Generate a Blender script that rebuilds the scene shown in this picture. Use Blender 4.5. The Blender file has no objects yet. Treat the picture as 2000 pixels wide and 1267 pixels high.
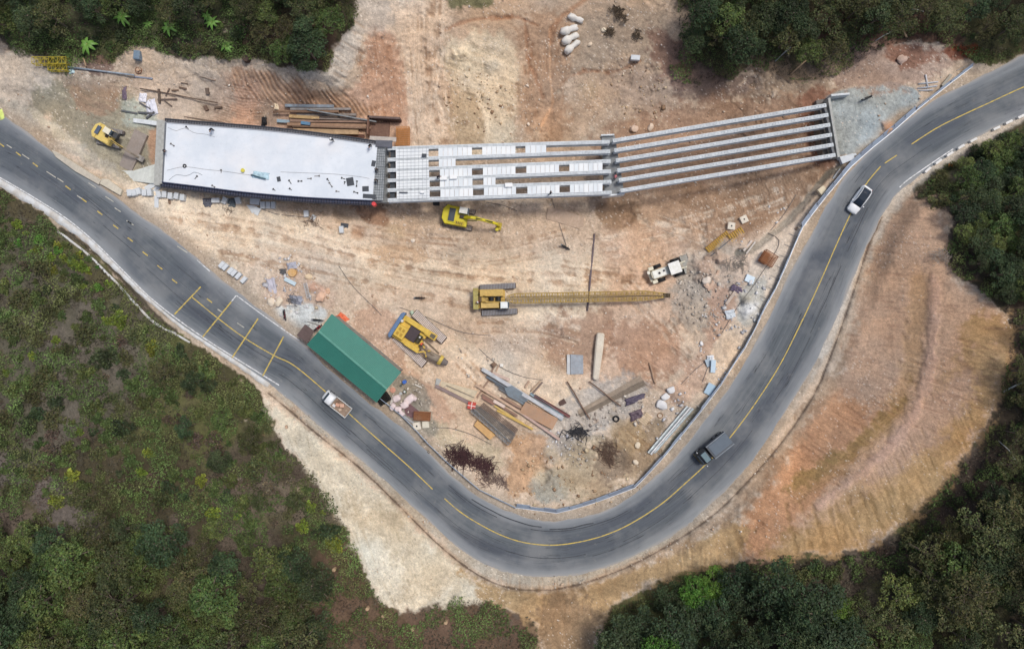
import bpy, bmesh, math, random
import numpy as np
from mathutils import Vector, Matrix
rad = math.radians
scene = bpy.context.scene
# ---------------------------------------------------------------- camera, world, sun, exposure
H = 106.67            # drone height over the road
S = 12.5              # photo pixels per metre on the road level
cd = bpy.data.cameras.new('camera'); cam = bpy.data.objects.new('camera', cd)
scene.collection.objects.link(cam); scene.camera = cam
cam.location = (0, 0, H); cam.rotation_euler = (0, 0, 0)
cd.sensor_width = 36; cd.lens = 24; cd.clip_end = 2000; cd.clip_start = 1
world = bpy.data.worlds.new('World'); scene.world = world; world.use_nodes = True
SUN_EL, SUN_AZ = rad(66), rad(38)
nt = world.node_tree
sky = nt.nodes.new('ShaderNodeTexSky'); sky.sky_type = 'NISHITA'; sky.sun_disc = False
sky.sun_elevation = SUN_EL; sky.sun_rotation = rad(90) - SUN_AZ
sky.air_density = 1.0; sky.dust_density = 4.0; sky.ozone_density = 0.6
bg = nt.nodes['Background']; bg.inputs['Strength'].default_value = 0.085
nt.links.new(sky.outputs[0], bg.inputs[0])
sl = bpy.data.lights.new('sun', 'SUN'); sl.energy = 1.5; sl.angle = rad(12); sl.color = (1.0, 0.96, 0.90)
sun = bpy.data.objects.new('sun', sl); scene.collection.objects.link(sun)
sdir = Vector((math.cos(SUN_AZ)*math.cos(SUN_EL), math.sin(SUN_AZ)*math.cos(SUN_EL), math.sin(SUN_EL)))
sun.rotation_euler = sdir.to_track_quat('Z', 'Y').to_euler(); sun.location = sdir*200
scene.view_settings.view_transform = 'Standard'; scene.view_settings.look = 'None'
scene.view_settings.gamma = 1; scene.view_settings.exposure = 0.36
scene.cycles.max_bounces = 5; scene.cycles.diffuse_bounces = 3; scene.cycles.transparent_max_bounces = 4
FACT = 1.0
# ---------------------------------------------------------------- helpers
def lin(c, k=None):
    k = FACT if k is None else k
    return tuple(min(0.86, ((v/255/12.92) if v/255 <= .04045 else ((v/255+.055)/1.055)**2.4)/k) for v in c)
COL = bpy.data.collections.new('place'); scene.collection.children.link(COL)

class Noise:
    def __init__(s, seed):
        s.T = np.random.default_rng(seed).random((256, 256)).astype(np.float32)*2-1
    def __call__(s, x, y):
        xi = np.floor(x).astype(np.int64); yi = np.floor(y).astype(np.int64)
        fx = (x-xi).astype(np.float32); fy = (y-yi).astype(np.float32)
        fx = fx*fx*(3-2*fx); fy = fy*fy*(3-2*fy)
        x0 = xi & 255; x1 = (xi+1) & 255; y0 = yi & 255; y1 = (yi+1) & 255
        T = s.T
        return (T[x0, y0]*(1-fx)+T[x1, y0]*fx)*(1-fy)+(T[x0, y1]*(1-fx)+T[x1, y1]*fx)*fy
def fbm(x, y, seed, octv=4, gain=.5):
    a, tot, out = 1., 0., 0
    for i in range(octv):
        out = out+a*Noise(seed*17+i)(x*2**i+i*7.3, y*2**i+i*3.1); tot += a; a *= gain
    return out/tot*1.6
def sstep(a, b, x):
    t = np.clip((x-a)/(b-a), 0, 1); return t*t*(3-2*t)
def catmull(pts, n=8, closed=False):
    pts = [tuple(map(float, p)) for p in pts]; out = []
    m = len(pts)
    for i in range(m if closed else m-1):
        if closed: p0, p1, p2, p3 = pts[i-1], pts[i], pts[(i+1) % m], pts[(i+2) % m]
        else: p0, p1, p2, p3 = pts[max(i-1, 0)], pts[i], pts[i+1], pts[min(i+2, m-1)]
        for k in range(n):
            t = k/n
            out.append(tuple(.5*((2*b)+(-a+c)*t+(2*a-5*b+4*c-d)*t*t+(-a+3*b-3*c+d)*t**3) for a, b, c, d in zip(p0, p1, p2, p3)))
    if not closed: out.append(pts[-1])
    return out
def resample(pts, step):
    P = np.array(pts, float); d = np.r_[0, np.cumsum(np.hypot(*np.diff(P, axis=0).T))]
    n = max(2, int(round(d[-1]/step))+1); t = np.linspace(0, d[-1], n)
    return np.c_[np.interp(t, d, P[:, 0]), np.interp(t, d, P[:, 1])]
def seg_dist(X, Y, pts, closed):
    P = np.array(pts, np.float32); Q = np.roll(P, -1, 0) if closed else P[1:]
    if not closed: P = P[:-1]
    best = np.full(X.shape, 1e9, np.float32); inside = np.zeros(X.shape, bool)
    for (ax, ay), (bx, by) in zip(P, Q):
        dx, dy = bx-ax, by-ay; L = dx*dx+dy*dy+1e-9
        t = np.clip(((X-ax)*dx+(Y-ay)*dy)/L, 0, 1)
        best = np.minimum(best, (X-ax-t*dx)**2+(Y-ay-t*dy)**2)
        if closed and dy != 0:
            c = ((ay > Y) != (by > Y)) & (X < dx*(Y-ay)/dy+ax); inside ^= c
    d = np.sqrt(best)
    return np.where(inside, -d, d) if closed else d
# ---------------------------------------------------------------- survey of the place (photo pixels: x right, y down)
OUTER = [(-160,262),(-60,312),(0,345),(60,380),(130,425),(185,470),(240,525),(290,575),(345,622),(400,660),(455,695),(530,745),(560,770),(620,820),(680,870),(740,920),(800,975),(850,1020),(900,1065),(960,1100),(1030,1118),(1100,1118),(1180,1102),(1260,1068),(1330,1025),(1400,965),(1460,900),(1510,830),(1560,750),(1600,680),(1640,590),(1670,520),(1700,450),(1735,390),(1775,350),(1830,312),(1880,278),(1940,245),(2000,222),(2080,196),(2200,160)]
INNER = [(-160,115),(-60,188),(0,226),(40,256),(100,298),(150,335),(200,371),(260,417),(330,463),(380,506),(440,556),(490,596),(540,633),(590,675),(640,722),(700,775),(760,820),(820,870),(880,930),(940,978),(1000,1006),(1060,1020),(1120,1018),(1190,997),(1250,962),(1300,917),(1350,862),(1400,795),(1450,722),(1490,650),(1530,570),(1570,490),(1610,420),(1650,352),(1700,300),(1760,248),(1820,205),(1880,172),(1950,137),(2000,112),(2080,80),(2200,40)]
ROADPOLY = catmull(OUTER, 4)+catmull(INNER, 4)[::-1]
DITCH = [(525,768),(560,797),(620,848),(690,903),(750,958),(820,1028),(870,1075),(930,1120),(990,1146),(1060,1152),(1120,1143),(1180,1125),(1250,1095),(1330,1050),(1400,1000),(1460,940),(1530,860),(1590,770),(1620,700),(1650,620),(1680,530),(1700,470),(1722,425)]
# ground heights at spots on the photo
ZC = [(0,700,5),(0,450,1.2),(0,1200,13),(300,1000,9),(600,1200,11),(150,560,2.5),(300,720,3),(450,800,3),(560,950,6.5),(650,1050,8),(300,1250,13),
 (640,880,1.5),(700,1000,4.5),(760,1170,8),(860,1120,2.5),(900,1180,5),(1000,1200,3.5),(1100,1260,5),(1200,1180,4.5),(1300,1267,9),(1300,1130,3),(1420,1060,2),(1500,1150,9),
 (1600,960,5),(1560,880,1.2),(1700,850,6),(1680,1060,10),(1800,980,11),(1640,760,1.2),(1800,700,7),(1900,850,12),(1960,700,13.5),(1700,600,1.8),(1850,560,8),(1760,460,3),(1850,430,6),(1990,560,11),(1990,900,15),(1800,1200,14),(2000,1267,17),(2000,400,5),(1900,320,1.5),
 (0,60,1),(0,180,-.3),(150,60,1.5),(300,60,2.5),(500,60,3),(640,60,4),(700,20,2),(150,210,-.6),(250,160,-.5),(240,280,-.7),(380,160,-1.2),(470,150,-1),(560,130,1.5),(640,150,2),
 (480,210,-3),(620,200,-3.2),(560,235,-4.3),(700,230,-4.8),(760,120,-3.2),(700,120,-1),(820,150,-4.6),(830,250,-5.2),(950,60,-3.5),(950,200,-6),(1100,150,-6),(1250,100,-4),(1250,220,-6.2),(1320,60,-1.5),(1400,60,1),(1500,100,0),(1400,200,-4.5),(1520,180,-2.2),(1650,60,2),(1720,110,1),(1850,60,3),(1900,100,1),(1980,60,2.5),(1640,150,-.5),
 (350,300,-1.5),(420,300,-3.6),(560,300,-5),(700,320,-5.6),(900,330,-6.6),(1050,330,-7),(1200,330,-7.4),(1400,300,-6.4),(1540,280,-4.4),(1590,265,-3.4),(1700,230,-.15),(1625,250,-.3),(1640,320,-1.2),
 (300,400,-.8),(430,440,-1.2),(550,420,-3.0),(700,415,-4.6),(520,500,-1.2),(640,540,-1.9),(700,480,-3),(850,430,-5),(1000,430,-5.6),(1150,430,-6),(1300,400,-5.8),(1450,390,-4.4),(1540,380,-3),(860,520,-4),(1000,540,-4),(1200,540,-4.2),(1350,470,-4.5),(1300,600,-3.6),(850,640,-2.8),(1000,650,-3.2),(1150,680,-3.2),(1300,700,-2.6),(700,640,-.9),(760,720,-.7),(870,760,-1.5),(1050,800,-1.8),(1200,800,-1.8),(1320,770,-1.2),(1380,620,-1.8),(1440,540,-1.2),(1500,500,-.7),(1470,620,-.4),(1400,750,-.4),(900,870,-1),(1050,920,-1.3),(1200,900,-1.2),(1280,860,-.6)]
def rbf(points):
    P = np.array(points, float); A = np.hypot(P[:, None, 0]-P[None, :, 0], P[:, None, 1]-P[None, :, 1])
    n = len(P); M = np.zeros((n+1, n+1)); M[:n, :n] = A+np.eye(n)*6*-1; M[:n, n] = 1; M[n, :n] = 1
    w = np.linalg.solve(M, np.r_[P[:, 2], 0]); return P, w
RP, RW = rbf(ZC)
C0, CS = -340.0, 8.0                     # coarse survey grid
cgx = np.arange(C0, 2360, CS); cgy = np.arange(C0, 1640, CS)
CX, CY = np.meshgrid(cgx, cgy, indexing='ij')
CX = CX.astype(np.float32); CY = CY.astype(np.float32)
def up(F, X, Y):
    fx = np.clip((X-C0)/CS, 0, F.shape[0]-1.001); fy = np.clip((Y-C0)/CS, 0, F.shape[1]-1.001)
    i = fx.astype(int); j = fy.astype(int); a = fx-i; b = fy-j
    return (F[i, j]*(1-a)+F[i+1, j]*a)*(1-b)+(F[i, j+1]*(1-a)+F[i+1, j+1]*a)*b
CZ = np.full(CX.shape, RW[-1])
for (x, y, _), w in zip(RP, RW[:-1]): CZ += w*np.hypot(CX-x, CY-y)
CZ = np.clip(CZ, -8, 20)
CROAD = seg_dist(CX, CY, ROADPOLY, True)
CZ = CZ*sstep(10, 70, CROAD)
def sdist(poly, smooth=True, n=3): return seg_dist(CX, CY, catmull(poly, n, True) if smooth else poly, True)
# terrain sheet: dense over the photographed place, coarse beyond
st = 2.05
ax_ = np.arange(-60, 2061, st); ay_ = np.arange(-60, 1328, st)
g = 1.35**np.arange(0, 22)*3; g = np.cumsum(g)
gx = np.r_[(-60-g)[::-1], ax_, ax_[-1]+g]; gy = np.r_[(-60-g)[::-1], ay_, ay_[-1]+g]
PX, PY = np.meshgrid(gx, gy, indexing='ij'); PX = PX.astype(np.float32); PY = PY.astype(np.float32)
Z = up(CZ, PX, PY).astype(np.float32)
n1 = fbm(PX/160, PY/160, 1, 4); n2 = fbm(PX/45, PY/45, 2, 4); n3 = fbm(PX/14, PY/14, 3, 4); n4 = fbm(PX/4.5, PY/4.5, 4, 2)
nh = Noise(91)(PX*0.9, PY*0.9)
rng = np.random.default_rng(5)
wht = rng.random(PX.shape).astype(np.float32)
COLR = np.zeros(PX.shape+(3,), np.float32)
COLR[:] = lin((80,74,56))
def mask(sd, soft=8, amp=14, shift=0):
    d = up(sd, PX, PY) if sd.shape == CX.shape else sd
    return sstep(soft, -soft, d+shift+amp*(n3*.55+n2*.45)+amp*.25*n4)
def tame(c, s=.82, g=.975):
    if max(c)-min(c) < 16: return c
    l = .3*c[0]+.59*c[1]+.11*c[2]; return tuple(min(246, (l+(v-l)*s)*g*q) for v, q in zip(c, (1.0, 1.0, .99)))
def paint(poly, c, soft=8, amp=14, k=1.0, smooth=True, m=None):
    global COLR
    if sum(c) > 320: c = tame(c)
    if soft >= 5: soft, amp, k = soft*1.2, amp*1.35, k*.95
    if m is None: m = mask(sdist(poly, smooth), soft, amp)
    m = (m*k)[..., None]; COLR = COLR*(1-m)+np.array(lin(c), np.float32)*m
def line(pts, w, c=None, dz=0, k=1, soft=None, amp=1.5, sm=3):
    """a track, groove or crack along a line: colour and depth"""
    global COLR, Z
    P = catmull(pts, sm) if len(pts) > 2 else pts
    xs = [p[0] for p in P]; ys = [p[1] for p in P]; pad = w*3+12
    i0, i1 = np.searchsorted(gx, [min(xs)-pad, max(xs)+pad]); j0, j1 = np.searchsorted(gy, [min(ys)-pad, max(ys)+pad])
    s = (slice(i0, i1), slice(j0, j1))
    d = seg_dist(PX[s], PY[s], P, False)+amp*n3[s]*1.4
    m = sstep(w/2+(soft or w/2), max(0, w/2-(soft or w/2)*.5), d)
    if dz: Z[s] += dz*m
    if c is not None: m = (m*k)[..., None]; COLR[s] = COLR[s]*(1-m)+np.array(lin(c), np.float32)*m
def stripes(ang, sp, warp=1.6, seed=7, ws=60):
    a = rad(ang); u = PX*math.cos(a)+PY*math.sin(a); v = -PX*math.sin(a)+PY*math.cos(a)
    ph = v/sp+fbm(PX/ws, PY/ws, seed, 2)*warp
    w = np.sin(ph*2*math.pi) if warp < 1.25 else Noise(seed+5)(u/34+warp*n1, v/3.4)*1.0+.9*Noise(seed+6)(u/24, v/2.2+n1)
    brk = sstep(-.5, .5, Noise(seed+3)(u/38, v/sp*.9)+.25)
    return (w*brk).astype(np.float32)
SITE = [(-120,60),(0,80),(28,112),(62,112),(92,140),(130,148),(150,118),(215,122),(232,108),(262,92),(300,90),(318,108),(420,116),(480,112),(520,122),(590,140),(640,138),(652,90),(690,45),(700,0),(705,-150),(1312,-150),(1318,0),(1320,60),(1300,120),(1330,160),(1400,168),(1470,130),(1520,150),(1600,158),(1680,120),(1720,92),(1780,80),(1850,88),(1895,120),(1950,128),(2000,106),(2160,40),(2160,165),(2000,234),(1900,284),(1800,345),(1778,378),(1830,406),(1862,440),(1836,490),(1862,536),(1905,562),(1962,612),(1972,640),(1956,720),(1942,800),(1902,870),(1850,930),(1800,985),(1745,1040),(1700,1068),(1600,1084),(1520,1078),(1440,1098),(1360,1108),(1290,1132),(1240,1165),(1190,1190),(1170,1260),(1170,1500),(1050,1500),(1052,1230),(1000,1195),(960,1172),(900,1160),(850,1172),(790,1192),(738,1165),(712,1110),(680,1040),(640,950),(600,912),(560,872),(530,815),(513,780),(480,735),(335,642),(250,560),(180,492),(60,401),(-10,360),(-160,300)]
sdSITE = sdist(SITE, True, 2); mSITE = mask(sdSITE, 3, 10)
# forest floor tones
paint(None, (96,100,62), m=sstep(.0, .5, n1)*.6); paint(None, (104,92,84), m=sstep(.1, .55, fbm(PX/120, PY/120, 12, 4))*.8)
paint(None, (58,52,42), m=sstep(-.1, .6, fbm(PX/70, PY/70, 13, 4))*.6)
paint([(0,0),(450,-40),(480,60),(470,110),(300,95),(150,110),(60,90)], (66,72,50), 20, 30, .7)
paint([(470,60),(640,40),(660,110),(600,140),(520,118)], (88,70,60), 12, 20, .8)
paint([(70,900),(190,1010),(160,1080),(60,980),(-40,900)], (112,104,100), 8, 22, .75)
paint([(0,420),(240,600),(330,700),(100,900),(0,900)], (100,98,88), 25, 50, .6)
paint([(680,1040),(740,1170),(900,1165),(1050,1230),(1040,1400),(620,1400),(600,1200)], (104,84,70), 12, 30, .85)
paint([(1440,1090),(1600,1090),(1750,1050),(1760,1120),(1550,1180),(1400,1150)], (78,68,60), 10, 20, .8)
paint([(1960,600),(2060,560),(2060,1000),(1850,1100),(1760,1050),(1900,880)], (76,64,58), 12, 20, .8)
paint([(1780,380),(1860,400),(1870,520),(1960,600),(1880,560),(1830,490),(1840,440)], (84,76,70), 6, 14, .8)
paint([(1600,40),(1800,20),(1900,90),(1800,100),(1700,110)], (104,78,68), 10, 25, .8)
# bare earth base
paint(None, (208,184,160), m=mSITE)
Zs = mSITE
# north terraces
paint([(760,0),(1320,0),(1330,160),(1600,190),(1620,330),(1200,420),(860,300),(760,280)], (190,162,136), 12, 20)
paint([(690,-80),(760,-80),(880,-80),(870,90),(850,180),(900,290),(800,290),(790,200),(770,100),(720,80)], (220,194,168), 8, 10, .95)
paint([(865,80),(960,60),(1010,120),(1010,220),(1000,290),(900,290),(880,180)], (220,202,174), 8, 16, .95)
paint([(870,170),(920,180),(950,240),(930,285),(885,275)], (178,150,116), 6, 10, .7)
paint([(880,90),(935,90),(945,130),(900,145),(880,120)], (222,206,178), 5, 8, .9)
paint([(1010,40),(1120,30),(1110,200),(1080,270),(1010,240),(1030,120)], (178,138,106), 10, 20, .75)
paint([(1120,30),(1310,10),(1300,140),(1220,120),(1120,160)], (170,150,128), 14, 30, .6)
paint([(1190,130),(1320,150),(1330,260),(1250,240),(1200,200)], (176,152,134), 12, 30, .7)
paint([(1270,60),(1330,90),(1350,170),(1290,150)], (142,98,82), 6, 14, .7)
paint([(1320,140),(1480,150),(1520,190),(1400,200),(1330,185)], (128,104,94), 10, 20, .85)
paint([(1480,110),(1620,150),(1600,190),(1500,200),(1380,215),(1480,165)], (168,140,112), 10, 20, .8)
paint([(1200,240),(1600,180),(1610,330),(1220,390)], (170,132,106), 10, 24, .8)
paint([(1560,190),(1640,190),(1640,330),(1590,330)], (140,96,78), 8, 12, .7)
paint([(870,-40),(960,-40),(965,12),(930,18),(880,10)], (96,104,72), 4, 12, .8)
# dug pit behind the deck
paint([(440,140),(520,140),(640,190),(700,150),(715,60),(760,60),(790,140),(800,280),(720,300),(430,260)], (208,168,142), 8, 12)
paint([(445,150),(480,135),(720,205),(700,228),(560,210),(480,190)], (188,150,120), 6, 10, .75)
paint([(700,110),(740,60),(775,120),(790,230),(730,225),(705,180)], (194,148,118), 8, 14, .75)
paint([(455,160),(510,170),(500,260),(440,260)], (210,166,140), 6, 10, .7)
paint([(505,195),(545,200),(540,240),(505,240)], (160,140,124), 5, 8, .7)
paint([(652,100),(690,50),(715,50),(690,130),(668,170),(640,165),(590,150),(600,138),(640,140)], (214,200,184), 4, 8, .9)
paint([(700,0),(760,0),(765,50),(700,70)], (196,180,164), 6, 14, .8)
# north-west yard
paint([(-40,110),(60,110),(130,150),(110,200),(40,240),(-40,200)], (196,184,170), 8, 16, .8)
paint([(100,160),(240,160),(310,240),(320,340),(240,360),(130,270),(60,200)], (150,142,120), 8, 14, .95)
paint([(140,165),(225,155),(235,215),(180,225),(145,200)], (164,130,104), 6, 12, .85)
paint([(290,255),(314,255),(312,320),(292,318)], (186,140,108), 4, 3, .9)
paint([(235,190),(300,190),(310,245),(250,248),(238,215)], (176,182,170), 5, 10, .8)
paint([(245,175),(300,150),(440,150),(450,210),(430,245),(310,230)], (196,176,158), 8, 16, .8)
paint([(120,118),(240,125),(300,160),(250,180),(130,160)], (176,156,138), 6, 14, .7)
paint([(155,110),(215,115),(225,140),(180,148)], (112,88,78), 4, 10, .8)
paint([(0,235),(120,300),(250,375),(240,340),(150,270),(80,225),(0,190)], (176,168,154), 5, 10, .8)
paint([(60,215),(120,250),(180,310),(240,350),(200,330),(110,270)], (206,194,170), 4, 10, .8)
# yard
paint([(230,370),(320,360),(500,400),(560,420),(880,500),(1180,500),(1170,620),(1000,640),(860,560),(700,560),(600,480),(450,520),(330,450)], (224,206,182), 16, 22, .98)
paint([(560,400),(760,400),(1180,400),(1260,390),(1230,460),(900,470),(750,480),(620,440)], (202,174,148), 10, 20, .85)
paint([(690,395),(750,398),(755,440),(720,440),(690,410)], (160,112,80), 5, 8, .8)
paint([(730,480),(830,485),(825,515),(740,510)], (196,162,130), 4, 6, .7)
paint([(1190,380),(1600,320),(1560,400),(1440,480),(1350,500),(1230,460),(1200,420)], (184,150,122), 12, 20, .9)
paint([(1160,400),(1250,395),(1235,440),(1190,450)], (150,118,90), 4, 6, .85)
paint([(1330,380),(1600,330),(1560,390),(1450,460)], (160,126,98), 12, 24, .7)
paint([(1180,460),(1330,460),(1340,600),(1330,720),(1200,760),(1080,700),(1060,620),(1180,600)], (206,172,146), 12, 20, .85)
paint([(1060,625),(1190,610),(1170,700),(1080,720),(1060,680)], (158,122,98), 8, 18, .6)
paint([(1190,640),(1320,640),(1340,720),(1260,740),(1200,700)], (182,136,106), 10, 20, .7)
paint([(700,600),(780,610),(800,720),(880,780),(870,860),(840,820),(800,740),(700,660)], (196,158,132), 6, 12, .85)
paint([(860,620),(1000,620),(1060,690),(960,690),(880,650)], (196,172,150), 8, 14, .7)
paint([(1340,500),(1440,480),(1430,620),(1400,640),(1330,640),(1320,570)], (178,166,152), 8, 18, .8)
paint([(1400,520),(1500,440),(1560,420),(1520,520),(1450,620),(1400,620)], (212,186,164), 6, 12, .8)
paint([(1290,885),(1330,830),(1385,770),(1400,755),(1412,762),(1350,830),(1300,896)], (138,134,112), 2, 4, .85)
paint([(1400,640),(1440,620),(1490,600),(1430,720),(1400,750),(1360,790),(1340,770),(1385,700)], (222,196,168), 4, 8, .85)
paint([(1480,470),(1560,430),(1620,350),(1640,345),(1560,470),(1520,540),(1490,600),(1450,620)], (226,206,184), 4, 8, .85)
paint([(870,690),(900,670),(1000,720),(1060,760),(1130,740),(1120,800),(1060,780),(940,740)], (212,196,174), 8, 16, .7)
paint([(1450,560),(1500,540),(1480,630),(1440,625)], (182,180,170), 4, 8, .85)
paint([(1395,560),(1440,580),(1420,640),(1385,680),(1380,640)], (196,150,122), 5, 10, .7)
paint([(1340,720),(1390,650),(1380,740),(1330,790),(1290,770)], (204,166,140), 6, 10, .8)
paint([(880,690),(960,700),(1010,740),(1100,770),(1090,720),(1000,690)], (208,188,166), 8, 14, .8)
paint([(1060,820),(1140,760),(1250,740),(1250,800),(1150,860),(1080,900),(1030,880)], (178,174,168), 8, 16, .85)
paint([(840,820),(930,860),(980,900),(960,920),(900,890),(850,860)], (196,184,156), 10, 16, .8)
paint([(1000,860),(1060,850),(1060,900),(1080,940),(1010,970),(985,940),(1000,890)], (196,152,112), 5, 12, .8)
paint([(1040,930),(1110,920),(1110,970),(1050,975)], (160,160,150), 5, 10, .9)
paint([(1140,870),(1290,820),(1280,900),(1200,960),(1120,970),(1110,900)], (166,142,112), 8, 18, .85)
paint([(1090,890),(1180,850),(1160,940),(1110,980)], (182,166,138), 6, 14, .6)
paint([(1160,870),(1220,860),(1230,920),(1190,950),(1160,910)], (128,106,88), 6, 16, .6)
paint([(1190,830),(1250,820),(1270,870),(1220,880)], (184,156,116), 6, 14, .6)
paint([(530,602),(600,590),(640,610),(620,640),(590,655),(540,630)], (196,200,198), 3, 4, .95)
paint([(745,790),(780,735),(815,740),(840,780),(850,850),(820,850),(770,815)], (142,138,126), 4, 8, .8)
paint([(560,520),(640,560),(660,600),(600,590),(540,600),(520,560)], (200,170,148), 6, 14, .8)
# gravel platform at the far abutment
paint([(1612,190),(1660,172),(1740,160),(1792,172),(1800,190),(1775,232),(1716,275),(1690,300),(1634,304),(1620,240)], (166,174,174), 3, 4, .98, False)
paint([(1715,262),(1760,222),(1770,232),(1725,280)], (182,138,108), 3, 5, .9)
paint([(1600,100),(1780,85),(1870,110),(1800,170),(1640,165)], (182,150,132), 6, 16, .8)
paint([(1730,85),(1820,100),(1830,130),(1750,125)], (160,104,78), 6, 14, .8)
paint([(1845,95),(1910,85),(1900,110),(1860,118)], (118,64,44), 4, 6, .85)
# cut slopes outside the road
paint([(1445,1085),(1520,900),(1640,720),(1720,440),(1780,390),(1830,410),(1860,540),(1970,630),(1950,780),(1880,900),(1740,1040),(1600,1080)], (204,162,130), 10, 14, .95)
paint([(1700,470),(1780,390),(1840,430),(1830,540),(1700,640),(1670,600)], (204,168,140), 12, 26, .8)
paint([(1440,1050),(1520,900),(1600,780),(1700,800),(1660,900),(1580,1000),(1500,1080)], (208,150,106), 12, 22, .9)
paint([(1880,640),(1975,630),(1960,740),(1900,870),(1790,1000),(1720,1050),(1640,1080),(1500,1085),(1600,1020),(1740,940),(1840,830),(1890,740)], (194,152,96), 10, 22, .65)
paint([(1500,1085),(1640,960),(1760,860),(1900,640),(1965,640),(1950,780),(1880,900),(1740,1040),(1600,1082)], (190,152,98), 12, 26, .5)
paint([(1520,970),(1600,930),(1700,860),(1760,800),(1780,740),(1740,800),(1640,880),(1540,940)], (150,122,66), 8, 12, .95)
paint([(1720,880),(1780,800),(1900,720),(1880,800),(1780,900),(1690,950)], (204,166,142), 12, 20, .8)
paint([(525,778),(620,850),(760,975),(900,1110),(960,1160),(880,1180),(800,1190),(738,1165),(680,1040),(600,912),(530,815)], (216,206,184), 6, 12, .98)
paint([(650,950),(760,1000),(900,1120),(860,1170),(780,1120),(700,1010)], (206,190,162), 10, 24, .7)
paint([(900,1115),(1000,1152),(1130,1150),(1300,1080),(1440,1020),(1440,1095),(1290,1130),(1180,1200),(1150,1300),(1060,1300),(1050,1220),(960,1170)], (196,158,108), 8, 16, .95)
paint([(1060,1180),(1160,1180),(1160,1400),(1060,1400)], (142,118,96), 10, 22, .7)
paint([(1130,1120),(1400,1000),(1500,880),(1640,700),(1640,740),(1520,920),(1420,1020),(1280,1100)], (178,146,116), 6, 12, .7)
# verges of the road and the concrete strip on its south-west side
dr = up(CROAD, PX, PY)
paint(None, (178,160,140), m=sstep(34, 12, dr+8*n2)*(mSITE))
paint(None, (206,196,184), m=sstep(26, 10, dr+8*n2+5*n3)*(PX > 1380)*(PY < 820)*(up(seg_dist(CX, CY, catmull(OUTER, 3), False), PX, PY) < 30)*.85)
paint(None, (166,150,132), m=sstep(18, 10, dr+5*n3)*(PY > 700)*mSITE*.8)
if 0: paint([(-40,330),(0,352),(60,388),(130,432),(185,478),(240,533),(290,583),(345,628),(400,668),(455,703),(545,758),(540,775),(440,712),(380,680),(330,648),(250,572),(180,505),(60,415),(-40,350)], (204,204,200), 1.5, 4, .95)
paint([(530,765),(620,842),(700,905),(860,1060),(960,1130),(1100,1142),(1180,1118),(1300,1060),(1290,1050),(1150,1108),(1030,1122),(900,1072),(740,925),(560,778)], (182,172,156), 4, 8, .9)
line(DITCH, 9, (170,152,132), -.1, .5, 4, 2)
line(DITCH, 2.4, (84,70,62), -.16, .8, 1.2, .9)
if 0: line([(130,468),(200,530),(270,600),(330,650)], 6, (172,160,140), .15, .8, 2, 1.2)
line([(120,448),(160,474),(215,520),(262,570),(300,612),(342,648)], 6, (58,56,48), -.4, .85, 2, 1.5)
# ramp edge of the yard on the east: dark toe
line([(1440,495),(1480,480),(1540,430),(1580,385),(1612,345),(1640,325)], 10, (112,112,104), -.35, .85, 4, 2)
line([(1470,488),(1550,425),(1600,365)], 10, (204,190,172), .1, .5, 5, 4)
line([(1060,0),(1110,-20),(1075,60),(1075,150),(1080,200),(1060,240),(1055,260)][2:], 3.5, (206,166,132), -.12, .8, 2, 2)
line([(1150,-5),(1090,40),(1075,80)], 9, (160,118,88), -.15, .6, 4, 2)
for q, a in (([(1025,40),(1030,80),(1028,110),(1045,150),(1060,190)], 5), ([(1040,85),(1035,115)], 4), ([(960,40),(1010,35),(1050,50)], 4), ([(1140,135),(1200,140),(1250,120)], 4), ([(1100,160),(1140,140),(1190,145)], 3), ([(870,60),(920,40),(1000,32)], 5)):
    line(q, a, (150,108,80), -.12, .55, 3, 2)
rt = random.Random(3)
# tyre and track marks in the yard
for q in ([(330,420),(520,450),(760,510),(1000,540),(1200,545)], [(420,480),(620,520),(800,560),(930,585)], [(1180,480),(1300,450),(1420,420),(1530,380)], [(1100,520),(1250,540),(1310,520)], [(800,-20),(815,120),(825,280)], [(845,-20),(840,120),(850,220),(868,285)], [(820,480),(950,500),(1100,470)], [(640,440),(800,470),(900,480)], [(870,100),(860,180),(880,240)], [(930,640),(1040,640),(1130,660)],[(1220,560),(1300,640),(1340,700)],[(900,700),(960,760)],[(1250,420),(1400,470)]):
    for k in (-14, -11, -7, 7, 11, 14):
        dx = q[-1][0]-q[0][0]; dy = q[-1][1]-q[0][1]; L = math.hypot(dx, dy)
        for e in (0, 1):
            o = k+rt.uniform(-3, 3)+e*rt.uniform(-14, 14)
            line([(x-dy/L*o+rt.uniform(-3, 3), y+dx/L*o+rt.uniform(-3, 3)) for x, y in q], rt.uniform(1.4, 2.6), rt.choice(((166,138,114), (226,210,190), (160,132,108))), -.06, .42, 1.6, 3.0)
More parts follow.
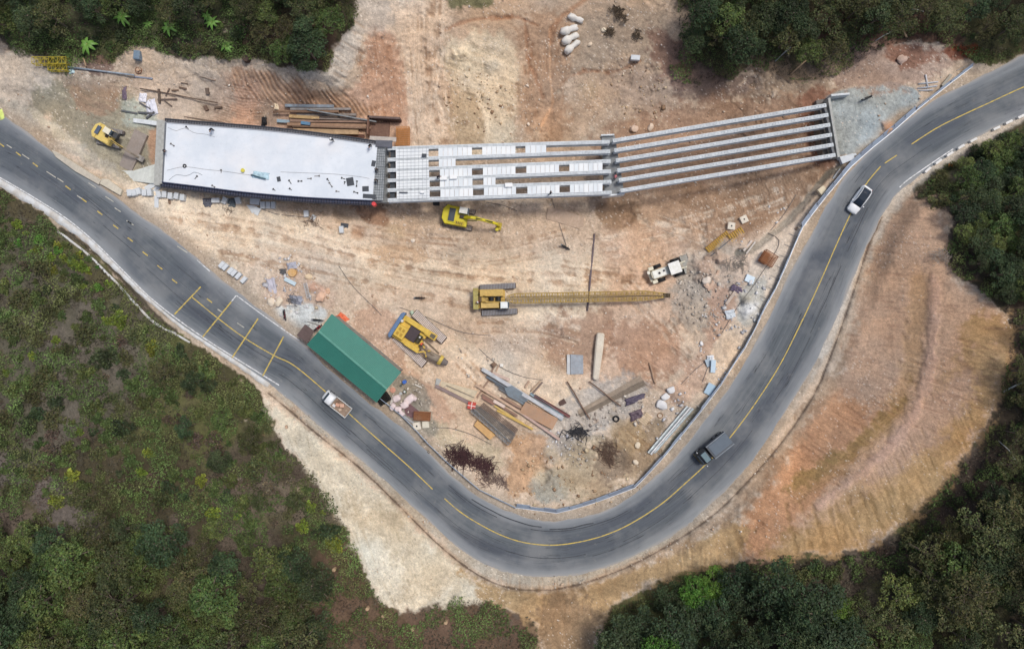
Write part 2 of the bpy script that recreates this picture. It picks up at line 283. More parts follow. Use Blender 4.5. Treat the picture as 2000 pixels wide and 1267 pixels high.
# scratches left by excavator buckets: real ridges, and a darker soil colour in the grooves
def rake(poly, ang, sp, depth, c, k, seed, warp=1.2, ws=60):
    global Z, COLR
    m = mask(sdist(poly), 6, 12); w = stripes(ang, sp, warp, seed, ws)
    Z += (depth*w*m).astype(np.float32); mm = (np.clip(-w*.7+.1, 0, 1)*m*k)[..., None]
    COLR = COLR*(1-mm)+np.array(lin(c), np.float32)*mm
rake([(1640,720),(1700,470),(1780,390),(1860,470),(1960,620),(1950,780),(1780,760),(1660,800)], 4, 7, .035, (150,118,98), .42, 21, 2.0)
rake([(1600,780),(1960,640),(1900,860),(1700,900),(1540,960)], 20, 7, .035, (150,112,90), .4, 41, 2.0)
rake([(1440,1085),(1560,880),(1660,780),(1780,760),(1700,880),(1600,1000),(1500,1085)], 34, 7, .035, (150,106,78), .42, 22, 1.6)
rake([(1600,1080),(1720,900),(1900,780),(1950,780),(1880,900),(1740,1040)], 66, 9, .03, (140,112,74), .45, 23, 2.2)
rake([(1540,960),(1700,850),(1780,740),(1790,770),(1700,890),(1560,980)], -34, 5.5, .06, (110,88,54), .6, 24, 1.2)
rake([(450,150),(500,135),(720,200),(700,225),(560,210),(470,185)], 55, 8, .13, (138,102,74), .65, 25, .8)
rake([(440,165),(520,185),(500,262),(430,262)], 8, 5.5, .07, (146,104,76), .6, 26, 1.2)
rake([(690,120),(730,60),(770,110),(790,230),(720,225)], 80, 8, .1, (150,110,82), .5, 27, 1.8)
rake([(660,60),(710,50),(700,200),(650,180)], 30, 8, .08, (160,134,110), .5, 28, 1.8)
rake([(780,60),(880,60),(900,285),(800,285)], 86, 5, .03, (176,146,120), .4, 29, 1.0)
rake([(1330,400),(1600,330),(1540,400),(1440,480),(1360,470)], 68, 5, .05, (132,100,76), .45, 30, 1.2)
rake([(1180,440),(1420,380),(1330,500),(1200,520)], -22, 6, .04, (150,122,98), .35, 31, 2)
rake([(1230,660),(1330,640),(1360,720),(1280,770)], 32, 7, .06, (140,104,80), .5, 32, 2)
rake([(1200,820),(1260,820),(1280,880),(1230,900)], 40, 5, .06, (140,108,70), .55, 33, 1.5)
rake([(640,880),(760,980),(860,1160),(780,1180),(700,1080),(560,860)], 70, 8, .06, (178,162,134), .4, 34, 2.4)
rake([(960,1120),(1300,1060),(1440,1090),(1180,1200),(960,1170)], 88, 6, .05, (152,120,84), .4, 35, 2)
rake([(1030,100),(1110,90),(1100,240),(1040,240)], 95, 6, .06, (150,112,84), .4, 36, 2.2)
rake([(880,90),(980,80),(1000,280),(900,280)], 20, 7, .06, (180,156,124), .4, 37, 2.6)
rake([(140,160),(300,180),(310,330),(200,320)], 20, 5, .03, (132,122,100), .4, 38, 2)
rake([(320,410),(900,500),(1180,500),(1150,560),(700,560),(420,500)], 9, 5, .018, (188,164,138), .4, 39, 2.6, 90)
# graded and scraped surface: streaks whose direction drifts over the site
for ang, sd_, lo_ in ((12, 301, -.9), (70, 302, .15), (-35, 303, .25), (100, 304, .3)):
    a = rad(ang); u = PX*math.cos(a)+PY*math.sin(a)+30*n1; v = -PX*math.sin(a)+PY*math.cos(a)+14*n2
    sel = sstep(lo_, lo_+.35, fbm(PX/210, PY/210, sd_, 2))*mSITE*sstep(8, 24, up(CROAD, PX, PY)); w = .6*Noise(sd_)(u/46, v/4.2)+.5*Noise(sd_+9)(u/18, v/2.1); big_s = Noise(sd_+19)(u/120, v/13)
    sel = sel*(1-.85*sstep(1440, 1520, PX)*sstep(350, 420, PY)); Z += (sel*(w*.035+big_s*.10)).astype(np.float32); COLR *= (1+sel*(.085*w+.085*big_s)*(1-.5*sstep(60, 20, np.abs(PY-495+.05*(900-PX)))*(PX < 1200)))[..., None]
rdg = 1-np.abs(fbm(PX/46+n2*.5, PY/46+n3*.3, 401, 4))*2.2; gul = sstep(.72, .98, rdg)*mSITE*sstep(0, .4, fbm(PX/150, PY/150, 402, 2)+.1)*sstep(20, 60, up(CROAD, PX, PY))*(1-sstep(1380, 1440, PX)*sstep(380, 420, PY))
Z -= (gul*.16).astype(np.float32); COLR *= (1-.13*gul)[..., None]
line([(1795,545),(1790,640),(1772,740),(1725,830),(1650,900),(1560,955)], 30, (184,148,104), -.1, .45, 14, 6)
line([(1825,545),(1822,640),(1808,750),(1760,850),(1680,925),(1600,985)], 16, (206,170,152), .15, .4, 8, 5)
for k_ in range(10):
    x_ = 1540+k_*24+rt.uniform(-8, 8); line([(x_, 985+rt.uniform(-10, 10)-k_*3), (x_+12, 1035-k_*4), (x_+22, 1078-k_*7)], rt.uniform(3, 8), (140,112,74), -.06, .4, 3, 3)
# mounds, holes and clods
def mound(x, y, r, h, c=None, k=.6):
    global Z, COLR
    s = (slice(*np.searchsorted(gx, [x-r*2, x+r*2])), slice(*np.searchsorted(gy, [y-r*2, y+r*2])))
    d = np.hypot(PX[s]-x, PY[s]-y)/r+.35*n3[s]; m = sstep(1.1, .15, d); Z[s] += h*m
    if c: m = (m*k)[..., None]; COLR[s] = COLR[s]*(1-m)+np.array(lin(c), np.float32)*m
for a in [(1380,520,34,1.0,(196,160,134)),(1410,505,22,.9,(204,176,152)),(1465,603,22,.8,(226,228,228),.9),(1458,582,18,.4,(150,142,124),.7),(1300,560,26,.3,None),(610,560,18,.5,(190,140,112),.6),(628,575,14,.6,(204,160,136),.7),
          (545,585,14,.5,None),(770,455,22,.5,(206,184,154),.6),(740,500,30,-.3,None),(1215,425,28,-.7,None),(1055,925,22,-.9,(196,186,166),.6),(1075,880,16,.5,(190,180,160),.6),(1105,860,26,.35,(150,148,146),.6),(885,120,24,.5,(206,190,160),.6),(900,105,18,.9,(206,190,162),.6),(965,130,20,.4,(210,200,180),.6),
          (1170,905,36,.4,None),(1225,880,26,.5,None),(1330,770,20,.6,None),(1100,640,26,.6,None),(930,165,26,.3,None),(1150,175,26,.2,(190,172,148),.5),(1735,250,20,.6,(186,140,108),.8),(1270,540,14,.2,None),(40,150,40,.5,None),(105,165,26,.5,None),(700,450,20,-.5,(160,118,86),.5)]: mound(*a)
for i in range(260):
    x = rt.uniform(380, 1560); y = rt.uniform(0, 980); r = rt.uniform(3, 9)
    mound(x, y, r, rt.uniform(-.12, .2), rt.choice((None, (214,198,178), (156,124,98), (206,186,160))), .4)
offroad = sstep(2, 14, dr)
Z += (offroad*(n2*.26+n3*.12+n4*.05)*(1-.6*sstep(1440, 1560, PX)*sstep(350, 420, PY))).astype(np.float32)*(.5+.5*(1-mSITE))
dy_ = sstep(22, 60, up(seg_dist(CX, CY, [(300,420),(620,500),(980,545),(1180,545)], False), PX, PY)); Z -= ((1-dy_)*(n2*.12+n3*.06)).astype(np.float32)
Z = np.where(dr < 6, np.minimum(Z, -.05), Z)
# mottling, grain and stones (albedo only: damp and dry soil, pale chips)
tone = 1+.10*n2+.09*n3+.085*n4+.07*nh+.08*n1
bare = mSITE[..., None]
COLR *= np.clip(tone, .5, 1.6)[..., None]
warm = fbm(PX/90, PY/90, 44, 4)[..., None]; COLR *= 1+bare*np.concatenate([.06*warm, -.01*warm, -.09*warm], 2)
stony = np.clip(.25+fbm(PX/60, PY/60, 45, 3), 0, 1)*mSITE
chip = (wht > 1-.035*stony); COLR[chip] = COLR[chip]*.35+np.array(lin((232,222,208)))*.65
chip = (wht < .03*stony); COLR[chip] *= .62
COLR = np.clip(COLR, .01, .85)
def PXY(px, py, z):
    s = (H-z)/(H*S); return (px-1000)*s, (633.5-py)*s
def gz(px, py):
    i = int(np.clip(np.searchsorted(gx, px), 1, len(gx)-1)); j = int(np.clip(np.searchsorted(gy, py), 1, len(gy)-1))
    a = (px-gx[i-1])/(gx[i]-gx[i-1]); b = (py-gy[j-1])/(gy[j]-gy[j-1])
    return float((Z[i-1, j-1]*(1-a)+Z[i, j-1]*a)*(1-b)+(Z[i-1, j]*(1-a)+Z[i, j]*a)*b)
def P3(px, py, z=None, dz=0):
    z = (gz(px, py) if z is None else z)+dz; x, y = PXY(px, py, z); return Vector((x, y, z))
def fast_mesh(name, V, F, uv=None):
    me = bpy.data.meshes.new(name); V = np.ascontiguousarray(V, np.float32); F = np.ascontiguousarray(F, np.int32); k = F.shape[1]
    me.vertices.add(len(V)); me.vertices.foreach_set('co', V.ravel()); me.loops.add(F.size); me.loops.foreach_set('vertex_index', F.ravel())
    me.polygons.add(len(F)); me.polygons.foreach_set('loop_start', np.arange(0, F.size, k, dtype=np.int32)); me.polygons.foreach_set('loop_total', np.full(len(F), k, np.int32))
    me.update(calc_edges=True); return me
def set_col(me, C, name='tint'):
    a = me.color_attributes.new(name, 'FLOAT_COLOR', 'POINT'); a.data.foreach_set('color', np.c_[C, np.ones(len(C))].astype(np.float32).ravel())
def smooth_all(me): me.polygons.foreach_set('use_smooth', np.ones(len(me.polygons), bool))
def link(name, me, parent=None, m=None):
    o = bpy.data.objects.new(name, me); COL.objects.link(o)
    if parent: o.parent = parent
    if m and me is not None and len(me.materials) == 0: me.materials.append(m)
    return o
# ---------------------------------------------------------------- node materials
def base_mat(name):
    m = bpy.data.materials.new(name); m.use_nodes = True; t = m.node_tree
    return m, t, t.nodes['Principled BSDF']
def nodes_noise(t, scale, detail=4, coord='Object', vec=None, rough=.6):
    n = t.nodes.new('ShaderNodeTexNoise'); n.inputs['Scale'].default_value = scale; n.inputs['Detail'].default_value = detail; n.inputs['Roughness'].default_value = rough
    if vec is None:
        tc = t.nodes.new('ShaderNodeTexCoord'); vec = tc.outputs[coord]
    t.links.new(vec, n.inputs['Vector']); return n
def mrange(t, src, a, b, c, d):
    n = t.nodes.new('ShaderNodeMapRange'); t.links.new(src, n.inputs[0])
    for i, v in enumerate((a, b, c, d)): n.inputs[i+1].default_value = v
    return n.outputs[0]
def mixc(t, f, a, b, mode='MIX'):
    n = t.nodes.new('ShaderNodeMix'); n.data_type = 'RGBA'; n.blend_type = mode
    for s, i in ((f, 0), (a, 6), (b, 7)):
        if hasattr(s, 'links'): t.links.new(s, n.inputs[i])
        else: n.inputs[i].default_value = s if i == 0 else (tuple(s)+(1,))[:4]
    return n.outputs[2]
def bump(t, bs, src, strength, dist=.05):
    b = t.nodes.new('ShaderNodeBump'); b.inputs['Strength'].default_value = strength; b.inputs['Distance'].default_value = dist
    t.links.new(src, b.inputs['Height']); t.links.new(b.outputs[0], bs.inputs['Normal'])
def ground_mat():
    m, t, bs = base_mat('earth'); at = t.nodes.new('ShaderNodeVertexColor'); at.layer_name = 'tint'
    a = nodes_noise(t, 2.2, 6); b = nodes_noise(t, 5.5, 5, rough=.75)
    c = mixc(t, 1.0, at.outputs[0], mrange(t, a.outputs[0], .3, .7, .84, 1.15), 'MULTIPLY')
    c = mixc(t, 1.0, c, mrange(t, b.outputs[0], .34, .66, .78, 1.22), 'MULTIPLY')
    t.links.new(c, bs.inputs['Base Color']); bs.inputs['Roughness'].default_value = .95; bs.inputs['Specular IOR Level'].default_value = .15
    bump(t, bs, b.outputs[0], .8, .10); return m
WX = (PX-1000)*(H-Z)/(H*S); WY = (633.5-PY)*(H-Z)/(H*S)
nx, ny = PX.shape; I = np.arange(nx*ny).reshape(nx, ny)
F = np.stack([I[:-1, :-1], I[:-1, 1:], I[1:, 1:], I[1:, :-1]], -1).reshape(-1, 4)
me = fast_mesh('ground', np.stack([WX, WY, Z], -1).reshape(-1, 3), F); set_col(me, COLR.reshape(-1, 3)); smooth_all(me)
ground = link('ground', me, m=ground_mat()); ground['kind'] = 'structure'; ground['label'] = 'bare pinkish earth and dark wooded slopes around the road bend'
# ---------------------------------------------------------------- road
CEN = [(-160,188),(-60,250),(0,283),(36,300),(69,322),(133,367),(164,391),(195,416),(226,443),(254,468),(284,496),(312,522),(341,549),(375,579),(424,620),(478,660),(535,694),(572,712),(625,755),(690,815),(750,868),(800,912),(845,955),(868,973),(900,1000),(940,1025),(985,1047),(1030,1060),(1080,1064),(1130,1058),(1180,1045),(1230,1023),(1290,985),(1340,942),(1385,900),(1425,855),(1470,795),(1520,718),(1560,640),(1600,555),(1635,475),(1665,410),(1690,362),(1720,325),(1752,302),(1780,282),(1830,250),(1880,225),(1930,202),(2000,170),(2080,140),(2200,100)]
cen = resample(catmull(CEN, 8), 6.0)
ker = np.ones(9)/9
sm = np.c_[np.convolve(np.pad(cen[:, 0], 4, 'edge'), ker, 'valid'), np.convolve(np.pad(cen[:, 1], 4, 'edge'), ker, 'valid')]
tan = np.gradient(sm, axis=0); tan /= np.hypot(*tan.T)[:, None]; nor = np.c_[-tan[:, 1], tan[:, 0]]   # to the outer (south) side
def width(edge, sgn):
    E = np.array(catmull(edge, 8)); out = []
    for c, n_ in zip(cen, nor):
        v = E-c; d = v@n_*sgn; off = np.abs(v@np.array([-n_[1], n_[0]])); ok = (d > 0) & (d < 140)
        out.append(d[ok][np.argmin(off[ok])] if ok.any() else 60)
    out = np.array(out); return np.convolve(np.pad(out, 5, 'edge'), np.ones(11)/11, 'valid')
wo = width(OUTER, 1); wi = width(INNER, -1)
across = np.linspace(-1, 1, 41); rows, tin, uvs = [], [], []
arc = np.r_[0, np.cumsum(np.hypot(*np.diff(cen, axis=0).T))]/S
jit = fbm(arc[:, None]/2.5+across[None, :]*0, across[None, :]*0+1, 51, 4)
for i, c in enumerate(cen):
    for j, a in enumerate(across):
        w = (wo[i]+7) if a > 0 else (wi[i]+4)
        w += 2.2*float(jit[i, j])*(abs(a) > .97)
        p = c+nor[i]*a*w; x, y = PXY(p[0], p[1], .0); rows.append((x, y, .02-.03*a*a)); uvs.append((a*5, arc[i]))
nA = len(across); I = np.arange(len(cen)*nA).reshape(len(cen), nA)
F = np.stack([I[:-1, :-1], I[:-1, 1:], I[1:, 1:], I[1:, :-1]], -1).reshape(-1, 4)
me = fast_mesh('road', rows, F); smooth_all(me); uvs = np.array(uvs)
uvl = me.uv_layers.new(name='UVMap'); li = np.empty(len(me.loops), np.int32); me.loops.foreach_get('vertex_index', li); uvl.data.foreach_set('uv', uvs[li].astype(np.float32).ravel())
def road_mat():
    m, t, bs = base_mat('asphalt'); uv = t.nodes.new('ShaderNodeUVMap').outputs[0]
    def mapd(sx, sy):
        mp = t.nodes.new('ShaderNodeMapping'); mp.inputs['Scale'].default_value = (sx, sy, 1); t.links.new(uv, mp.inputs[0]); return mp.outputs[0]
    sep = t.nodes.new('ShaderNodeSeparateXYZ'); t.links.new(uv, sep.inputs[0])
    ab = t.nodes.new('ShaderNodeMath'); ab.operation = 'ABSOLUTE'; t.links.new(sep.outputs[0], ab.inputs[0])
    strk = nodes_noise(t, 1, 5, vec=mapd(2.6, .05)); big = nodes_noise(t, 1, 4, vec=mapd(.25, .05)); fine = nodes_noise(t, 14, 3)
    c = mixc(t, mrange(t, strk.outputs[0], .3, .7, 0, 1), lin((82,89,95)), lin((106,112,117)))
    c = mixc(t, mrange(t, big.outputs[0], .4, .62, 0, .75), c, lin((80,86,96)))
    bl = nodes_noise(t, .11, 4); c = mixc(t, mrange(t, bl.outputs[0], .47, .64, 0, .75), c, lin((126,129,131))); b4 = nodes_noise(t, 1.1, 5, rough=.7); c = mixc(t, mrange(t, b4.outputs[0], .6, .74, 0, .35), c, lin((150,148,142))); b3 = nodes_noise(t, .16, 3, vec=mapd(.7, .16)); c = mixc(t, mrange(t, b3.outputs[0], .56, .72, 0, .7), c, lin((66,70,78)))
    # thin sealed cracks running with the road
    cr = nodes_noise(t, 1, 2, vec=mapd(1.5, .035)); ce = t.nodes.new('ShaderNodeMath'); ce.operation = 'SUBTRACT'; t.links.new(cr.outputs[0], ce.inputs[0]); ce.inputs[1].default_value = .5
    ca = t.nodes.new('ShaderNodeMath'); ca.operation = 'ABSOLUTE'; t.links.new(ce.outputs[0], ca.inputs[0])
    gate = nodes_noise(t, .25, 3); g1 = mrange(t, ca.outputs[0], .004, .010, 1, 0)
    mm = t.nodes.new('ShaderNodeMath'); mm.operation = 'MULTIPLY'; t.links.new(g1, mm.inputs[0]); t.links.new(mrange(t, gate.outputs[0], .48, .56, 0, .75), mm.inputs[1])
    c = mixc(t, mm.outputs[0], c, lin((48,50,54)))
    # pale dust blown over the edges
    ed = nodes_noise(t, 1, 4, vec=mapd(.9, .12))
    ad = t.nodes.new('ShaderNodeMath'); ad.operation = 'MULTIPLY_ADD'; t.links.new(ed.outputs[0], ad.inputs[0]); ad.inputs[1].default_value = 2.4; t.links.new(ab.outputs[0], ad.inputs[2])
    c = mixc(t, mrange(t, ad.outputs[0], 3.9, 6.1, 0, .8), c, lin((150,155,159))); c = mixc(t, mrange(t, ad.outputs[0], 5.75, 6.6, 0, .75), c, lin((170,162,152)))
    c = mixc(t, 1.0, c, mrange(t, fine.outputs[0], .3, .7, .9, 1.1), 'MULTIPLY')
    t.links.new(c, bs.inputs['Base Color']); bs.inputs['Roughness'].default_value = .85; bs.inputs['Specular IOR Level'].default_value = .3
    bump(t, bs, fine.outputs[0], .25, .02); return m
road = link('road', me, m=road_mat()); road['kind'] = 'structure'; road['label'] = 'grey asphalt road sweeping round the construction site'
def mark_mat(name, c):
    m, t, bs = base_mat(name); n = nodes_noise(t, 2.5, 5); n2_ = nodes_noise(t, .35, 3)
    f = mixc(t, mrange(t, n.outputs[0], .42, .68, 0, .75), lin(c), lin((118,118,112) if sum(c) > 250 else (84,88,94)))
    t.links.new(f, bs.inputs['Base Color']); bs.inputs['Roughness'].default_value = .8; return m
YEL = mark_mat('yellow_paint', (208,182,84)); WHT = mark_mat('white_paint', (224,226,228)); OLDY = mark_mat('worn_pale_paint', (192,190,178))
def ribbon(V, F, pts, w, z=.035, step=5):
    P = resample(catmull(pts, 5) if len(pts) > 2 else pts, step); T = np.gradient(P, axis=0); T /= np.hypot(*T.T)[:, None]; N = np.c_[-T[:, 1], T[:, 0]]
    b = len(V)
    for p, n_ in zip(P, N):
        for s_ in (-.5, .5):
            x, y = PXY(*(p+n_*w*s_), z); V.append((x, y, z))
    for i in range(len(P)-1): F.append((b+2*i, b+2*i+1, b+2*i+3, b+2*i+2))
def marking(name, items, m, label, w=2.4, z=.035):
    V, F = [], []
    for it in items: ribbon(V, F, it[0], it[1] if len(it) > 1 else w, z)
    o = link(name, fast_mesh(name, V, F), m=m); o['kind'] = 'structure'; o['label'] = label
solid = [p for p in CEN if 375 <= p[0] <= 845 or (p[0] == 375)]
marking('centre_line_marking', [([(375,580)]+[p for p in CEN if 380 < p[0] < 850],), ([p for p in CEN if 866 < p[0] < 1725],), ([(1728,319),(1752,303)],), ([p for p in CEN if 1779 < p[0]],)], YEL, 'solid yellow centre line along the road bend', 2.0)
dash = []
for x0, y0 in ((3,283),(36,301),(69,322),(133,367),(164,391),(195,416),(226,443),(254.5,468),(283.5,495.5),(312,522),(341,549),(312+97,587)):
    dash.append(([(x0-5, y0-3.8), (x0+5, y0+3.8)],))
def along(i0, i1, off, wob, seed):
    r_ = random.Random(seed); out = []
    for i in range(i0, i1, 4): off += r_.uniform(-wob, wob); out.append(tuple(sm[i]+nor[i]*off))
    return out
def ix_(x, y): return int(np.argmin(np.hypot(sm[:, 0]-x, sm[:, 1]-y)))
ca = []
for (p, q, off, wob, w_) in (((640,770),(1080,1064),24,.8,1.1),((1000,1050),(1560,640),27,.5,1.3),((1560,640),(1700,345),26,.6,1.4),((1640,460),(1860,235),22,.5,1.0),((860,965),(1250,1015),-26,.9,1.6),((900,1000),(1180,1045),-31,1.3,2.2),((700,825),(900,1000),-22,.8,1.2),((160,388),(370,575),-6,1.2,1.0),((300,512),(560,704),20,.9,1.0),((400,600),(640,770),9,1,1.2),((1180,1045),(1420,860),-20,.7,.9),((560,700),(800,912),30,.8,1.1),((700,825),(1000,1050),34,1.0,1.0),((60,316),(300,512),14,1.1,.9)):
    i0, i1 = ix_(*p), ix_(*q); k_ = i0
    while k_ < i1-12:
        n_ = rt.randint(14, 46); ca.append((along(k_, min(k_+n_, i1), off+rt.uniform(-2, 2), wob, k_), w_*rt.uniform(.6, 1.2))); k_ += n_+rt.randint(2, 18)
CRK = mark_mat('bitumen', (56,60,66)); marking('crack_seal_marking', ca, CRK, 'dark sealed cracks running along the asphalt', 1.0, .031)
marking('lane_dash_marking', dash, YEL, 'short yellow dashes along the middle of the western road', 2.2, .036)
marking('rumble_marking', [([(340.7,613.8),(392,560)],), ([(395.7,658),(452,589)],), ([(453.5,698),(504,622)],), ([(513,734),(554,657)],)], YEL, 'four yellow cross bars painted over the road', 2.5, .040)
marking('edge_line_marking', [([(0,347),(60,382),(130,427),(185,473),(240,528),(290,578),(345,622),(400,661),(455,696),(500,724),(545,752)], 2.2), ([(385,508),(410,530)], 1.8), ([(462,577),(520,620),(585,665)], 1.8), ([(1757,366),(1775,350),(1830,312),(1862,291)], 2.2), ([(461,577),(452,589)], 2)], WHT, 'white edge lines of the road', 2, .035)
for x, y, L in ((50,306,14),(104,335,16),(118,352,12),(160,372,10),(180,362,14),(215,390,16),(255,436,14),(18,286,10),(35,320,8),(230,410,10),(30,270,10),(75,382,8),(120,405,10)):
    dash = dash if False else dash
marking('worn_dash_marking', [([(x-L/2, y-L*.33), (x+L/2, y+L*.33)], 1.8) for x, y, L in ((50,306,14),(100,341,18),(118,352,12),(155,385,9),(180,362,14),(214,389,16),(255,436,12),(252,434,10),(18,286,10),(230,410,12),(430,607,10),(470,635,14),(356,487,20))], OLDY, 'faint worn dashes on the western road', 1.8, .037)

# pale concrete strip outside the western road
V, F = [], []; Es = resample(catmull([p for p in OUTER if p[0] < 560], 6), 6); T_ = np.gradient(Es, axis=0); T_ /= np.hypot(*T_.T)[:, None]; N_ = np.c_[-T_[:, 1], T_[:, 0]]
for i, (p, q) in enumerate(zip(Es, N_)):
    w_ = np.interp(p[0], [-100, 150, 330, 420, 545], [19, 17, 9, 11, 15])*(1+.06*math.sin(i*1.3)+.05*math.sin(i*.37))
    for o_, z_ in ((4, .05), (4.5, .14), (w_, .16), (w_+.8, -.3)): x, y = PXY(*(p+q*o_), z_); V.append((x, y, z_))
for i in range(len(Es)-1): F += [(4*i+k, 4*i+k+1, 4*i+k+5, 4*i+k+4) for k in range(3)]
me = fast_mesh('concrete_shoulder', V, F)
def shoulder_mat():
    m, t, bs = base_mat('dusty_concrete'); n = nodes_noise(t, .8, 5); n2_ = nodes_noise(t, 5, 4)
    c = mixc(t, mrange(t, n.outputs[0], .42, .66, 0, .85), lin((206,209,210)), lin((184,178,168))); c = mixc(t, 1, c, mrange(t, n2_.outputs[0], .3, .7, .9, 1.08), 'MULTIPLY')
    t.links.new(c, bs.inputs['Base Color']); bs.inputs['Roughness'].default_value = .9; return m
o = link('kerb_strip', me, m=shoulder_mat()); o['kind'] = 'structure'; o['label'] = 'pale concrete strip outside the western road'

V, F = [], []
for pts, w_ in (([(112,452),(128,462),(165,490),(205,528),(250,575),(292,620),(322,642)], 3.6), ([(322,642),(345,652),(372,668)], 3.0)): ribbon(V, F, pts, w_, .35)
V2 = []
for x, y, z in V: V2.append((x, y, max(gz(1000+x*H*S/(H-z), 633.5-y*H*S/(H-z))+.25, .05)))
o = link('drain_edge', fast_mesh('drain_edge', V2, F), m=shoulder_mat()); o['kind'] = 'structure'; o['label'] = 'narrow pale drain edge running through the weeds'; s_ = o.modifiers.new('thickness', 'SOLIDIFY'); s_.thickness = .4; s_.offset = -1
# ---------------------------------------------------------------- mesh and object helpers
class MB:
    def __init__(s): s.v = []; s.f = []
    def add(s, V, F):
        b = len(s.v); s.v += [tuple(v) for v in V]; s.f += [tuple(b+i for i in f) for f in F]; return s
    def box(s, cx, cy, cz, sx, sy, sz, rz=0, rx=0, ry=0, taper=1.0):
        M = Matrix.Translation((cx, cy, cz)) @ Matrix.Rotation(rz, 4, 'Z') @ Matrix.Rotation(ry, 4, 'Y') @ Matrix.Rotation(rx, 4, 'X')
        V = [M @ Vector((x*sx/2*(taper if z > 0 else 1), y*sy/2*(taper if z > 0 else 1), z*sz/2)) for z in (-1, 1) for x, y in ((-1, -1), (1, -1), (1, 1), (-1, 1))]
        return s.add(V, [(3, 2, 1, 0), (4, 5, 6, 7), (0, 1, 5, 4), (1, 2, 6, 5), (2, 3, 7, 6), (3, 0, 4, 7)])
    def prism(s, pts, z0, z1, inset=0):
        n = len(pts); cx = sum(p[0] for p in pts)/n; cy = sum(p[1] for p in pts)/n
        ins = lambda p: (p[0]+(cx-p[0])*inset, p[1]+(cy-p[1])*inset)
        zf = lambda z, i: z[i] if isinstance(z, (list, tuple)) else z
        V = [(p[0], p[1], zf(z0, i)) for i, p in enumerate(pts)]+[(*ins(p), zf(z1, i)) for i, p in enumerate(pts)]
        return s.add(V, [tuple(range(n))[::-1], tuple(range(n, 2*n))]+[(i, (i+1) % n, n+(i+1) % n, n+i) for i in range(n)])
    def cyl(s, p0, p1, r0, r1=None, n=10, caps=True):
        p0 = Vector(p0); p1 = Vector(p1); r1 = r0 if r1 is None else r1; d = (p1-p0).normalized()
        a = d.orthogonal().normalized(); b = d.cross(a)
        V = [p+(a*math.cos(t)+b*math.sin(t))*r for p, r in ((p0, r0), (p1, r1)) for t in [2*math.pi*i/n for i in range(n)]]
        F = [(i, (i+1) % n, n+(i+1) % n, n+i) for i in range(n)]
        if caps: F += [tuple(range(n))[::-1], tuple(range(n, 2*n))]
        return s.add(V, F)
    def bar(s, p0, p1, w, h):
        p0 = Vector(p0); p1 = Vector(p1); d = (p1-p0).normalized(); sd = d.cross(Vector((0, 0, 1)))
        sd = Vector((1, 0, 0)) if sd.length < 1e-4 else sd.normalized(); u = sd.cross(d)
        V = [p+sd*x*w/2+u*z*h/2 for p in (p0, p1) for x, z in ((-1, -1), (1, -1), (1, 1), (-1, 1))]
        return s.add(V, [(0, 1, 2, 3)[::-1], (4, 5, 6, 7), (0, 1, 5, 4), (1, 2, 6, 5), (2, 3, 7, 6), (3, 0, 4, 7)])
    def loft(s, rings, caps=True):
        n = len(rings[0]); V = [p for r in rings for p in r]; F = []
        for k in range(len(rings)-1):
            F += [(k*n+i, k*n+(i+1) % n, (k+1)*n+(i+1) % n, (k+1)*n+i) for i in range(n)]
        if caps: F += [tuple(range(n))[::-1], tuple((len(rings)-1)*n+i for i in range(n))]
        return s.add(V, F)
    def tube(s, pts, r, n=6):
        rings = []
        pts = [Vector(p) for p in pts]
        for i, p in enumerate(pts):
            d = (pts[min(i+1, len(pts)-1)]-pts[max(i-1, 0)]).normalized(); a = Vector((0, 0, 1)).cross(d)
            a = Vector((1, 0, 0)) if a.length < 1e-3 else a.normalized(); b = d.cross(a)
            rings.append([p+(a*math.cos(t)+b*math.sin(t))*r for t in [2*math.pi*k/n for k in range(n)]])
        return s.loft(rings)
    def blob(s, c, r, sub=2, amp=.25, seed=0, flat=1.0, freq=1.2, bx=1.0):
        bm = bmesh.new(); bmesh.ops.create_icosphere(bm, subdivisions=sub, radius=1); N = Noise(seed+300)
        V = []
        for v in bm.verts:
            p = v.co.copy()
            if bx != 1.0: p = Vector([math.copysign(abs(q)**bx, q) for q in p])
            k = 1+amp*float(N(np.array([p.x*freq+p.z*1.7+9]), np.array([p.y*freq-p.z*1.3+4]))[0]); V.append((c[0]+p.x*r[0]*k, c[1]+p.y*r[1]*k, c[2]+p.z*r[2]*k*flat))
        F = [tuple(v.index for v in f.verts) for f in bm.faces]; bm.free(); return s.add(V, F)
    def mesh(s, name):
        me = bpy.data.meshes.new(name); me.from_pydata(s.v, [], s.f); me.validate()
        bm = bmesh.new(); bm.from_mesh(me); bmesh.ops.recalc_face_normals(bm, faces=bm.faces); bm.to_mesh(me); bm.free(); return me
MATS = {}
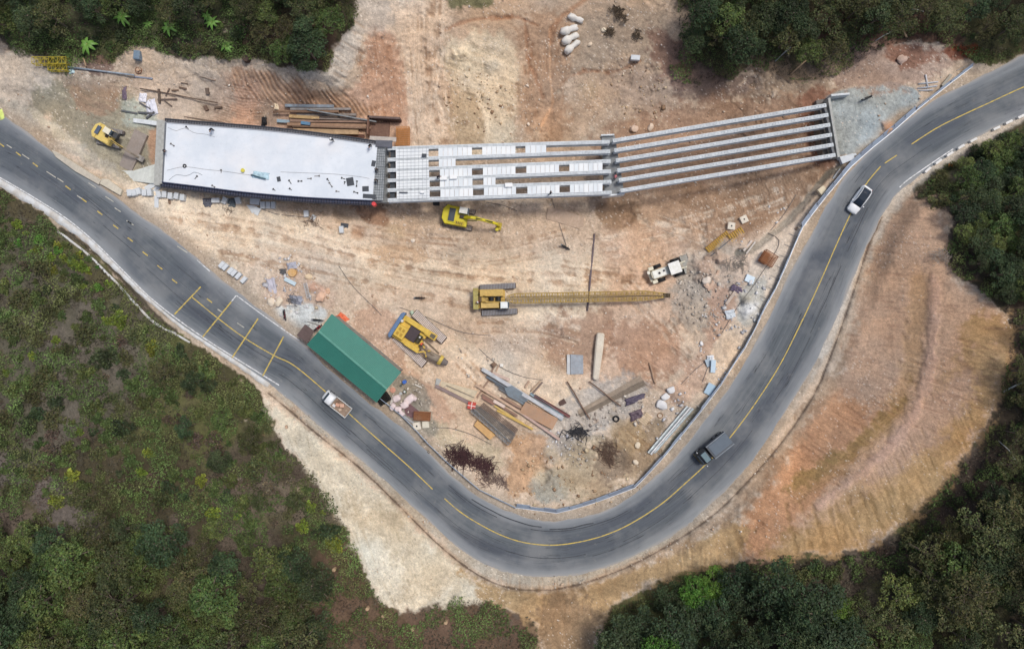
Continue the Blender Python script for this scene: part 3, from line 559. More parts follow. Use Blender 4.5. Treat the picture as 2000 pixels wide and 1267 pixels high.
def M(c, rough=.7, metal=0., var=.16, sc=1.6, dirt=0., dc=(120,96,78), spec=.4, bmp=.15, alpha=None):
    key = (tuple(c), rough, metal, var, sc, dirt, tuple(dc), spec)
    if key in MATS: return MATS[key]
    m, t, bs = base_mat('paint_%d_%d_%d' % tuple(c)); b = lin(c)
    n = nodes_noise(t, sc, 5); n2_ = nodes_noise(t, sc*7, 3)
    col = mixc(t, mrange(t, n.outputs[0], .3, .7, 0, 1), tuple(v*(1-var) for v in b), tuple(min(.88, v*(1+var)) for v in b))
    col = mixc(t, mrange(t, n2_.outputs[0], .35, .65, 0, var), col, tuple(v*.6 for v in b))
    if dirt:
        n3_ = nodes_noise(t, sc*1.7, 6, rough=.75); col = mixc(t, mrange(t, n3_.outputs[0], .42, .66, 0, dirt), col, lin(dc))
    t.links.new(col, bs.inputs['Base Color']); bs.inputs['Roughness'].default_value = rough; bs.inputs['Metallic'].default_value = metal
    bs.inputs['Specular IOR Level'].default_value = spec
    if bmp: bump(t, bs, n2_.outputs[0], bmp, .02)
    MATS[key] = m; return m
CONC = M((216,222,225), .9, dirt=.25, dc=(150,150,146)); CONC2 = M((178,180,176), .9, dirt=.4, dc=(140,134,124)); WCON = M((229,234,238), .85, var=.08, sc=.5, dirt=.12, dc=(206,212,216))
STEELG = M((120,128,134), .6, .4, dirt=.4, dc=(110,92,78)); RUST = M((136,92,66), .85, dirt=.5, dc=(90,62,50)); RUSTL = M((176,134,98), .85, dirt=.5, dc=(128,90,66))
YELLOW = M((214,184,62), .45, var=.1, dirt=.3, dc=(150,124,70)); YELB = M((206,192,40), .35, var=.05, dirt=.1, dc=(150,130,50)); YELD = M((198,164,82), .6, var=.12, dirt=.45, dc=(130,104,66))
DARK = M((46,46,50), .7); BLACK = M((24,25,28), .6, var=.1); TRACK = M((150,140,136), .8, .3, dirt=.5, dc=(170,150,132)); GLASS = M((58,72,84), .08, 0, var=.05, spec=.9, bmp=0)
WHITEP = M((232,236,240), .3, var=.03, dirt=.06, dc=(190,186,178)); WOOD = M((188,160,128), .85, dirt=.4, dc=(130,104,84)); WOODD = M((132,108,90), .9, dirt=.5, dc=(94,76,66)); RUBBER = M((34,34,36), .8)
def setp(o, label=None, cat=None, group=None, kind=None):
    if cat and not kind: kind = 'thing'
    if label: o['label'] = label
    if cat: o['category'] = cat
    if group: o['group'] = group
    if kind: o['kind'] = kind
    return o
def part(parent, name, mb, m, bevel=0, smooth=False, label=None):
    me = mb.mesh(name) if isinstance(mb, MB) else mb
    if smooth: smooth_all(me)
    o = link(name, me, parent, m)
    if bevel:
        b = o.modifiers.new('bevel', 'BEVEL'); b.width = bevel; b.segments = 2; b.limit_method = 'ANGLE'; b.angle_limit = rad(40)
    if label: o['label'] = label
    return o
def thing(name, label, cat, loc, ang=0, group=None):
    o = link(name, None); o.location = loc; o.rotation_euler = (0, 0, ang); return setp(o, label, cat, group)
def solo(name, label, cat, mb, m, loc=(0, 0, 0), ang=0, group=None, bevel=0, smooth=False):
    o = part(None, name, mb, m, bevel, smooth); o.location = loc; o.rotation_euler = (0, 0, ang); return setp(o, label, cat, group)
def kids(o): return [c for c in bpy.data.objects if c.parent == o]
def copy_tree(o, parent=None, ch=None):
    c = o.copy(); COL.objects.link(c); c.parent = parent
    for k in list(o.children): copy_tree(k, c)
    return c
def pang(a, b): return math.atan2(-(b[1]-a[1]), b[0]-a[0])
# ---------------------------------------------------------------- foliage
def leaf_mat(name, c, trans=.25):
    m, t, bs = base_mat(name); at = t.nodes.new('ShaderNodeVertexColor'); at.layer_name = 'tint'
    oi = t.nodes.new('ShaderNodeObjectInfo'); r = mrange(t, oi.outputs['Random'], 0, 1, .72, 1.28)
    c1 = mixc(t, 1, at.outputs[0], lin(c), 'MULTIPLY'); c2 = mixc(t, 1, c1, r, 'MULTIPLY')
    hs = t.nodes.new('ShaderNodeHueSaturation'); mt = t.nodes.new('ShaderNodeMath'); mt.operation = 'FRACT'
    m2 = t.nodes.new('ShaderNodeMath'); m2.operation = 'MULTIPLY'; t.links.new(oi.outputs['Random'], m2.inputs[0]); m2.inputs[1].default_value = 7.31; t.links.new(m2.outputs[0], mt.inputs[0])
    t.links.new(mrange(t, mt.outputs[0], 0, 1, .47, .525), hs.inputs['Hue']); t.links.new(c2, hs.inputs['Color'])
    t.links.new(hs.outputs[0], bs.inputs['Base Color']); bs.inputs['Roughness'].default_value = .65; bs.inputs['Specular IOR Level'].default_value = .25
    tr = t.nodes.new('ShaderNodeBsdfTranslucent'); t.links.new(hs.outputs[0], tr.inputs[0]); mx = t.nodes.new('ShaderNodeMixShader'); mx.inputs[0].default_value = trans
    t.links.new(bs.outputs[0], mx.inputs[1]); t.links.new(tr.outputs[0], mx.inputs[2]); t.links.new(mx.outputs[0], t.nodes['Material Output'].inputs[0]); return m
def leaves(C, size, rng, upbias=.7, aspect=.5, out=None):
    """diamond leaves at centres C; returns verts, faces"""
    n = len(C); N = rng.normal(size=(n, 3)); N[:, 2] = np.abs(N[:, 2])+upbias
    if out is not None: N += out
    N /= np.linalg.norm(N, axis=1)[:, None]; A = np.cross(N, rng.normal(size=(n, 3))); A /= np.linalg.norm(A, axis=1)[:, None]; B = np.cross(N, A)
    s = (size*rng.uniform(.6, 1.35, n))[:, None]; A = A*s; B = B*s*aspect
    V = np.stack([C-A*.5, C+B*.5, C+A*.5, C-B*.5], 1).reshape(-1, 3); F = np.arange(4*n).reshape(n, 4); return V, F
def crown_mesh(name, seed, R, Hh, nclump, per, leaf, z0, spread=1.0, flat=.6, tint=.25, clr=.3, m=None):
    """R radius, Hh height of the crown; clumps of leaf sized faces around limb ends, gaps between"""
    rng = np.random.default_rng(seed); cs = []
    for i in range(nclump):
        a = i*2.399+rng.uniform(-.4, .4); q = math.sqrt((i+.5)/nclump)*spread; r = R*q*rng.uniform(.8, 1.1)
        z = z0+Hh*(1-q**2)*rng.uniform(.55, 1.0)+Hh*.15*rng.uniform(-1, 1); cs.append((r*math.cos(a), r*math.sin(a), z, R*clr*rng.uniform(.65, 1.25)))
    C, T = [], []
    for x, y, z, r in cs:
        k = int(per*(r/(R*clr))**2); d = rng.normal(size=(k, 3)); d /= np.linalg.norm(d, axis=1)[:, None]; q = rng.uniform(.35, 1.08, k)[:, None]**.6
        C.append(d*q*np.array([r, r, r*flat])+np.array([x, y, z])); T.append(np.full(k, rng.uniform(1-tint*1.5, 1+tint*1.5)))
    C = np.concatenate(C); T = np.concatenate(T)*rng.uniform(.6, 1.45, len(C))
    V, F = leaves(C, leaf*1.22, rng); me = fast_mesh(name, V, F)
    g = T[:, None]*np.stack([1+rng.normal(0, .1, len(T)), np.ones(len(T)), 1+rng.normal(0, .12, len(T))], 1); set_col(me, np.repeat(np.clip(g, .2, 2), 4, 0))
    if m: me.materials.append(m)
    return me, cs
def trunk_mesh(name, cs, h, r, m, z0=0):
    b = MB(); rr = random.Random(len(cs)); top = Vector((rr.uniform(-.2, .2), rr.uniform(-.2, .2), h))
    b.tube([(0, 0, z0-.8), (0.05, 0, h*.35), top*.72, top], r, 7)
    for i, (x, y, z, _) in enumerate(cs[::2]):
        s0 = Vector((top.x*.5, top.y*.5, h*(.4+.45*rr.random()))); e = Vector((x, y, z)); mid = (s0+e)/2+Vector((0, 0, .25)); b.tube([s0, mid, e], r*.33, 5)
    me = b.mesh(name); me.materials.append(m); return me
BARK = M((120,108,96), .95)
LM = {'dark': leaf_mat('leaf_dark', (66,80,54)), 'mid': leaf_mat('leaf_mid', (90,105,60)), 'olive': leaf_mat('leaf_olive', (86,90,58)), 'blue': leaf_mat('leaf_bluish', (68,84,60)), 'bright': leaf_mat('leaf_bright', (92,132,58)), 'dry': leaf_mat('leaf_dry', (104,92,78)), 'lime': leaf_mat('leaf_lime', (132,146,62))}
TREES = {}
for kind, seed, R, Hh, nc, per, leaf, h, cr in (('dark', 1, 3.0, 2.6, 26, 95, .27, 6.0, .27), ('mid', 2, 2.6, 2.2, 24, 90, .25, 5.0, .29), ('olive', 3, 3.2, 2.8, 30, 80, .25, 6.5, .25), ('blue', 4, 2.9, 2.4, 26, 90, .27, 5.5, .28), ('bright', 5, 2.8, 2.4, 26, 110, .24, 5.5, .29), ('dark', 6, 2.2, 3.0, 18, 90, .25, 7.0, .3), ('olive', 7, 2.4, 2.0, 17, 75, .24, 5.0, .28)):
    me, cs = crown_mesh('crown', seed, R, Hh, nc, per, leaf, h-Hh*.7, clr=cr, m=LM[kind]); tm = trunk_mesh('trunk', cs, h, .14, BARK)
    TREES.setdefault(kind, []).append((me, tm))
SHR = {}
for kind, seed, R, Hh, nc, per, leaf, cr in (('dark', 11, 1.0, .7, 9, 60, .22, .42), ('mid', 12, .9, .6, 8, 60, .2, .42), ('olive', 13, 1.1, .6, 10, 50, .2, .4), ('blue', 14, .9, .6, 8, 55, .2, .42), ('bright', 15, .8, .6, 8, 60, .2, .45), ('lime', 16, .9, .5, 9, 60, .2, .42), ('dry', 17, .9, .5, 9, 45, .18, .45), ('dark', 18, 1.3, .9, 13, 60, .22, .36)):
    me, cs = crown_mesh('shrub', seed, R, Hh, nc, per, leaf, .25, clr=cr, m=LM[kind]); SHR.setdefault(kind, []).append(me)
KW = {'dark': 'dark green', 'mid': 'green', 'olive': 'olive green', 'blue': 'bluish green', 'bright': 'bright green', 'lime': 'yellow green', 'dry': 'dry brown'}
def inpoly(x, y, poly):
    c = False; n = len(poly)
    for i in range(n):
        x1, y1 = poly[i]; x2, y2 = poly[(i+1) % n]
        if (y1 > y) != (y2 > y) and x < (x2-x1)*(y-y1)/(y2-y1)+x1: c = not c
    return c
def scatter(poly, gap, seed, maxn=999):
    rr = random.Random(seed); xs = [p[0] for p in poly]; ys = [p[1] for p in poly]; out = []
    for k in range(int((max(xs)-min(xs))*(max(ys)-min(ys))/gap/gap*6)):
        x = rr.uniform(min(xs), max(xs)); y = rr.uniform(min(ys), max(ys))
        if inpoly(x, y, poly) and all((x-a)**2+(y-b)**2 > gap*gap for a, b in out): out.append((x, y))
        if len(out) >= maxn: break
    return out
def clear_of(x, y, r):
    i = int((x-C0)/CS); j = int((y-C0)/CS)
    return CROAD[i, j] > r and sdSITE[i, j] > r*.6
WOODS = [  # polygon, spacing, kinds, scale range, place phrase
 ([(-30,-30),(470,-30),(480,30),(300,40),(160,60),(40,80),(-30,60)], 34, ('dark','mid','dark','olive'), (.6,.95), 'in the wood at the north-west corner above the yellow mast'),
 ([(470,-30),(720,-30),(690,40),(650,80),(640,128),(560,120),(500,70)], 34, ('olive','dark','mid','olive'), (.7,1.0), 'above the dug bank north of the white deck'),
 ([(1320,-30),(1740,-30),(1720,60),(1650,110),(1560,130),(1480,95),(1400,120),(1340,90)], 34, ('mid','olive','dark','dark'), (.7,1.1), 'in the wood north of the bare girders'),
 ([(1740,-30),(2040,-30),(2040,70),(1960,100),(1880,70),(1780,50)], 36, ('olive','dark','olive'), (.6,.9), 'on the brown slope north of the eastern road'),
 ([(1870,330),(1990,260),(2050,280),(2050,600),(1960,580),(1890,520),(1860,440)], 25, ('mid','dark','mid','dark','blue'), (.55,.8), 'in the thicket east of the cut slope'),
 ([(1985,620),(2050,620),(2050,1000),(1900,1000),(1960,850)], 38, ('olive','dark','olive'), (.6,.9), 'on the dark slope east of the ochre cut'),
 ([(1770,1060),(1900,980),(2050,960),(2050,1300),(1640,1300),(1640,1190),(1720,1130)], 41, ('olive','dark','olive','mid'), (.6,1.25), 'in the dark wood at the south-east corner'),
 ([(1350,1130),(1440,1110),(1560,1120),(1640,1190),(1640,1300),(1380,1300),(1340,1210),(1240,1300),(1170,1300),(1190,1230),(1260,1150)], 34, ('blue','blue','dark','bright','blue'), (.8,1.25), 'in the lush wood south of the bend'),
 ([(-30,1010),(120,1040),(300,1000),(420,1020),(560,1050),(640,1120),(660,1300),(-30,1300)], 40, ('mid','dark','mid','olive'), (.6,1.2), 'in the wood on the south-western hillside'),
 ([(330,700),(480,790),(560,900),(600,1000),(480,1000),(380,860)], 60, ('mid','olive','dark'), (.5,.7), 'on the hillside between the road and the pale cut'),
]
nt_ = 0
for wi_, (poly, gap, kinds, sc, phrase) in enumerate(WOODS):
    rr = random.Random(100+wi_)
    for (x, y) in scatter(poly, gap, 40+wi_):
        if not clear_of(x, y, 14): continue
        kd = rr.choice(kinds); crown, trunk = rr.choice(TREES[kd]); s = rr.uniform(*sc)
        r = thing('tree', '%s leafy tree %s' % (KW[kd], phrase), 'tree', P3(x, y), rr.uniform(0, 6.3), '%s trees %s' % (KW[kd], phrase)); r.scale = (s, s, s*rr.uniform(.8, 1.1))
        link('crown', crown, r); link('trunk', trunk, r); nt_ += 1
SCRUB = [
 ([(-20,400),(60,440),(170,520),(250,610),(330,680),(440,740),(500,790),(560,900),(640,1010),(680,1080),(600,1040),(300,990),(-20,980)], 25, ('mid','olive','mid','lime','olive','mid','dark','dry'), (.5,1.5), 'on the hillside below the western road'),
 ([(-10,420),(40,440),(120,470),(200,520),(215,570),(150,560),(80,510),(-10,470)], 17, ('lime','bright','lime','mid'), (.5,1.0), 'in the bright green patch near the western road'),
 ([(60,90),(200,60),(460,50),(500,100),(420,110),(300,85),(150,112),(90,130)], 24, ('mid','dark','olive'), (.6,1.2), 'on the grassy bank behind the mast'),
 ([(1770,365),(1840,330),(1900,300),(1990,250),(1990,330),(1880,400),(1870,430)], 22, ('dark','olive','blue'), (.6,1.1), 'beside the white kerb blocks'),
 ([(1480,1100),(1600,1100),(1740,1060),(1800,1010),(1800,1060),(1700,1140),(1620,1180),(1540,1120)], 22, ('dark','olive','dry'), (.7,1.3), 'along the foot of the ochre cut slope'),
 ([(700,1130),(860,1190),(1040,1240),(1040,1290),(640,1290),(650,1140)], 30, ('dark','olive','dry','blue'), (.6,1.3), 'on the brown slope south of the cream cut'),
 ([(1960,640),(2010,700),(2000,860),(1900,960),(1850,970),(1930,840)], 26, ('dark','dry','olive'), (.7,1.3), 'along the east edge of the cut slope'),
 ([(1330,70),(1400,120),(1480,160),(1600,150),(1560,135),(1470,110),(1360,150)], 26, ('dark','olive','dry'), (.6,1.1), 'at the edge of the northern wood'),
]
ns_ = 0
for wi_, (poly, gap, kinds, sc, phrase) in enumerate(SCRUB):
    rr = random.Random(200+wi_)
    for (x, y) in scatter(poly, gap, 60+wi_):
        if not clear_of(x, y, 12) or ns_ > 295: continue
        kd = rr.choice(kinds); s = rr.uniform(*sc)
        o = link('shrub', rr.choice(SHR[kd])); o.location = P3(x, y, dz=-.1); o.rotation_euler = (0, 0, rr.uniform(0, 6.3)); o.scale = (s*rr.uniform(.8, 1.3), s, s*rr.uniform(.7, 1)); ns_ += 1
        setp(o, '%s shrub %s' % (KW[kd], phrase), 'shrub', '%s shrubs %s' % (KW[kd], phrase))
# low cover nobody could count: ferns, grass and dry litter over the slopes
def cover(name, label, n, seed, kinds, size, fn):
    rng = np.random.default_rng(seed); x = rng.uniform(-70, 2070, n*4); y = rng.uniform(-70, 1340, n*4)
    i = np.clip(((x-C0)/CS).astype(int), 0, CX.shape[0]-1); j = np.clip(((y-C0)/CS).astype(int), 0, CX.shape[1]-1)
    nn = fbm(x/28, y/28, seed, 4); big_ = fbm(x/110, y/110, seed+5, 3)
    ok = fn(x, y, sdSITE[i, j]+6*nn, CROAD[i, j], nn, big_); x, y, nn, big_ = (q[ok][:n] for q in (x, y, nn, big_))
    ix = np.clip(np.searchsorted(gx, x)-1, 0, len(gx)-2); iy = np.clip(np.searchsorted(gy, y)-1, 0, len(gy)-2); z = Z[ix, iy]
    hgt = np.abs(rng.normal(0, .22, len(x)))+np.clip(nn, 0, 1)*.7; z = z+hgt
    C = np.stack([(x-1000)*(H-z)/(H*S), (633.5-y)*(H-z)/(H*S), z], 1); V, F = leaves(C, size, rng, .9, .45)
    me = fast_mesh(name, V, F); t = (np.clip(1+.7*nn+.4*big_, .4, 2.0)*rng.uniform(.55, 1.5, len(x)))[:, None]
    br = .7*sstep(-.05, .5, fbm(x/50, y/50, seed+9, 4))[:, None]
    base = (1-br)*np.array([1., 1., 1.])+br*np.array([1.25, .86, 1.1]); set_col(me, np.repeat(t*base*np.array([1+rng.normal(0, .08), 1, 1]), 4, 0))
    o = link(name, me, m=LM[kinds]); setp(o, label, None, None, 'stuff')
cover('undergrowth', 'low green ferns and weeds covering the wooded slopes', 190000, 71, 'mid', .28, lambda x, y, s, r, n, b: (s > 5) & (r > 20) & (n > -.12) & ((x < 900) | (y < 300) | (n > .0)))
cover('dry_litter', 'brown dry grass and litter on the slopes', 90000, 72, 'dry', .26, lambda x, y, s, r, n, b: (s > 3) & (r > 18) & (n < .25))
cover('grass', 'thin grass on the north-west bank behind the yellow mast', 30000, 73, 'bright', .17, lambda x, y, s, r, n, b: (s > 4) & (x < 520) & (y > 20) & (y < 150) & (n > -.4))
# banana plants with arching leaves
BAN = M((104,146,64), .5, var=.15); BSTEM = M((150,150,84), .7)
def banana(px, py, s, label, seed):
    rr = random.Random(seed); r = thing('banana_plant', label, 'banana plant', P3(px, py), 0, None); s *= .62+.3*rr.random(); r.scale = (s, s, s)
    part(r, 'stem', MB().cyl((0, 0, -.3), (0, 0, 1.2), .14, .09, 8), BSTEM)
    for k in range(8):
        a = k*.8+rr.uniform(-.25, .25); L = rr.uniform(1.2, 2.0); V = []; 
        for i in range(8):
            t = i/7; d = L*t; z = 1.1+1.0*t-1.5*t*t; w = .26*math.sin(math.pi*min(1, t*.95+.05))**.6
            ca, sa = math.cos(a), math.sin(a)
            for q, dz_ in ((-1, -.07), (0, 0), (1, -.07)): V.append((ca*d-sa*w*q, sa*d+ca*w*q, z+dz_))
        part(r, 'leaf', MB().add(V, [(i*3+j, i*3+j+1, i*3+j+4, i*3+j+3) for i in range(7) for j in (0, 1)]), BAN, smooth=True)
for i, (x, y, s, l) in enumerate([(244,38,.95,'bright banana plant standing alone, westernmost on the north-west bank'),(291,50,.7,'small spindly banana plant, second from the west on the bank'),(334,58,.85,'banana plant with drooping leaves in the middle of the bank'),(345,26,.45,'tiny banana seedling above the middle of the bank'),(408,36,.85,'upper banana plant of the close pair on the bank'),(418,48,.9,'lower banana plant of the close pair on the bank'),(178,92,1.1,'dark spiky banana clump just above the yellow mast'),(445,94,1.0,'banana plant close to the dark water drum'),(546,104,.9,'vivid green banana plant at the lip of the dug pit')]): banana(x, y, s, l, i)
# felled trunks, stumps and bare leaning stems
for i, (a, b, r_, l) in enumerate([((1747,40),(1771,73),.14,'pale fallen trunk on the red slope near the north-east road'),((1710,80),(1742,62),.08,'thin grey fallen stem beside the red slope'),((1514,120),(1545,92),.10,'bare stem leaning beyond the girders'),((1544,146),(1575,118),.12,'pale stem leaning at the edge of the northern wood'),((1770,20),(1804,23),.07,'thin fallen branch high on the brown slope'),((1960,765),(2000,745),.12,'grey fallen branch on the eastern slope'),((1950,860),(1985,900),.07,'bare stem leaning over the south-east slope'),((160,110),(168,130),.12,'short pale log beside the yellow mast')]):
    A = P3(*a, dz=.15); B = P3(*b, dz=.5); solo('fallen_trunk', l, 'fallen trunk', MB().tube([A, (A+B)/2+Vector((.1, .15, .12)), B], r_, 7), WOOD if i in (0, 3, 7) else CONC2, smooth=True)
for x, y, l in ((653,1111,'cut tree stump on the brown slope, uppermost of four'),(718,1187,'cut tree stump by the thin crack below the cream cut'),(749,1201,'small cut stump south of the cream cut'),(806,1227,'lowest cut stump on the brown slope'),(871,1214,'cut stump under the dry strip south of the bend')):
    solo('tree_stump', l, 'stump', MB().cyl((0, 0, -.3), (0, 0, .35), .3, .26, 12), WOOD, P3(x, y), bevel=.02)
# ---------------------------------------------------------------- things laid out on the ground
def barm(a, b, w, h, lift=0, za=None, zb=None):
    A = P3(a[0], a[1], za, lift+h/2); B = P3(b[0], b[1], zb, lift+h/2); Mid = (A+B)/2; return A-Mid, B-Mid, Mid
def bar_thing(name, label, cat, a, b, w, h, m, lift=0, za=None, zb=None, group=None, kind='box', bevel=.01):
    A, B, Mid = barm(a, b, w, h, lift, za, zb); mb = MB()
    if kind == 'box': mb.bar(A, B, w, h)
    elif kind == 'pipe': mb.cyl(A, B, w/2, n=12); bevel = 0
    elif kind == 'ibeam':
        mb.bar(A+Vector((0, 0, h/2-.02)), B+Vector((0, 0, h/2-.02)), w, .04).bar(A-Vector((0, 0, h/2-.02)), B-Vector((0, 0, h/2-.02)), w, .04).bar(A, B, .03, h-.09)
    elif kind == 'channel':
        d = (B-A).normalized(); sd = d.cross(Vector((0, 0, 1))).normalized()
        mb.bar(A-Vector((0, 0, h/2-.02)), B-Vector((0, 0, h/2-.02)), w, .03).bar(A+sd*(w/2-.02), B+sd*(w/2-.02), .03, h).bar(A-sd*(w/2-.02), B-sd*(w/2-.02), .03, h)
    elif kind == 'log':
        d = B-A; mb.tube([A, A+d*.3+Vector((.03, .04, .02)), A+d*.7-Vector((.04, .02, 0)), B], w/2, 8)
    return solo(name, label, cat, mb, m, Mid, 0, group, bevel if kind == 'box' else 0, smooth=kind in ('pipe', 'log'))
def poly_thing(name, label, cat, pts, th, m, lift=0, bevel=.015, group=None, tilt=True):
    W = [P3(x, y, dz=lift) for x, y in pts]; c = sum(W, Vector())/len(W); zt = sum(w.z for w in W)/len(W)
    return solo(name, label, cat, MB().prism([(w.x-c.x, w.y-c.y) for w in W], -.25, lift+th), m, (c.x, c.y, zt-lift), 0, group, bevel)
def block(name, label, cat, x, y, sx, sy, h, deg, m, lift=0, group=None, z=None, hole=0, bevel=.03, rx=0):
    mb = MB().box(0, 0, h/2-.03, sx, sy, h+.06, 0, rx)
    o = solo(name, label, cat, mb, m, P3(x, y, z, lift), rad(deg), group, bevel)
    if hole:
        part(o, 'hole_shade', MB().cyl((0, 0, h-.02), (0, 0, h+.012), hole, n=12), BLACK)  # black disc on top stands in for the shade inside the hole
    return o
def cloth(name, label, cat, x, y, sx, sy, h, deg, m, seed, lift=0, n=22, ragged=.25):
    N = Noise(seed); V = []
    for i in range(n):
        for j in range(n):
            u = i/(n-1)*2-1; v = j/(n-1)*2-1; k = 1-ragged*(.5+.5*float(N(np.array([u*1.7+3]), np.array([v*1.7+3]))[0]))*max(abs(u), abs(v)); e = max(0, 1-max(abs(u), abs(v))**3)
            z = h*e*(.55+.45*float(N(np.array([u*3+8]), np.array([v*3+5]))[0]))+.03+h*.35*e*float(N(np.array([u*8]), np.array([v*6]))[0]); V.append((u*sx/2*k, v*sy/2*k, z))
    F = [(i*n+j, (i+1)*n+j, (i+1)*n+j+1, i*n+j+1) for i in range(n-1) for j in range(n-1)]
    o = solo(name, label, cat, MB().add(V, F), m, P3(x, y, dz=lift), rad(deg), None, 0, True)
    s = o.modifiers.new('thickness', 'SOLIDIFY'); s.thickness = .03; return o
# ---------------------------------------------------------------- bridge
ZT = 0.9
br = thing('bridge', 'unfinished concrete road bridge with a finished white deck and two bare girder spans', 'bridge', P3(740, 330, 0))
BO = br.location.copy()
def L(px, py, z): x, y = PXY(px, py, z); return (x-BO.x, y-BO.y, z-BO.z)
def girder(a, b, z=ZT, top=True, w=.56):
    A = Vector(L(*a, z)); B = Vector(L(*b, z)); d = (B-A).normalized(); s = d.cross(Vector((0, 0, 1))).normalized()
    prof = [(-w/2, 0), (w/2, 0), (w/2, -.16), (.1, -.3), (.1, -1.05), (.26, -1.2), (.26, -1.4), (-.26, -1.4), (-.26, -1.2), (-.1, -1.05), (-.1, -.3), (-w/2, -.16)]
    ring = lambda p: [p+s*x+Vector((0, 0, zz)) for x, zz in prof]
    g_ = part(br, 'girder', MB().loft([ring(A), ring(B)]), CONC)
    if top:
        st_ = MB(); Ln = (B-A).length; k = int(Ln/.5)
        for i in range(k):
            p = A+d*((i+.5)*Ln/k); st_.bar(p-s*w*.24+Vector((0, 0, .04)), p+s*w*.24+Vector((0, 0, .04)), .035, .08)
        st_.bar(A+s*w*.22+Vector((0, 0, .11)), B+s*w*.22+Vector((0, 0, .11)), .03, .03).bar(A-s*w*.22+Vector((0, 0, .11)), B-s*w*.22+Vector((0, 0, .11)), .03, .03)
        part(g_, 'stirrup', st_, M((200,206,210), .8))
MID0 = [289.5, 311.5, 332, 352, 371, 390.5]; MID1 = [277, 295.8, 314.7, 334.6, 355, 376]
RS = [(1197,275),(1200,294),(1203,313.5),(1206,333),(1209,352),(1212,372.5)]; RE = [(1614,205.5),(1618,224.4),(1621.5,243.5),(1625,263),(1628,282.5),(1632,302.5)]
MX0, MX1 = 757, 1191
def gy_(i, x): return MID0[i]+(MID1[i]-MID0[i])*(x-775)/(1190-775)
for i in range(6): girder((MX0, gy_(i, MX0)), (MX1+i*.8, gy_(i, MX1)))
for a, b in zip(RS, RE): girder(a, b)
runs = {0: [(773,837),(856,922),(941.5,1007),(1026,1067)], 1: [(773,837),(857,890)], 2: [(774,838),(859,922),(943,1007),(1028,1092),(1112,1177)], 3: [(774,839),(859,923),(944,968)], 4: [(775,839),(860,924),(945,1008),(1030,1093),(1113,1177)]}
rp = random.Random(9); PANM = [WCON, M((222,228,231), .85, var=.06, sc=.6), M((233,237,238), .85, var=.05, sc=.6)]
for i, rs in runs.items():
    for (a, b) in rs:
        if a < 780:
            q = [(a, gy_(i, a)+2.2), (b, gy_(i, b)+2.2), (b, gy_(i+1, b)-2.2), (a, gy_(i+1, a)-2.2)]; q = [L(x, y, ZT+.06)[:2] for x, y in q]
            part(br, 'deck_sheet', MB().prism(q, ZT-.02-BO.z, ZT+.07-BO.z), WCON); continue
        n = max(1, round((b-a)/9.2)); w = (b-a)/n
        for k in range(n):
            x0, x1 = a+k*w+.3, a+(k+1)*w-.3; q = [(x0, gy_(i, x0)+2.2), (x1, gy_(i, x1)+2.2), (x1, gy_(i+1, x1)-2.2), (x0, gy_(i+1, x0)-2.2)]
            q = [L(x, y, ZT+.06)[:2] for x, y in q]; part(br, 'deck_panel', MB().prism(q, ZT-.02-BO.z, ZT+.05+rp.uniform(0, .02)-BO.z), rp.choice(PANM))
# thin reinforcing grid over the first stretch of panels
gm = MB()
for k in range(8):
    x = 780+k*7.6; gm.bar(L(x, gy_(0, x), ZT+.17), L(x, gy_(5, x), ZT+.17), .03, .03)
for k in range(16):
    t = k/15*5; i = int(min(4, t)); f = t-i; y0 = gy_(i, 776)*(1-f)+gy_(i+1, 776)*f; y1 = gy_(i, 838)*(1-f)+gy_(i+1, 838)*f; gm.bar(L(776, y0, ZT+.2), L(838, y1, ZT+.2), .03, .03)
part(br, 'rebar_grid', gm, M((172,176,178), .8, .1))
# finished deck over the western span
NTH = catmull([(322,239),(420,247),(530,256),(640,269),(737,283)], 6); STH = catmull([(316,355),(400,365),(480,375),(600,385),(727,391)], 6)
zd = ZT+.3
deck = [L(x, y, zd)[:2] for x, y in NTH]+[L(x, y, zd)[:2] for x, y in STH[::-1]]
def deck_mat():
    m, t, bs = base_mat('wet_white_concrete'); n = nodes_noise(t, .35, 5); n2_ = nodes_noise(t, 1.6, 6, rough=.7); n3_ = nodes_noise(t, .12, 3)
    c = mixc(t, mrange(t, n.outputs[0], .35, .65, 0, 1), lin((209,217,225)), lin((223,229,235)))
    c = mixc(t, mrange(t, n2_.outputs[0], .54, .72, 0, .4), c, lin((190,199,206))); c = mixc(t, mrange(t, n3_.outputs[0], .5, .7, 0, .35), c, lin((236,230,226)))
    t.links.new(c, bs.inputs['Base Color']); bs.inputs['Roughness'].default_value = .7; bump(t, bs, n2_.outputs[0], .1, .02); return m
part(br, 'deck_slab', MB().prism(deck, ZT+.02-BO.z, zd-BO.z), deck_mat(), .03)
for f in (.08, .3, .5, .7, .92):
    girder((318+2, 242+f*112), (742, 287+f*102), ZT, top=False)
def strip(name, path, off0, off1, z0, z1, m, label=None):
    P = np.array(resample(path, 12)); T = np.gradient(P, axis=0); T /= np.hypot(*T.T)[:, None]; N = np.c_[T[:, 1], -T[:, 0]]
    a = [L(*(p+n_*off0), z1)[:2] for p, n_ in zip(P, N)]; b = [L(*(p+n_*off1), z1)[:2] for p, n_ in zip(P, N)]
    mb = MB()
    for i in range(len(a)-1): mb.prism([a[i], a[i+1], b[i+1], b[i]], z0-BO.z, z1-BO.z)
    return part(br, name, mb, m, label=label)
strip('edge_formwork', NTH, 1, 6.5, .75, .95, M((92,96,104), .8, dirt=.3), 'dark grey timber walkway along the deck edge')
strip('edge_formwork', STH, -8, -1, .5, .9, M((54,64,88), .7, dirt=.3), 'navy blue formwork along the deck edge')
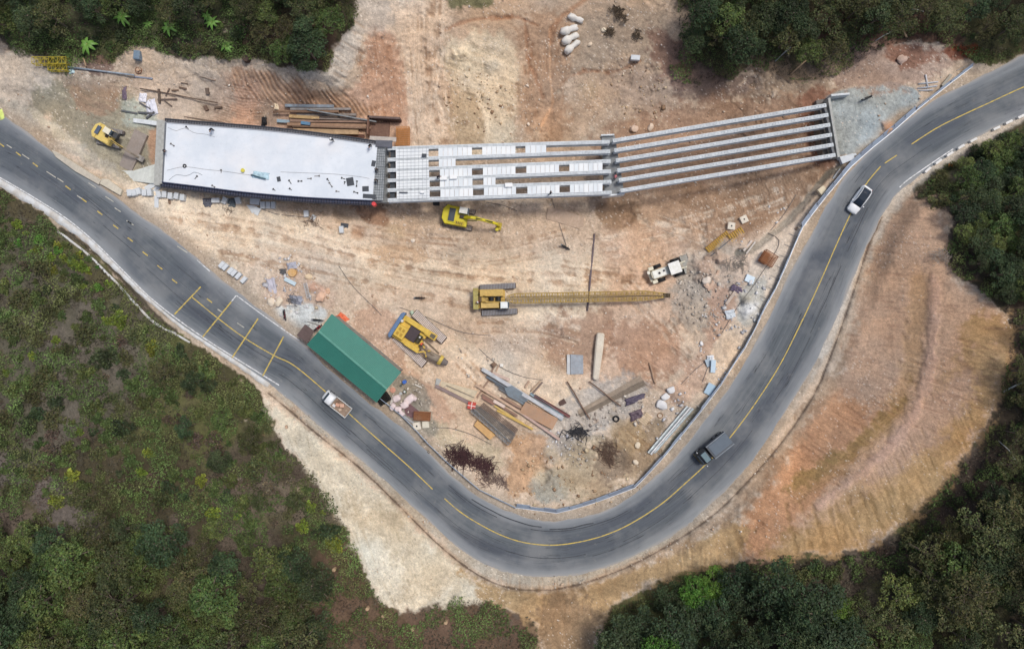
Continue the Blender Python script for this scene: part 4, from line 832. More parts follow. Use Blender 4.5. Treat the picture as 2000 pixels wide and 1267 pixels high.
strip('edge_rail', NTH, 6.8, 8.2, .8, 1.15, M((72,76,84), .7)); strip('edge_rail', STH, -10.5, -9.2, .6, 1.0, M((44,48,62), .7)); strip('edge_kerb', NTH, -.8, .6, zd-.02, zd+.12, M((168,172,178), .8)); strip('edge_kerb', STH, -1.2, .4, zd-.02, zd+.14, M((70,78,104), .7))
for path, o0, o1, z_, cc in ((NTH, 1, 8, .98, (66,70,78)), (STH, -10, -1, .93, (34,40,58))):
    P = np.array(resample(path, 5.2)); T = np.gradient(P, axis=0); T /= np.hypot(*T.T)[:, None]; N = np.c_[T[:, 1], -T[:, 0]]; mb = MB()
    for p, n_ in zip(P, N): mb.bar(L(*(p+n_*o0), z_), L(*(p+n_*o1), z_), .09, .1)
    part(br, 'formwork_rib', mb, M(cc, .8))
part(br, 'end_beam', MB().prism([L(x, y, 1.2)[:2] for x, y in ((317,236),(322,236),(316,359),(311,359))], .2-BO.z, 1.25-BO.z), CONC2, .03)
part(br, 'end_beam', MB().prism([L(x, y, 1.1)[:2] for x, y in ((323.5,240),(326,240),(320,355),(317.5,355))], .2-BO.z, 1.32-BO.z), M((110,114,120), .8), .02)
# abutments, pier caps and columns
def cap(pts, z0, z1, m=CONC2, name='pier_cap'): return part(br, name, MB().prism([L(x, y, z1)[:2] for x, y in pts], z0-BO.z, z1-BO.z), m, .04)
cap([(306,234),(318,234),(312,362),(300,362)], -4, .85, CONC2, 'abutment')
cap([(1617,192),(1622,191),(1641,306),(1636,308)], -4, .55, CONC2, 'abutment'); cap([(1594,196),(1612,193),(1632,310),(1608,313)], -4.5, -.95, M((120,118,116), .9, dirt=.4), 'abutment_seat')
cap([(1623,184),(1660,181),(1660,185),(1624,188)], -1, .6, CONC, 'wing_wall'); cap([(1640,306),(1672,299),(1674,303),(1642,311)], -1, .4, CONC, 'wing_wall')
for q in ([(728,282),(760,281),(756,396),(722,394)], [(1175,268),(1201,265),(1220,379),(1181,382)]): cap(q, -1.9, -.85, M((136,142,146), .9, dirt=.3))
cap([(1174,262.5),(1200,261.5),(1200,264.5),(1174,265.5)], -1.9, -.3, CONC, 'cap_cheek'); cap([(1178,380.5),(1220,377),(1220,380),(1178,384)], -1.9, -.3, CONC, 'cap_cheek')
for x0, y0, x1, y1 in ((742,300,738,380), (1189,286,1199,362)):
    for x, y in ((x0, y0), (x1, y1)):
        zb = gz(x, y)-1; p = L(x, y, -1.9); part(br, 'pier_column', MB().cyl((p[0], p[1], zb-BO.z), (p[0], p[1], -1.85-BO.z), .75, n=20), CONC2, smooth=True)
for i in range(6):
    for (x, y, dx) in ((1186, gy_(i, 1186), 0), (RS[i][0]+4, RS[i][1], 0)): part(br, 'bearing_block', MB().box(*L(x, y, -.8), .6, .6, .14), M((90,94,100), .8))
# joint over the first pier: grey slab stretch with rebar, dark blocks painting the shade of the open bays
part(br, 'joint_slab', MB().prism([L(x, y, ZT)[:2] for x, y in ((737,284),(753,285),(748,392),(728,392))], ZT-.2-BO.z, ZT+.1-BO.z), M((168,174,178), .9, dirt=.5, dc=(96,100,104)), .02)
gm = MB()
for k in range(22):
    t = k/21; gm.bar(L(737-9*t, 285+t*106, ZT+.2), L(757-5*t, 286+t*105, ZT+.2), .035, .035)
for k in range(5): gm.bar(L(739+k*4, 286, ZT+.24), L(731+k*4.5, 390, ZT+.24), .035, .035)
part(br, 'rebar_grid', gm, M((96,100,104), .8, .3))
for i in range(5):
    part(br, 'diaphragm_or_bay_shade', MB().prism([L(x, y, .4)[:2] for x, y in ((762,gy_(i,762)+3),(771,gy_(i,771)+3),(771,gy_(i+1,771)-3),(762,gy_(i+1,762)-3))], -.5-BO.z, .35-BO.z), M((70,76,82), .85, dirt=.4, dc=(44,46,50)))  # dark grey fill stands in for the shade down the open bay
    x0, y0 = RS[i]; x1, y1 = RS[i+1]
for i in range(5):
    for f in (0.985,):
        (ax0, ay0), (bx0, by0) = RS[i], RE[i]; (ax1, ay1), (bx1, by1) = RS[i+1], RE[i+1]
        p = (ax0+(bx0-ax0)*f, ay0+(by0-ay0)*f+3); q = (ax1+(bx1-ax1)*f, ay1+(by1-ay1)*f-3); part(br, 'diaphragm_or_bay_shade', MB().bar(L(*p, .1), L(*q, .1), .35, 1.0), M((112,116,120), .9, dirt=.3))
# things standing or lying on the deck
zD = zd
dm = M((74,78,84), .8, var=.1)
for x, y, sx, sy, d, l in ((544.5,350,.55,.75,12,'small dark grey panel lying in the middle of the white deck'),(684,355,1.1,1.25,10,'large dark grey panel near the east end of the white deck'),(714,369,1.0,.8,2,'dark mat beside the joint of the white deck'),(721.5,383.5,2.0,.65,-4,'long dark mat at the south-east corner of the white deck'),(729.5,319.5,.6,.9,-12,'small grey sheet at the edge of the bridge joint'),(788,376,1.3,.16,-1,'thin dark board on the rebar mat south of the joint'),(828.5,303.5,.7,.5,-3,'small grey mat next to the first opening of the span')):
    block('formwork_sheet', l, 'formwork sheet', x, y, sx, sy, .06, d, dm, z=zD, bevel=.01)
for x, y, l in ((866,348.5,'white foam block on the middle girder beside a second one'),(885.5,346.5,'white foam block on the middle girder, east of its twin'),(993.5,362,'white foam block alone on the fifth girder'),(825,375.5,'tiny white tray on the rebar mat')):
    block('white_block', l, 'block', x, y, (1.15, 1.15, 1.15, .6)[0 if 'tiny' not in l else 3], .62 if 'tiny' not in l else .4, .35, 2, M((236,240,242), .8, var=.04), z=ZT+.12)
cloth('blue_tarp', 'crumpled pale blue sheet on the white deck', 'tarp', 510, 343, 3.0, 1.2, .22, -8, M((176,204,216), .6, var=.2), 5).location = P3(510, 343, zD+.0)
bar_thing('steel_pipe', 'teal grey pipe lying over the pale blue sheet', 'pipe', (490,341), (519,350), .16, .16, M((70,96,106), .6), za=zD, zb=zD, kind='pipe', lift=.3)
solo('bucket', 'yellow lid of a bucket on the white deck', 'bucket', MB().cyl((0, 0, 0), (0, 0, .35), .24, .3, 14), M((216,204,84), .6), P3(475.5, 333.5, zD))
tyre = MB()
def torus(R, r, n=20, k=8, z=0):
    b = MB(); V = []
    for i in range(n):
        a = 2*math.pi*i/n
        for j in range(k):
            c = 2*math.pi*j/k; V.append(((R+r*math.cos(c))*math.cos(a), (R+r*math.cos(c))*math.sin(a), z+r+r*math.sin(c)))
    return b.add(V, [(i*k+j, ((i+1) % n)*k+j, ((i+1) % n)*k+(j+1) % k, i*k+(j+1) % k) for i in range(n) for j in range(k)])
solo('hose_coil', 'dark round hose coil on the west part of the white deck', 'hose coil', torus(.22, .09), DARK, P3(361, 324.5, zD), smooth=True)
def wire(name, label, cat, pts, r, m, z=None, dz=.05):
    P = [P3(x, y, z, dz) for x, y in (resample(catmull(pts, 5), 9) if len(pts) > 2 else resample(pts, 14))]; c = P[len(P)//2].copy(); return solo(name, label, cat, MB().tube([p-c for p in P], r, 5), m, c)
WIRE = M((110,106,104), .7)
wire('cable', 'thin cable crossing the west half of the white deck', 'cable', [(326,333),(360,326),(400,331),(440,335),(480,341),(520,347)], .02, WIRE, zD, .03)
wire('cable', 'thin cable along the east half of the white deck', 'cable', [(548,336),(600,338),(650,340),(700,345),(722,349)], .018, WIRE, zD, .03)
wire('cable', 'loose cable looping near the north edge of the white deck', 'cable', [(328,249),(345,256),(360,250),(380,260),(400,262),(420,268)], .018, WIRE, zD, .03)
wire('hose', 'faint hose curving over the south-west deck', 'hose', [(330,352),(345,341),(365,344),(380,336),(395,342)], .035, M((160,168,174), .7), zD, .04)
rj = random.Random(17)
TN = ['hammer','wrench','crowbar','clamp','offcut','trowel']; SPOTS = [(337,283,'south-west'),(366,241+9,'north'),(383,347,'lone'),(417,364,'kerb'),(432,335,'cable'),(567,356,'dumbbell'),(586,354,'thin'),(568,370,'southern'),(641,352,'upright'),(646,361,'lower'),(671,349,'angled'),(673,358,'flat'),(697,359,'far'),(536,371,'grey'),(619,344,'pale'),(695,376,'corner'),(660,374,'blackish'),(604,349,'tilted')]
WHERE = ['at the west end of the white deck','under the north rail of the white deck','on the south-west quarter of the deck','by the south kerb of the white deck','on the cable of the white deck','south-east of the dark small panel','next to the double black piece','on the south edge below the small panel','in the east half of the white deck','below the upright tool in the east half','north of the large dark panel','west of the large dark panel','between the large panel and the joint','south of the pale blue sheet','north of the upright tool','just above the long dark mat','by the south kerb near the east end','in the middle of the east half of the deck']
for i, (x, y, _) in enumerate(SPOTS):
    s = rj.uniform(.35, .8); a = rj.uniform(0, 180); mb = MB().bar((-s/2, 0, .05), (s/2, 0, .05), .09, .07).box(s/2, 0, .07, .16, .26, .12)
    if i % 3 == 0: mb.box(-s/2, 0, .06, .2, .2, .1)
    solo('hand_tool', 'small dark tool %s' % WHERE[i], 'tool', mb, rj.choice((DARK, WIRE, BLACK)), P3(x, y, zD), rad(a), bevel=.01)
# ---------------------------------------------------------------- people
def person_mesh(name, pose, shirt, trousers, skin=(150,110,86), hair=(30,28,26)):
    me = bpy.data.meshes.new('tmp'); o = bpy.data.objects.new('tmp', me); scene.collection.objects.link(o)
    lean = {'stand': 0, 'bend': rad(55), 'walk': rad(6), 'sit': rad(8)}[pose]; V, E, R, Zn = [], [], [], []
    def v(p, r, par=None, zone=0):
        V.append(Vector(p)); R.append(r); Zn.append(zone)
        if par is not None: E.append((par, len(V)-1))
        return len(V)-1
    hz = .92 if pose != 'sit' else .5
    T = Matrix.Translation((0, 0, hz)) @ Matrix.Rotation(lean, 4, 'Y')
    up_ = lambda x, y, z: T @ Vector((x, y, z))
    pel = v((0, 0, hz), .14, None, 1); wa = v(up_(0, 0, .18), .125, pel, 2); ch = v(up_(.0, 0, .40), .15, wa, 2); nk = v(up_(.01, 0, .56), .058, ch, 3)
    hd = v(up_(.03, 0, .66), .085, nk, 3); hd2 = v(up_(.03, 0, .76), .095, hd, 3); v(up_(.015, 0, .83), .07, hd2, 4); v(up_(.13, 0, .69), .018, hd, 3)
    for s in (-1, 1):
        sh = v(up_(0, s*.19, .47), .062, ch, 2); sw = {'walk': s*.18, 'stand': .05, 'bend': .3, 'sit': .22}[pose]
        el = v(up_(sw*.5+.02, s*.27, .22), .045, sh, 2); wr = v(up_(sw+.06, s*.25, -.02), .03, el, 3); pm = v(up_(sw+.08, s*.25, -.09), .036, wr, 3)
        for k, (dx, dl) in enumerate(((.028, .085), (.01, .095), (-.008, .09), (-.026, .072))):
            f1 = v(up_(sw+.085+dx, s*.25, -.13), .0105, pm, 3); v(up_(sw+.085+dx+.01, s*.235, -.13-dl*.8), .008, f1, 3)
        th = v(up_(sw+.125, s*.235, -.105), .012, pm, 3); v(up_(sw+.14, s*.22, -.145), .009, th, 3)
        hp = v((0, s*.10, hz-.06), .095, pel, 1)
        if pose == 'sit': kn = v((.42, s*.13, hz+.0), .068, hp, 1); an = v((.44, s*.13, .08), .042, kn, 1)
        else:
            fw = s*.2 if pose == 'walk' else .02*s; kn = v((fw+.03, s*.11, .5), .065, hp, 1); an = v((fw*1.4-.02, s*.12, .08), .042, kn, 1)
        v(V[an]+Vector((.17, .01, -.045)), .036, an, 5)
    me.from_pydata(V, E, []); sk = o.modifiers.new('skin', 'SKIN'); sk.use_smooth_shade = True
    for i, d in enumerate(me.skin_vertices[0].data): d.radius = (R[i], R[i]); d.use_root = (i == 0)
    sb = o.modifiers.new('sub', 'SUBSURF'); sb.levels = 1; sb.render_levels = 1
    dg = bpy.context.evaluated_depsgraph_get(); out = bpy.data.meshes.new_from_object(o.evaluated_get(dg)); out.name = name
    for mm in (M(skin, .6), M(shirt, .85), M(trousers, .85), M(hair, .8), M((40,36,34), .8)): out.materials.append(mm)
    slot = {1: 2, 2: 1, 3: 0, 4: 3, 5: 4}
    for p in out.polygons:
        c = p.center; k = min(range(len(V)), key=lambda i: (V[i]-c).length-R[i]); p.material_index = slot.get(Zn[k], 0); p.use_smooth = True
    bpy.data.objects.remove(o); return out
def helmet(parent, pose, c):
    lean = {'stand': 0, 'bend': rad(55), 'walk': rad(6), 'sit': rad(8)}[pose]; hz = .92 if pose != 'sit' else .5
    T = Matrix.Translation((0, 0, hz)) @ Matrix.Rotation(lean, 4, 'Y'); mb = MB(); rings = []
    for r, z in ((.16, .76), (.135, .77), (.13, .82), (.10, .88), (.04, .91)): rings.append([T @ Vector((.03+r*math.cos(a)*1.12, r*math.sin(a), z)) for a in [2*math.pi*i/14 for i in range(14)]])
    part(parent, 'helmet', mb.loft(rings), M(c, .35, var=.05), smooth=True)
PEOPLE = [((651,276),zD,'stand',(36,38,44),(40,42,50),(240,242,244),-80,'person in dark clothes and white helmet at the north edge of the white deck'),
 ((725,285),zD,'bend',(34,36,40),(30,32,38),None,-95,'person in black bending at the north-east corner of the white deck'),
 ((417,254),zD,'bend',(40,42,46),(34,36,40),None,-90,'person in dark clothes crouching by the north kerb of the white deck'),
 ((324,296),zD,'bend',(78,74,76),(52,52,58),None,-30,'person in grey crouching at the west end of the white deck'),
 ((855,348),ZT+.12,'bend',(50,46,56),(36,38,44),None,0,'person in dark clothes bending beside the white blocks on the girder'),
 ((1074,379),ZT+.12,'walk',(52,60,64),(50,54,58),None,10,'person walking on the southern edge girder near the middle pier'),
 ((793,763),None,'stand',(60,140,110),(36,38,40),(236,238,236),40,'person in a green top beside the white sacks behind the green roof'),
 ((737,331),zD,'sit',(60,62,66),(48,50,54),None,-100,'person in grey sitting in the bridge joint, northern of two'),
 ((736,352),zD,'sit',(44,46,50),(40,42,46),None,-90,'person in dark grey crouched in the bridge joint, southern of two'),
 ((1199,351),-.85,'bend',(196,120,126),(70,74,84),None,70,'person in a pink top bending on the middle pier cap')]
for (xy, z, pose, sh, tr, he, deg, l) in PEOPLE:
    o = link('person', person_mesh('person', pose, sh, tr)); o.location = P3(*xy, z, -.01); o.rotation_euler = (0, 0, rad(deg)); setp(o, l, 'person')
    if he: helmet(o, pose, he)
# ---------------------------------------------------------------- concrete blocks, covers, mats
BL = M((208,213,216), .85, var=.08, dirt=.25, dc=(176,180,182)); G1 = 'grey concrete blocks in the long row below the white deck'
ordn = ['first','second','third','fourth','fifth','sixth','seventh','eighth','ninth','tenth']
for i, (x, y, d) in enumerate([(256.8,378,8),(265.5,377.6,14),(274,375,14),(285.6,377.6,2),(295.8,377.6,8),(313.6,381,12),(324.7,381,0),(335.9,383.8,-4),(347.8,383.8,-10),(359.5,386.7,-5)]):
    block('concrete_block', '%s grey concrete block from the west in the long row below the white deck' % ordn[i], 'concrete block', x, y, .68, 1.0, .75, d, BL, .04, G1)
for i, (x, y) in enumerate([(435.9,517.4),(442.5,522),(453,529),(459.5,533.5),(468,539),(478.5,546.8)]):
    block('concrete_block', '%s concrete block from the west in the slanting row beside the road' % ordn[i], 'concrete block', x, y, 1.05, .6, .7, 48, BL, .02, 'concrete blocks slanting beside the western road')
for x, y, sx, sy, d, l in ((423.2,392.2,1.25,.72,2,'concrete block lying between the two dark covered heaps'),(440.5,392.5,.75,1.05,-24,'tilted block just west of the round slate covered heap'),(466.8,392.5,.8,1.05,16,'tilted block just east of the round slate covered heap'),(499.9,394,1.5,1.05,-6,'wide pale block under the deck edge, west of a trio'),(515,401.6,.72,1.1,2,'westernmost of the trio of blocks below the deck middle'),(525.5,401.6,.72,1.1,0,'middle one of the trio of blocks below the deck middle'),(535.3,401.6,.68,1.1,0,'easternmost of the trio of blocks below the deck middle'),
    (599.7,418,.75,1.05,4,'lone pale block above the tangle of scrap rods'),(668,449,.68,1.1,4,'pale block lying on the dark square mat below the deck'),(1240,115,1.45,.8,-4,'pale grey block alone on the north terrace'),(1652,311.5,2.1,.95,22,'grey concrete trough at the end of the south girder')):
    block('concrete_block', l, 'concrete block', x, y, sx, sy, .6, d, BL, .02)
for x, y, sx, sy, d, l in ((489,405,1.4,.7,-5,'thin slab flat beside the wide pale block'),(497,410,1.2,.7,30,'thin slab leaning in a fan below the wide block'),(503,413,.7,1.2,-25,'lowest thin slab of the fan below the wide block'),(296,363,2.2,.8,30,'grey flat slab leaning at the deck corner'),(309,366,2.4,.7,52,'longer flat slab leaning at the deck corner'),(306,394,.65,1.9,0,'narrow pale slab sticking out below the block row'),(612,425,.7,.9,-30,'round-edged grey piece on the scrap rods')):
    block('flat_slab', l, 'slab', x, y, sx, sy, .12, d, BL, .1)
block('dark_mat', 'dark square mat under a pale block south of the deck', 'mat', 672.6, 442.6, 1.25, 1.1, .06, -8, dm)
block('dark_mat', 'dark slatted mat hanging at the southern edge of the second span', 'mat', 852, 397.5, 1.1, .7, .06, 0, DARK)
block('dark_mat', 'brown dark mat alone east of the steel beams', 'mat', 1097.8, 786, 1.2, .85, .08, 32, M((92,74,68), .9))
block('dark_plank', 'short brown plank leaning below the block row', 'plank', 331, 395, .35, .85, .1, 5, WOODD)
for x, y, sx, sy, l, c in ((404.6,397,1.7,1.9,'dark grey plastic cover over a heap, west of two',(92,94,104)),(451.9,396,1.5,1.75,'slate grey plastic cover over a heap, east of two',(98,108,114)),(570,519,1.7,1.3,'lilac grey plastic sheet on the scrap heap by the road',(168,170,182)),(552,531.6,1.3,1.2,'dark crumpled plastic in the scrap heap by the road',(84,84,86)),(531.5,562,1.5,3.6,'long lilac plastic sheet south-west of the scrap heap',(184,182,192)),(577,586,2.4,1.6,'blue grey tangled sheeting at the concrete apron',(140,144,156)),
    (243,181,.9,2.8,'purple grey cloth lying upright near the grey excavator yard',(104,90,106)),(279,190,1.4,1.7,'white plastic sheet piece north of the steel bars',(222,222,232)),(296,209,2.0,3.0,'larger white plastic sheet under the steel bars',(216,218,230)),(1441,566,1.3,2.6,'dark purple cloth beside the rust cage',(96,84,104)),(1240.8,779.5,3.8,1.2,'dark violet cloth beside the rod bundle',(84,76,92)),(1243,810,2.4,1.6,'violet brown cloth above the tan pallet',(92,76,86)),(1427,613,1.9,1.6,'crumpled pale grey sheet near the cement heap',(200,208,214)),
    (540,208,.9,1.3,'cream sack at the west end of the beam pile',(222,204,176)),(516,236,1.0,1.6,'black plastic tangle north of the white deck',(26,28,32)),(514,246,.8,.9,'smaller black plastic scrap by the deck rail',(30,32,36)),(1388,700,1.3,1.1,'white torn sheet beside the eastern fence',(220,224,228)),(140,139,1.1,.9,'pale blue bag at the foot of the yellow mast',(196,220,226)),(3,223,.8,1.9,'pale yellow green sheet at the western edge',(210,224,130))):
    cloth('plastic_sheet' if 'cloth' not in l else 'cloth', l, 'sheet' if 'cloth' not in l else 'cloth', x, y, sx, sy, .5 if 'cover' in l else .3, rt.uniform(-15, 15) if 'violet' not in l and 'purple' not in l else (18 if 'violet' in l else 62 if x > 1000 else 0), M(c, .5, var=.14), int(x) % 97, .02)
OR = cloth('orange_net', 'heap of orange safety netting at the north corner of the green roof', 'safety net', 669, 621, 2.2, 1.3, .5, -40, M((240,120,84), .7, var=.3), 31)
solo('barrel', 'round orange brown drum in the scrap heap by the road', 'drum', MB().cyl((0,0,-.1),(0,0,.7),.62,.62,20).cyl((0,0,.7),(0,0,.74),.66,.66,20), M((206,160,92), .7, dirt=.5, dc=(214,196,176)), P3(573,533), bevel=.02)
solo('barrel', 'blue plastic barrel behind the green roofed shed', 'barrel', MB().cyl((0,0,-.1),(0,0,.85),.3,.3,16).cyl((0,0,.85),(0,0,.9),.25,.25,16), M((62,110,196), .4), P3(791,745))
solo('barrel', 'bright red drum at the south end of the bridge joint', 'barrel', MB().cyl((0,0,-.1),(0,0,.85),.32,.32,16).cyl((0,0,.85),(0,0,.89),.27,.27,16), M((224,72,76), .4), P3(732,400,zD-1))
solo('barrel', 'dark water drum at the lip above the dug pit', 'barrel', MB().cyl((0,0,-.1),(0,0,.7),.6,.6,18).cyl((0,0,.7),(0,0,.74),.5,.5,18), M((62,48,44), .7, dirt=.4), P3(483,116))
solo('water_tank', 'blue grey plastic box on the bank above the site', 'water tank', MB().box(0,0,.4,.95,1.35,.9).box(0,0,.87,.75,1.15,.08), M((120,140,158), .5), P3(272,111), rad(-4), bevel=.06)
o = thing('cable_reel', 'rusty brown cable reel on the north-west yard', 'cable reel', P3(271,138), 0)
part(o, 'flange', torus(.5,.06), RUST, smooth=True); part(o, 'spoke', MB().bar((-.5,0,.08),(.5,0,.08),.06,.06).bar((0,-.5,.08),(0,.5,.08),.06,.06), RUST); part(o, 'hub', MB().cyl((0,0,0),(0,0,.3),.2,n=14), M((200,168,140), .8))
solo('tyre', 'dark tyre lying near the violet cloth', 'tyre', torus(.42,.13), RUBBER, P3(1203,817.5), smooth=True)
solo('rope_coil', 'brown ring of rope north-west of the long steel channels', 'rope coil', torus(.4,.06), M((134,100,66), .9), P3(1289,811), smooth=True)
solo('manhole', 'small round brown manhole in the pale strip by the fence', 'manhole', torus(.25,.06).cyl((0,0,0),(0,0,.05),.24,n=14), M((124,108,96), .9), P3(1556,447))
solo('drum', 'small dark drum at the top of the timber bearers', 'drum', MB().cyl((0,-.35,.4),(0,.35,.4),.4,n=14), WOODD, P3(964,712), rad(30))
for x, y, d, l in ((1427,442,-8,'square precast block with a hole, west of the pair'),(1451.6,429,25,'square precast block with a hole, east of the pair'),(814.7,831,12,'square precast block with a hole by the shed sacks')):
    block('precast_block', l, 'precast block', x, y, 1.15, 1.15, .5, d, M((220,212,196), .9), 0, hole=.14)
block('precast_block', 'plain square precast block below the rusty basket', 'precast block', 831.8, 828, 1.05, 1.05, .5, 4, M((214,208,190), .9))
block('crate', 'cream crate beside the fence under the gravel platform', 'crate', 1604, 373, 1.15, 1.1, .5, 38, M((222,210,182), .85), 0)
block('small_box', 'small white box at the top of the timber bearers', 'box', 979.7, 713, .5, .5, .4, 0, M((238,232,220), .8))
block('light_sheet', 'white rectangular board on the pale strip by the fence', 'board', 1467, 546, 1.85, 1.15, .08, -24, M((206,222,232), .6, var=.04), .1)
block('light_sheet', 'pale blue board propped inside the eastern fence', 'board', 1386.6, 760, 1.3, 1.8, .08, -28, M((164,190,208), .6, var=.05), .3)
block('light_sheet', 'narrow pale blue board in the scrap heap by the road', 'board', 566.6, 549.6, 1.95, .62, .1, -27, M((190,208,216), .6, var=.05), .4)
block('light_sheet', 'light blue panel leaning in the torn heap by the eastern fence', 'board', 1393, 715, .75, 2.0, .08, -4, M((186,206,220), .6, var=.05), .3)
block('light_sheet', 'short pale blue panel west of its taller twin by the eastern fence', 'board', 1384, 708, .9, 1.2, .08, 20, M((164,180,192), .6, var=.05), .2)
o = thing('pallet', 'tan slatted pallet south of the violet cloth', 'pallet', P3(1260.8,817.5), rad(48))
for k in range(6): part(o, 'board', MB().box(-.8+k*.32,0,.15,.26,1.3,.04), M((206,184,154), .85))
part(o, 'runner', MB().box(0,-.5,.06,1.9,.1,.12).box(0,.5,.06,1.9,.1,.12), WOODD)
# scattered boulders and white sacks
for i, (x, y, r, l, c) in enumerate([(1237.6,252.5,.75,'pale angular boulder above the girders, west of the pair',(214,190,170)),(1271,248.7,.62,'pale round boulder above the girders, east of the pair',(220,200,180)),(1179,59.6,.4,'small cream rock east of the white concrete lumps',(226,214,190)),(1152,87,.35,'flat cream rock on the north terrace',(222,204,180)),(1032,243,.3,'small white rock west of the brown gully',(230,214,196)),(790,440,.3,'small rock south of the second span',(214,196,176)),
    (1245,870,.5,'cream rock on the ochre ground near the channels',(214,200,176)),(1241,902,.5,'cream rock nearer the road below its twin',(216,202,180)),(1380,548,.7,'white rock beside the grey rubble',(226,214,200)),(1380,558,.5,'pinkish rock under the white rock',(214,186,164)),(627,580,.8,'big pinkish rock in the soil heap near the shed',(220,184,158)),(640,568,.5,'pale rock north-east of the soil heap',(214,178,150)),(604,541,.6,'tan rock beside the scrap heap',(222,200,168)),(545,590,.7,'cream lump on the apron edge, east one',(220,206,184)),(532,590,.7,'cream lump on the apron edge, west one',(222,208,188)),
    (1760,118,.8,'pale rock on the red slope near the north-east road',(204,178,162)),(1290,762,.01,'x',(0,0,0)),(806,470,.35,'white stone on the tan ground west of the excavator',(228,216,200)),(1010,455,.3,'stone near the yellow bucket',(216,200,180)),(1730,35,.5,'grey rock high on the brown slope',(170,160,152)),(1275,525,.3,'stone in front of the wheel loader',(220,200,180))]):
    if r < .1: continue
    solo('boulder', l, 'rock', MB().blob((0,0,r*.3),(r,r*.8,r*.6),2,.35,i), M(c, .95, var=.12), P3(x, y), i*1.3)
WS = M((222,220,214), .85, var=.08, dirt=.3, dc=(204,190,170))
for i, (x, y, a, L_, r, l) in enumerate([(1124,38,-22,2.5,.5,'topmost white pile stub on the north terrace'),(1111,60,18,2.9,.6,'second white pile stub from the top of the terrace heap'),(1113,77,28,2.9,.6,'third white pile stub, the one under the big one'),(1117,93,40,2.9,.55,'lowest white pile stub of the terrace heap')]):
    solo('pile_stub', l, 'concrete pile stub', MB().loft([[(t*L_-L_/2+.12*math.sin(q*2+i), r*k*math.cos(q)*(1+.16*math.sin(3*q+t*9+i)), r*.6+r*k*math.sin(q)*(1+.16*math.cos(2*q+t*7+i))) for q in [2*math.pi*j/12 for j in range(12)]] for t, k in ((0,.5),(.06,.95),(.3,1.15),(.42,1.0),(.52,.7),(.7,.85),(.94,.8),(1,.45))]), WS, P3(x, y), rad(a), smooth=True)
for i, (x, y, a, s, l) in enumerate([(1310.6,761,20,1.0,'grey white sack, northernmost of the row south-east of the rods'),(1299,774,40,1.0,'grey white sack in the middle of the row'),(1292,790,-20,1.25,'large flat white sack at the south end of the row')]):
    solo('sack', l, 'sack', MB().blob((0,0,.25),(.62*s,.5*s,.3),3,.3,i+50,bx=.6), M((214,214,214), .8, var=.1), P3(x, y), rad(a), smooth=True)
SACK = M((222,206,204), .8, var=.12)
for i, (x, y, a, sx, sy, l) in enumerate([(776,777,20,1.0,.9,'northern pink white bulk sack of the cluster by the shed'),(768,793,60,1.0,.7,'western pink white bulk sack of the cluster by the shed'),(779.4,798,0,.9,.8,'southern pink white bulk sack of the cluster by the shed'),(791,790,30,.95,.9,'middle pink white bulk sack beside the long sacks'),(801,779,40,1.5,1.0,'long pink white bulk sack north-east of the cluster'),(809,777,-30,.8,.6,'folded pink white sack at the end of the long sack'),(786,806,-40,.8,.5,'small pale sack touching the fence rail')]):
    solo('bulk_sack', l, 'sack', MB().blob((0,0,.4),(sx*.58,sy*.58,.5),3,.18,i+70,bx=.55), SACK, P3(x, y), rad(a), smooth=True)
cloth('cloth', 'dark maroon ground sheet between the sacks and the rusty basket', 'cloth', 801, 806, 2.6, 2.4, .12, -40, M((112,86,88), .9), 12)
# ---------------------------------------------------------------- beams, boards, pipes
BP = [(205,  557, 652,(136,150,162),.45,'ibeam'),(211,567,686,(150,148,146),.35,'box'),(216,533,662,(150,122,100),.35,'log'),(222,579,696,(140,136,132),.4,'ibeam'),(227,565,624,(196,168,122),.5,'box'),(229.5,612,698,(146,138,132),.4,'channel'),(235,541,566,(150,176,192),.5,'box'),(234.5,567,724,(158,132,116),.45,'ibeam'),(239,588,606,(94,142,178),.5,'box'),(240.5,606,716,(134,120,112),.4,'channel'),(243,561,717,(164,134,110),.5,'box'),(247,571,724,(146,122,104),.4,'log'),(250,575,707,(128,106,92),.4,'ibeam'),(254,573,700,(182,156,124),.45,'box'),(258,578,700,(190,164,130),.4,'box'),(262,612,712,(118,82,74),.4,'channel'),(266,620,690,(160,138,112),.35,'log')]
nm = {'ibeam': 'steel_beam', 'box': 'timber', 'log': 'log', 'channel': 'steel_channel'}
tones = ['slate blue','light grey','brown','grey','straw yellow','ash grey','pale blue','long rusty','bright blue','dull grey','pinkish brown','knotty brown','dark rusty','tan','light tan','maroon','short sandy']
for i, (y, x0, x1, c, w, k) in enumerate(BP):
    tl = rt.uniform(-1, 1)*1.2; bar_thing(nm[k] if nm[k] != 'timber' else 'timber', '%s %s in the long pile north of the white deck' % (tones[i], nm[k].replace('_', ' ')), nm[k].replace('_', ' '), (x0, y+tl+ (1.5 if i < 9 else 0)), (x1, y-tl+3), w, w*.8, M(c, .85, .1, dirt=.45, dc=(120,92,76), sc=.9), .1+(i % 3)*.25, kind=k)
bar_thing('steel_beam', 'thin grey rail crossing over the beam pile', 'steel beam', (600,214), (735,238), .2, .2, STEELG, .8, kind='ibeam')
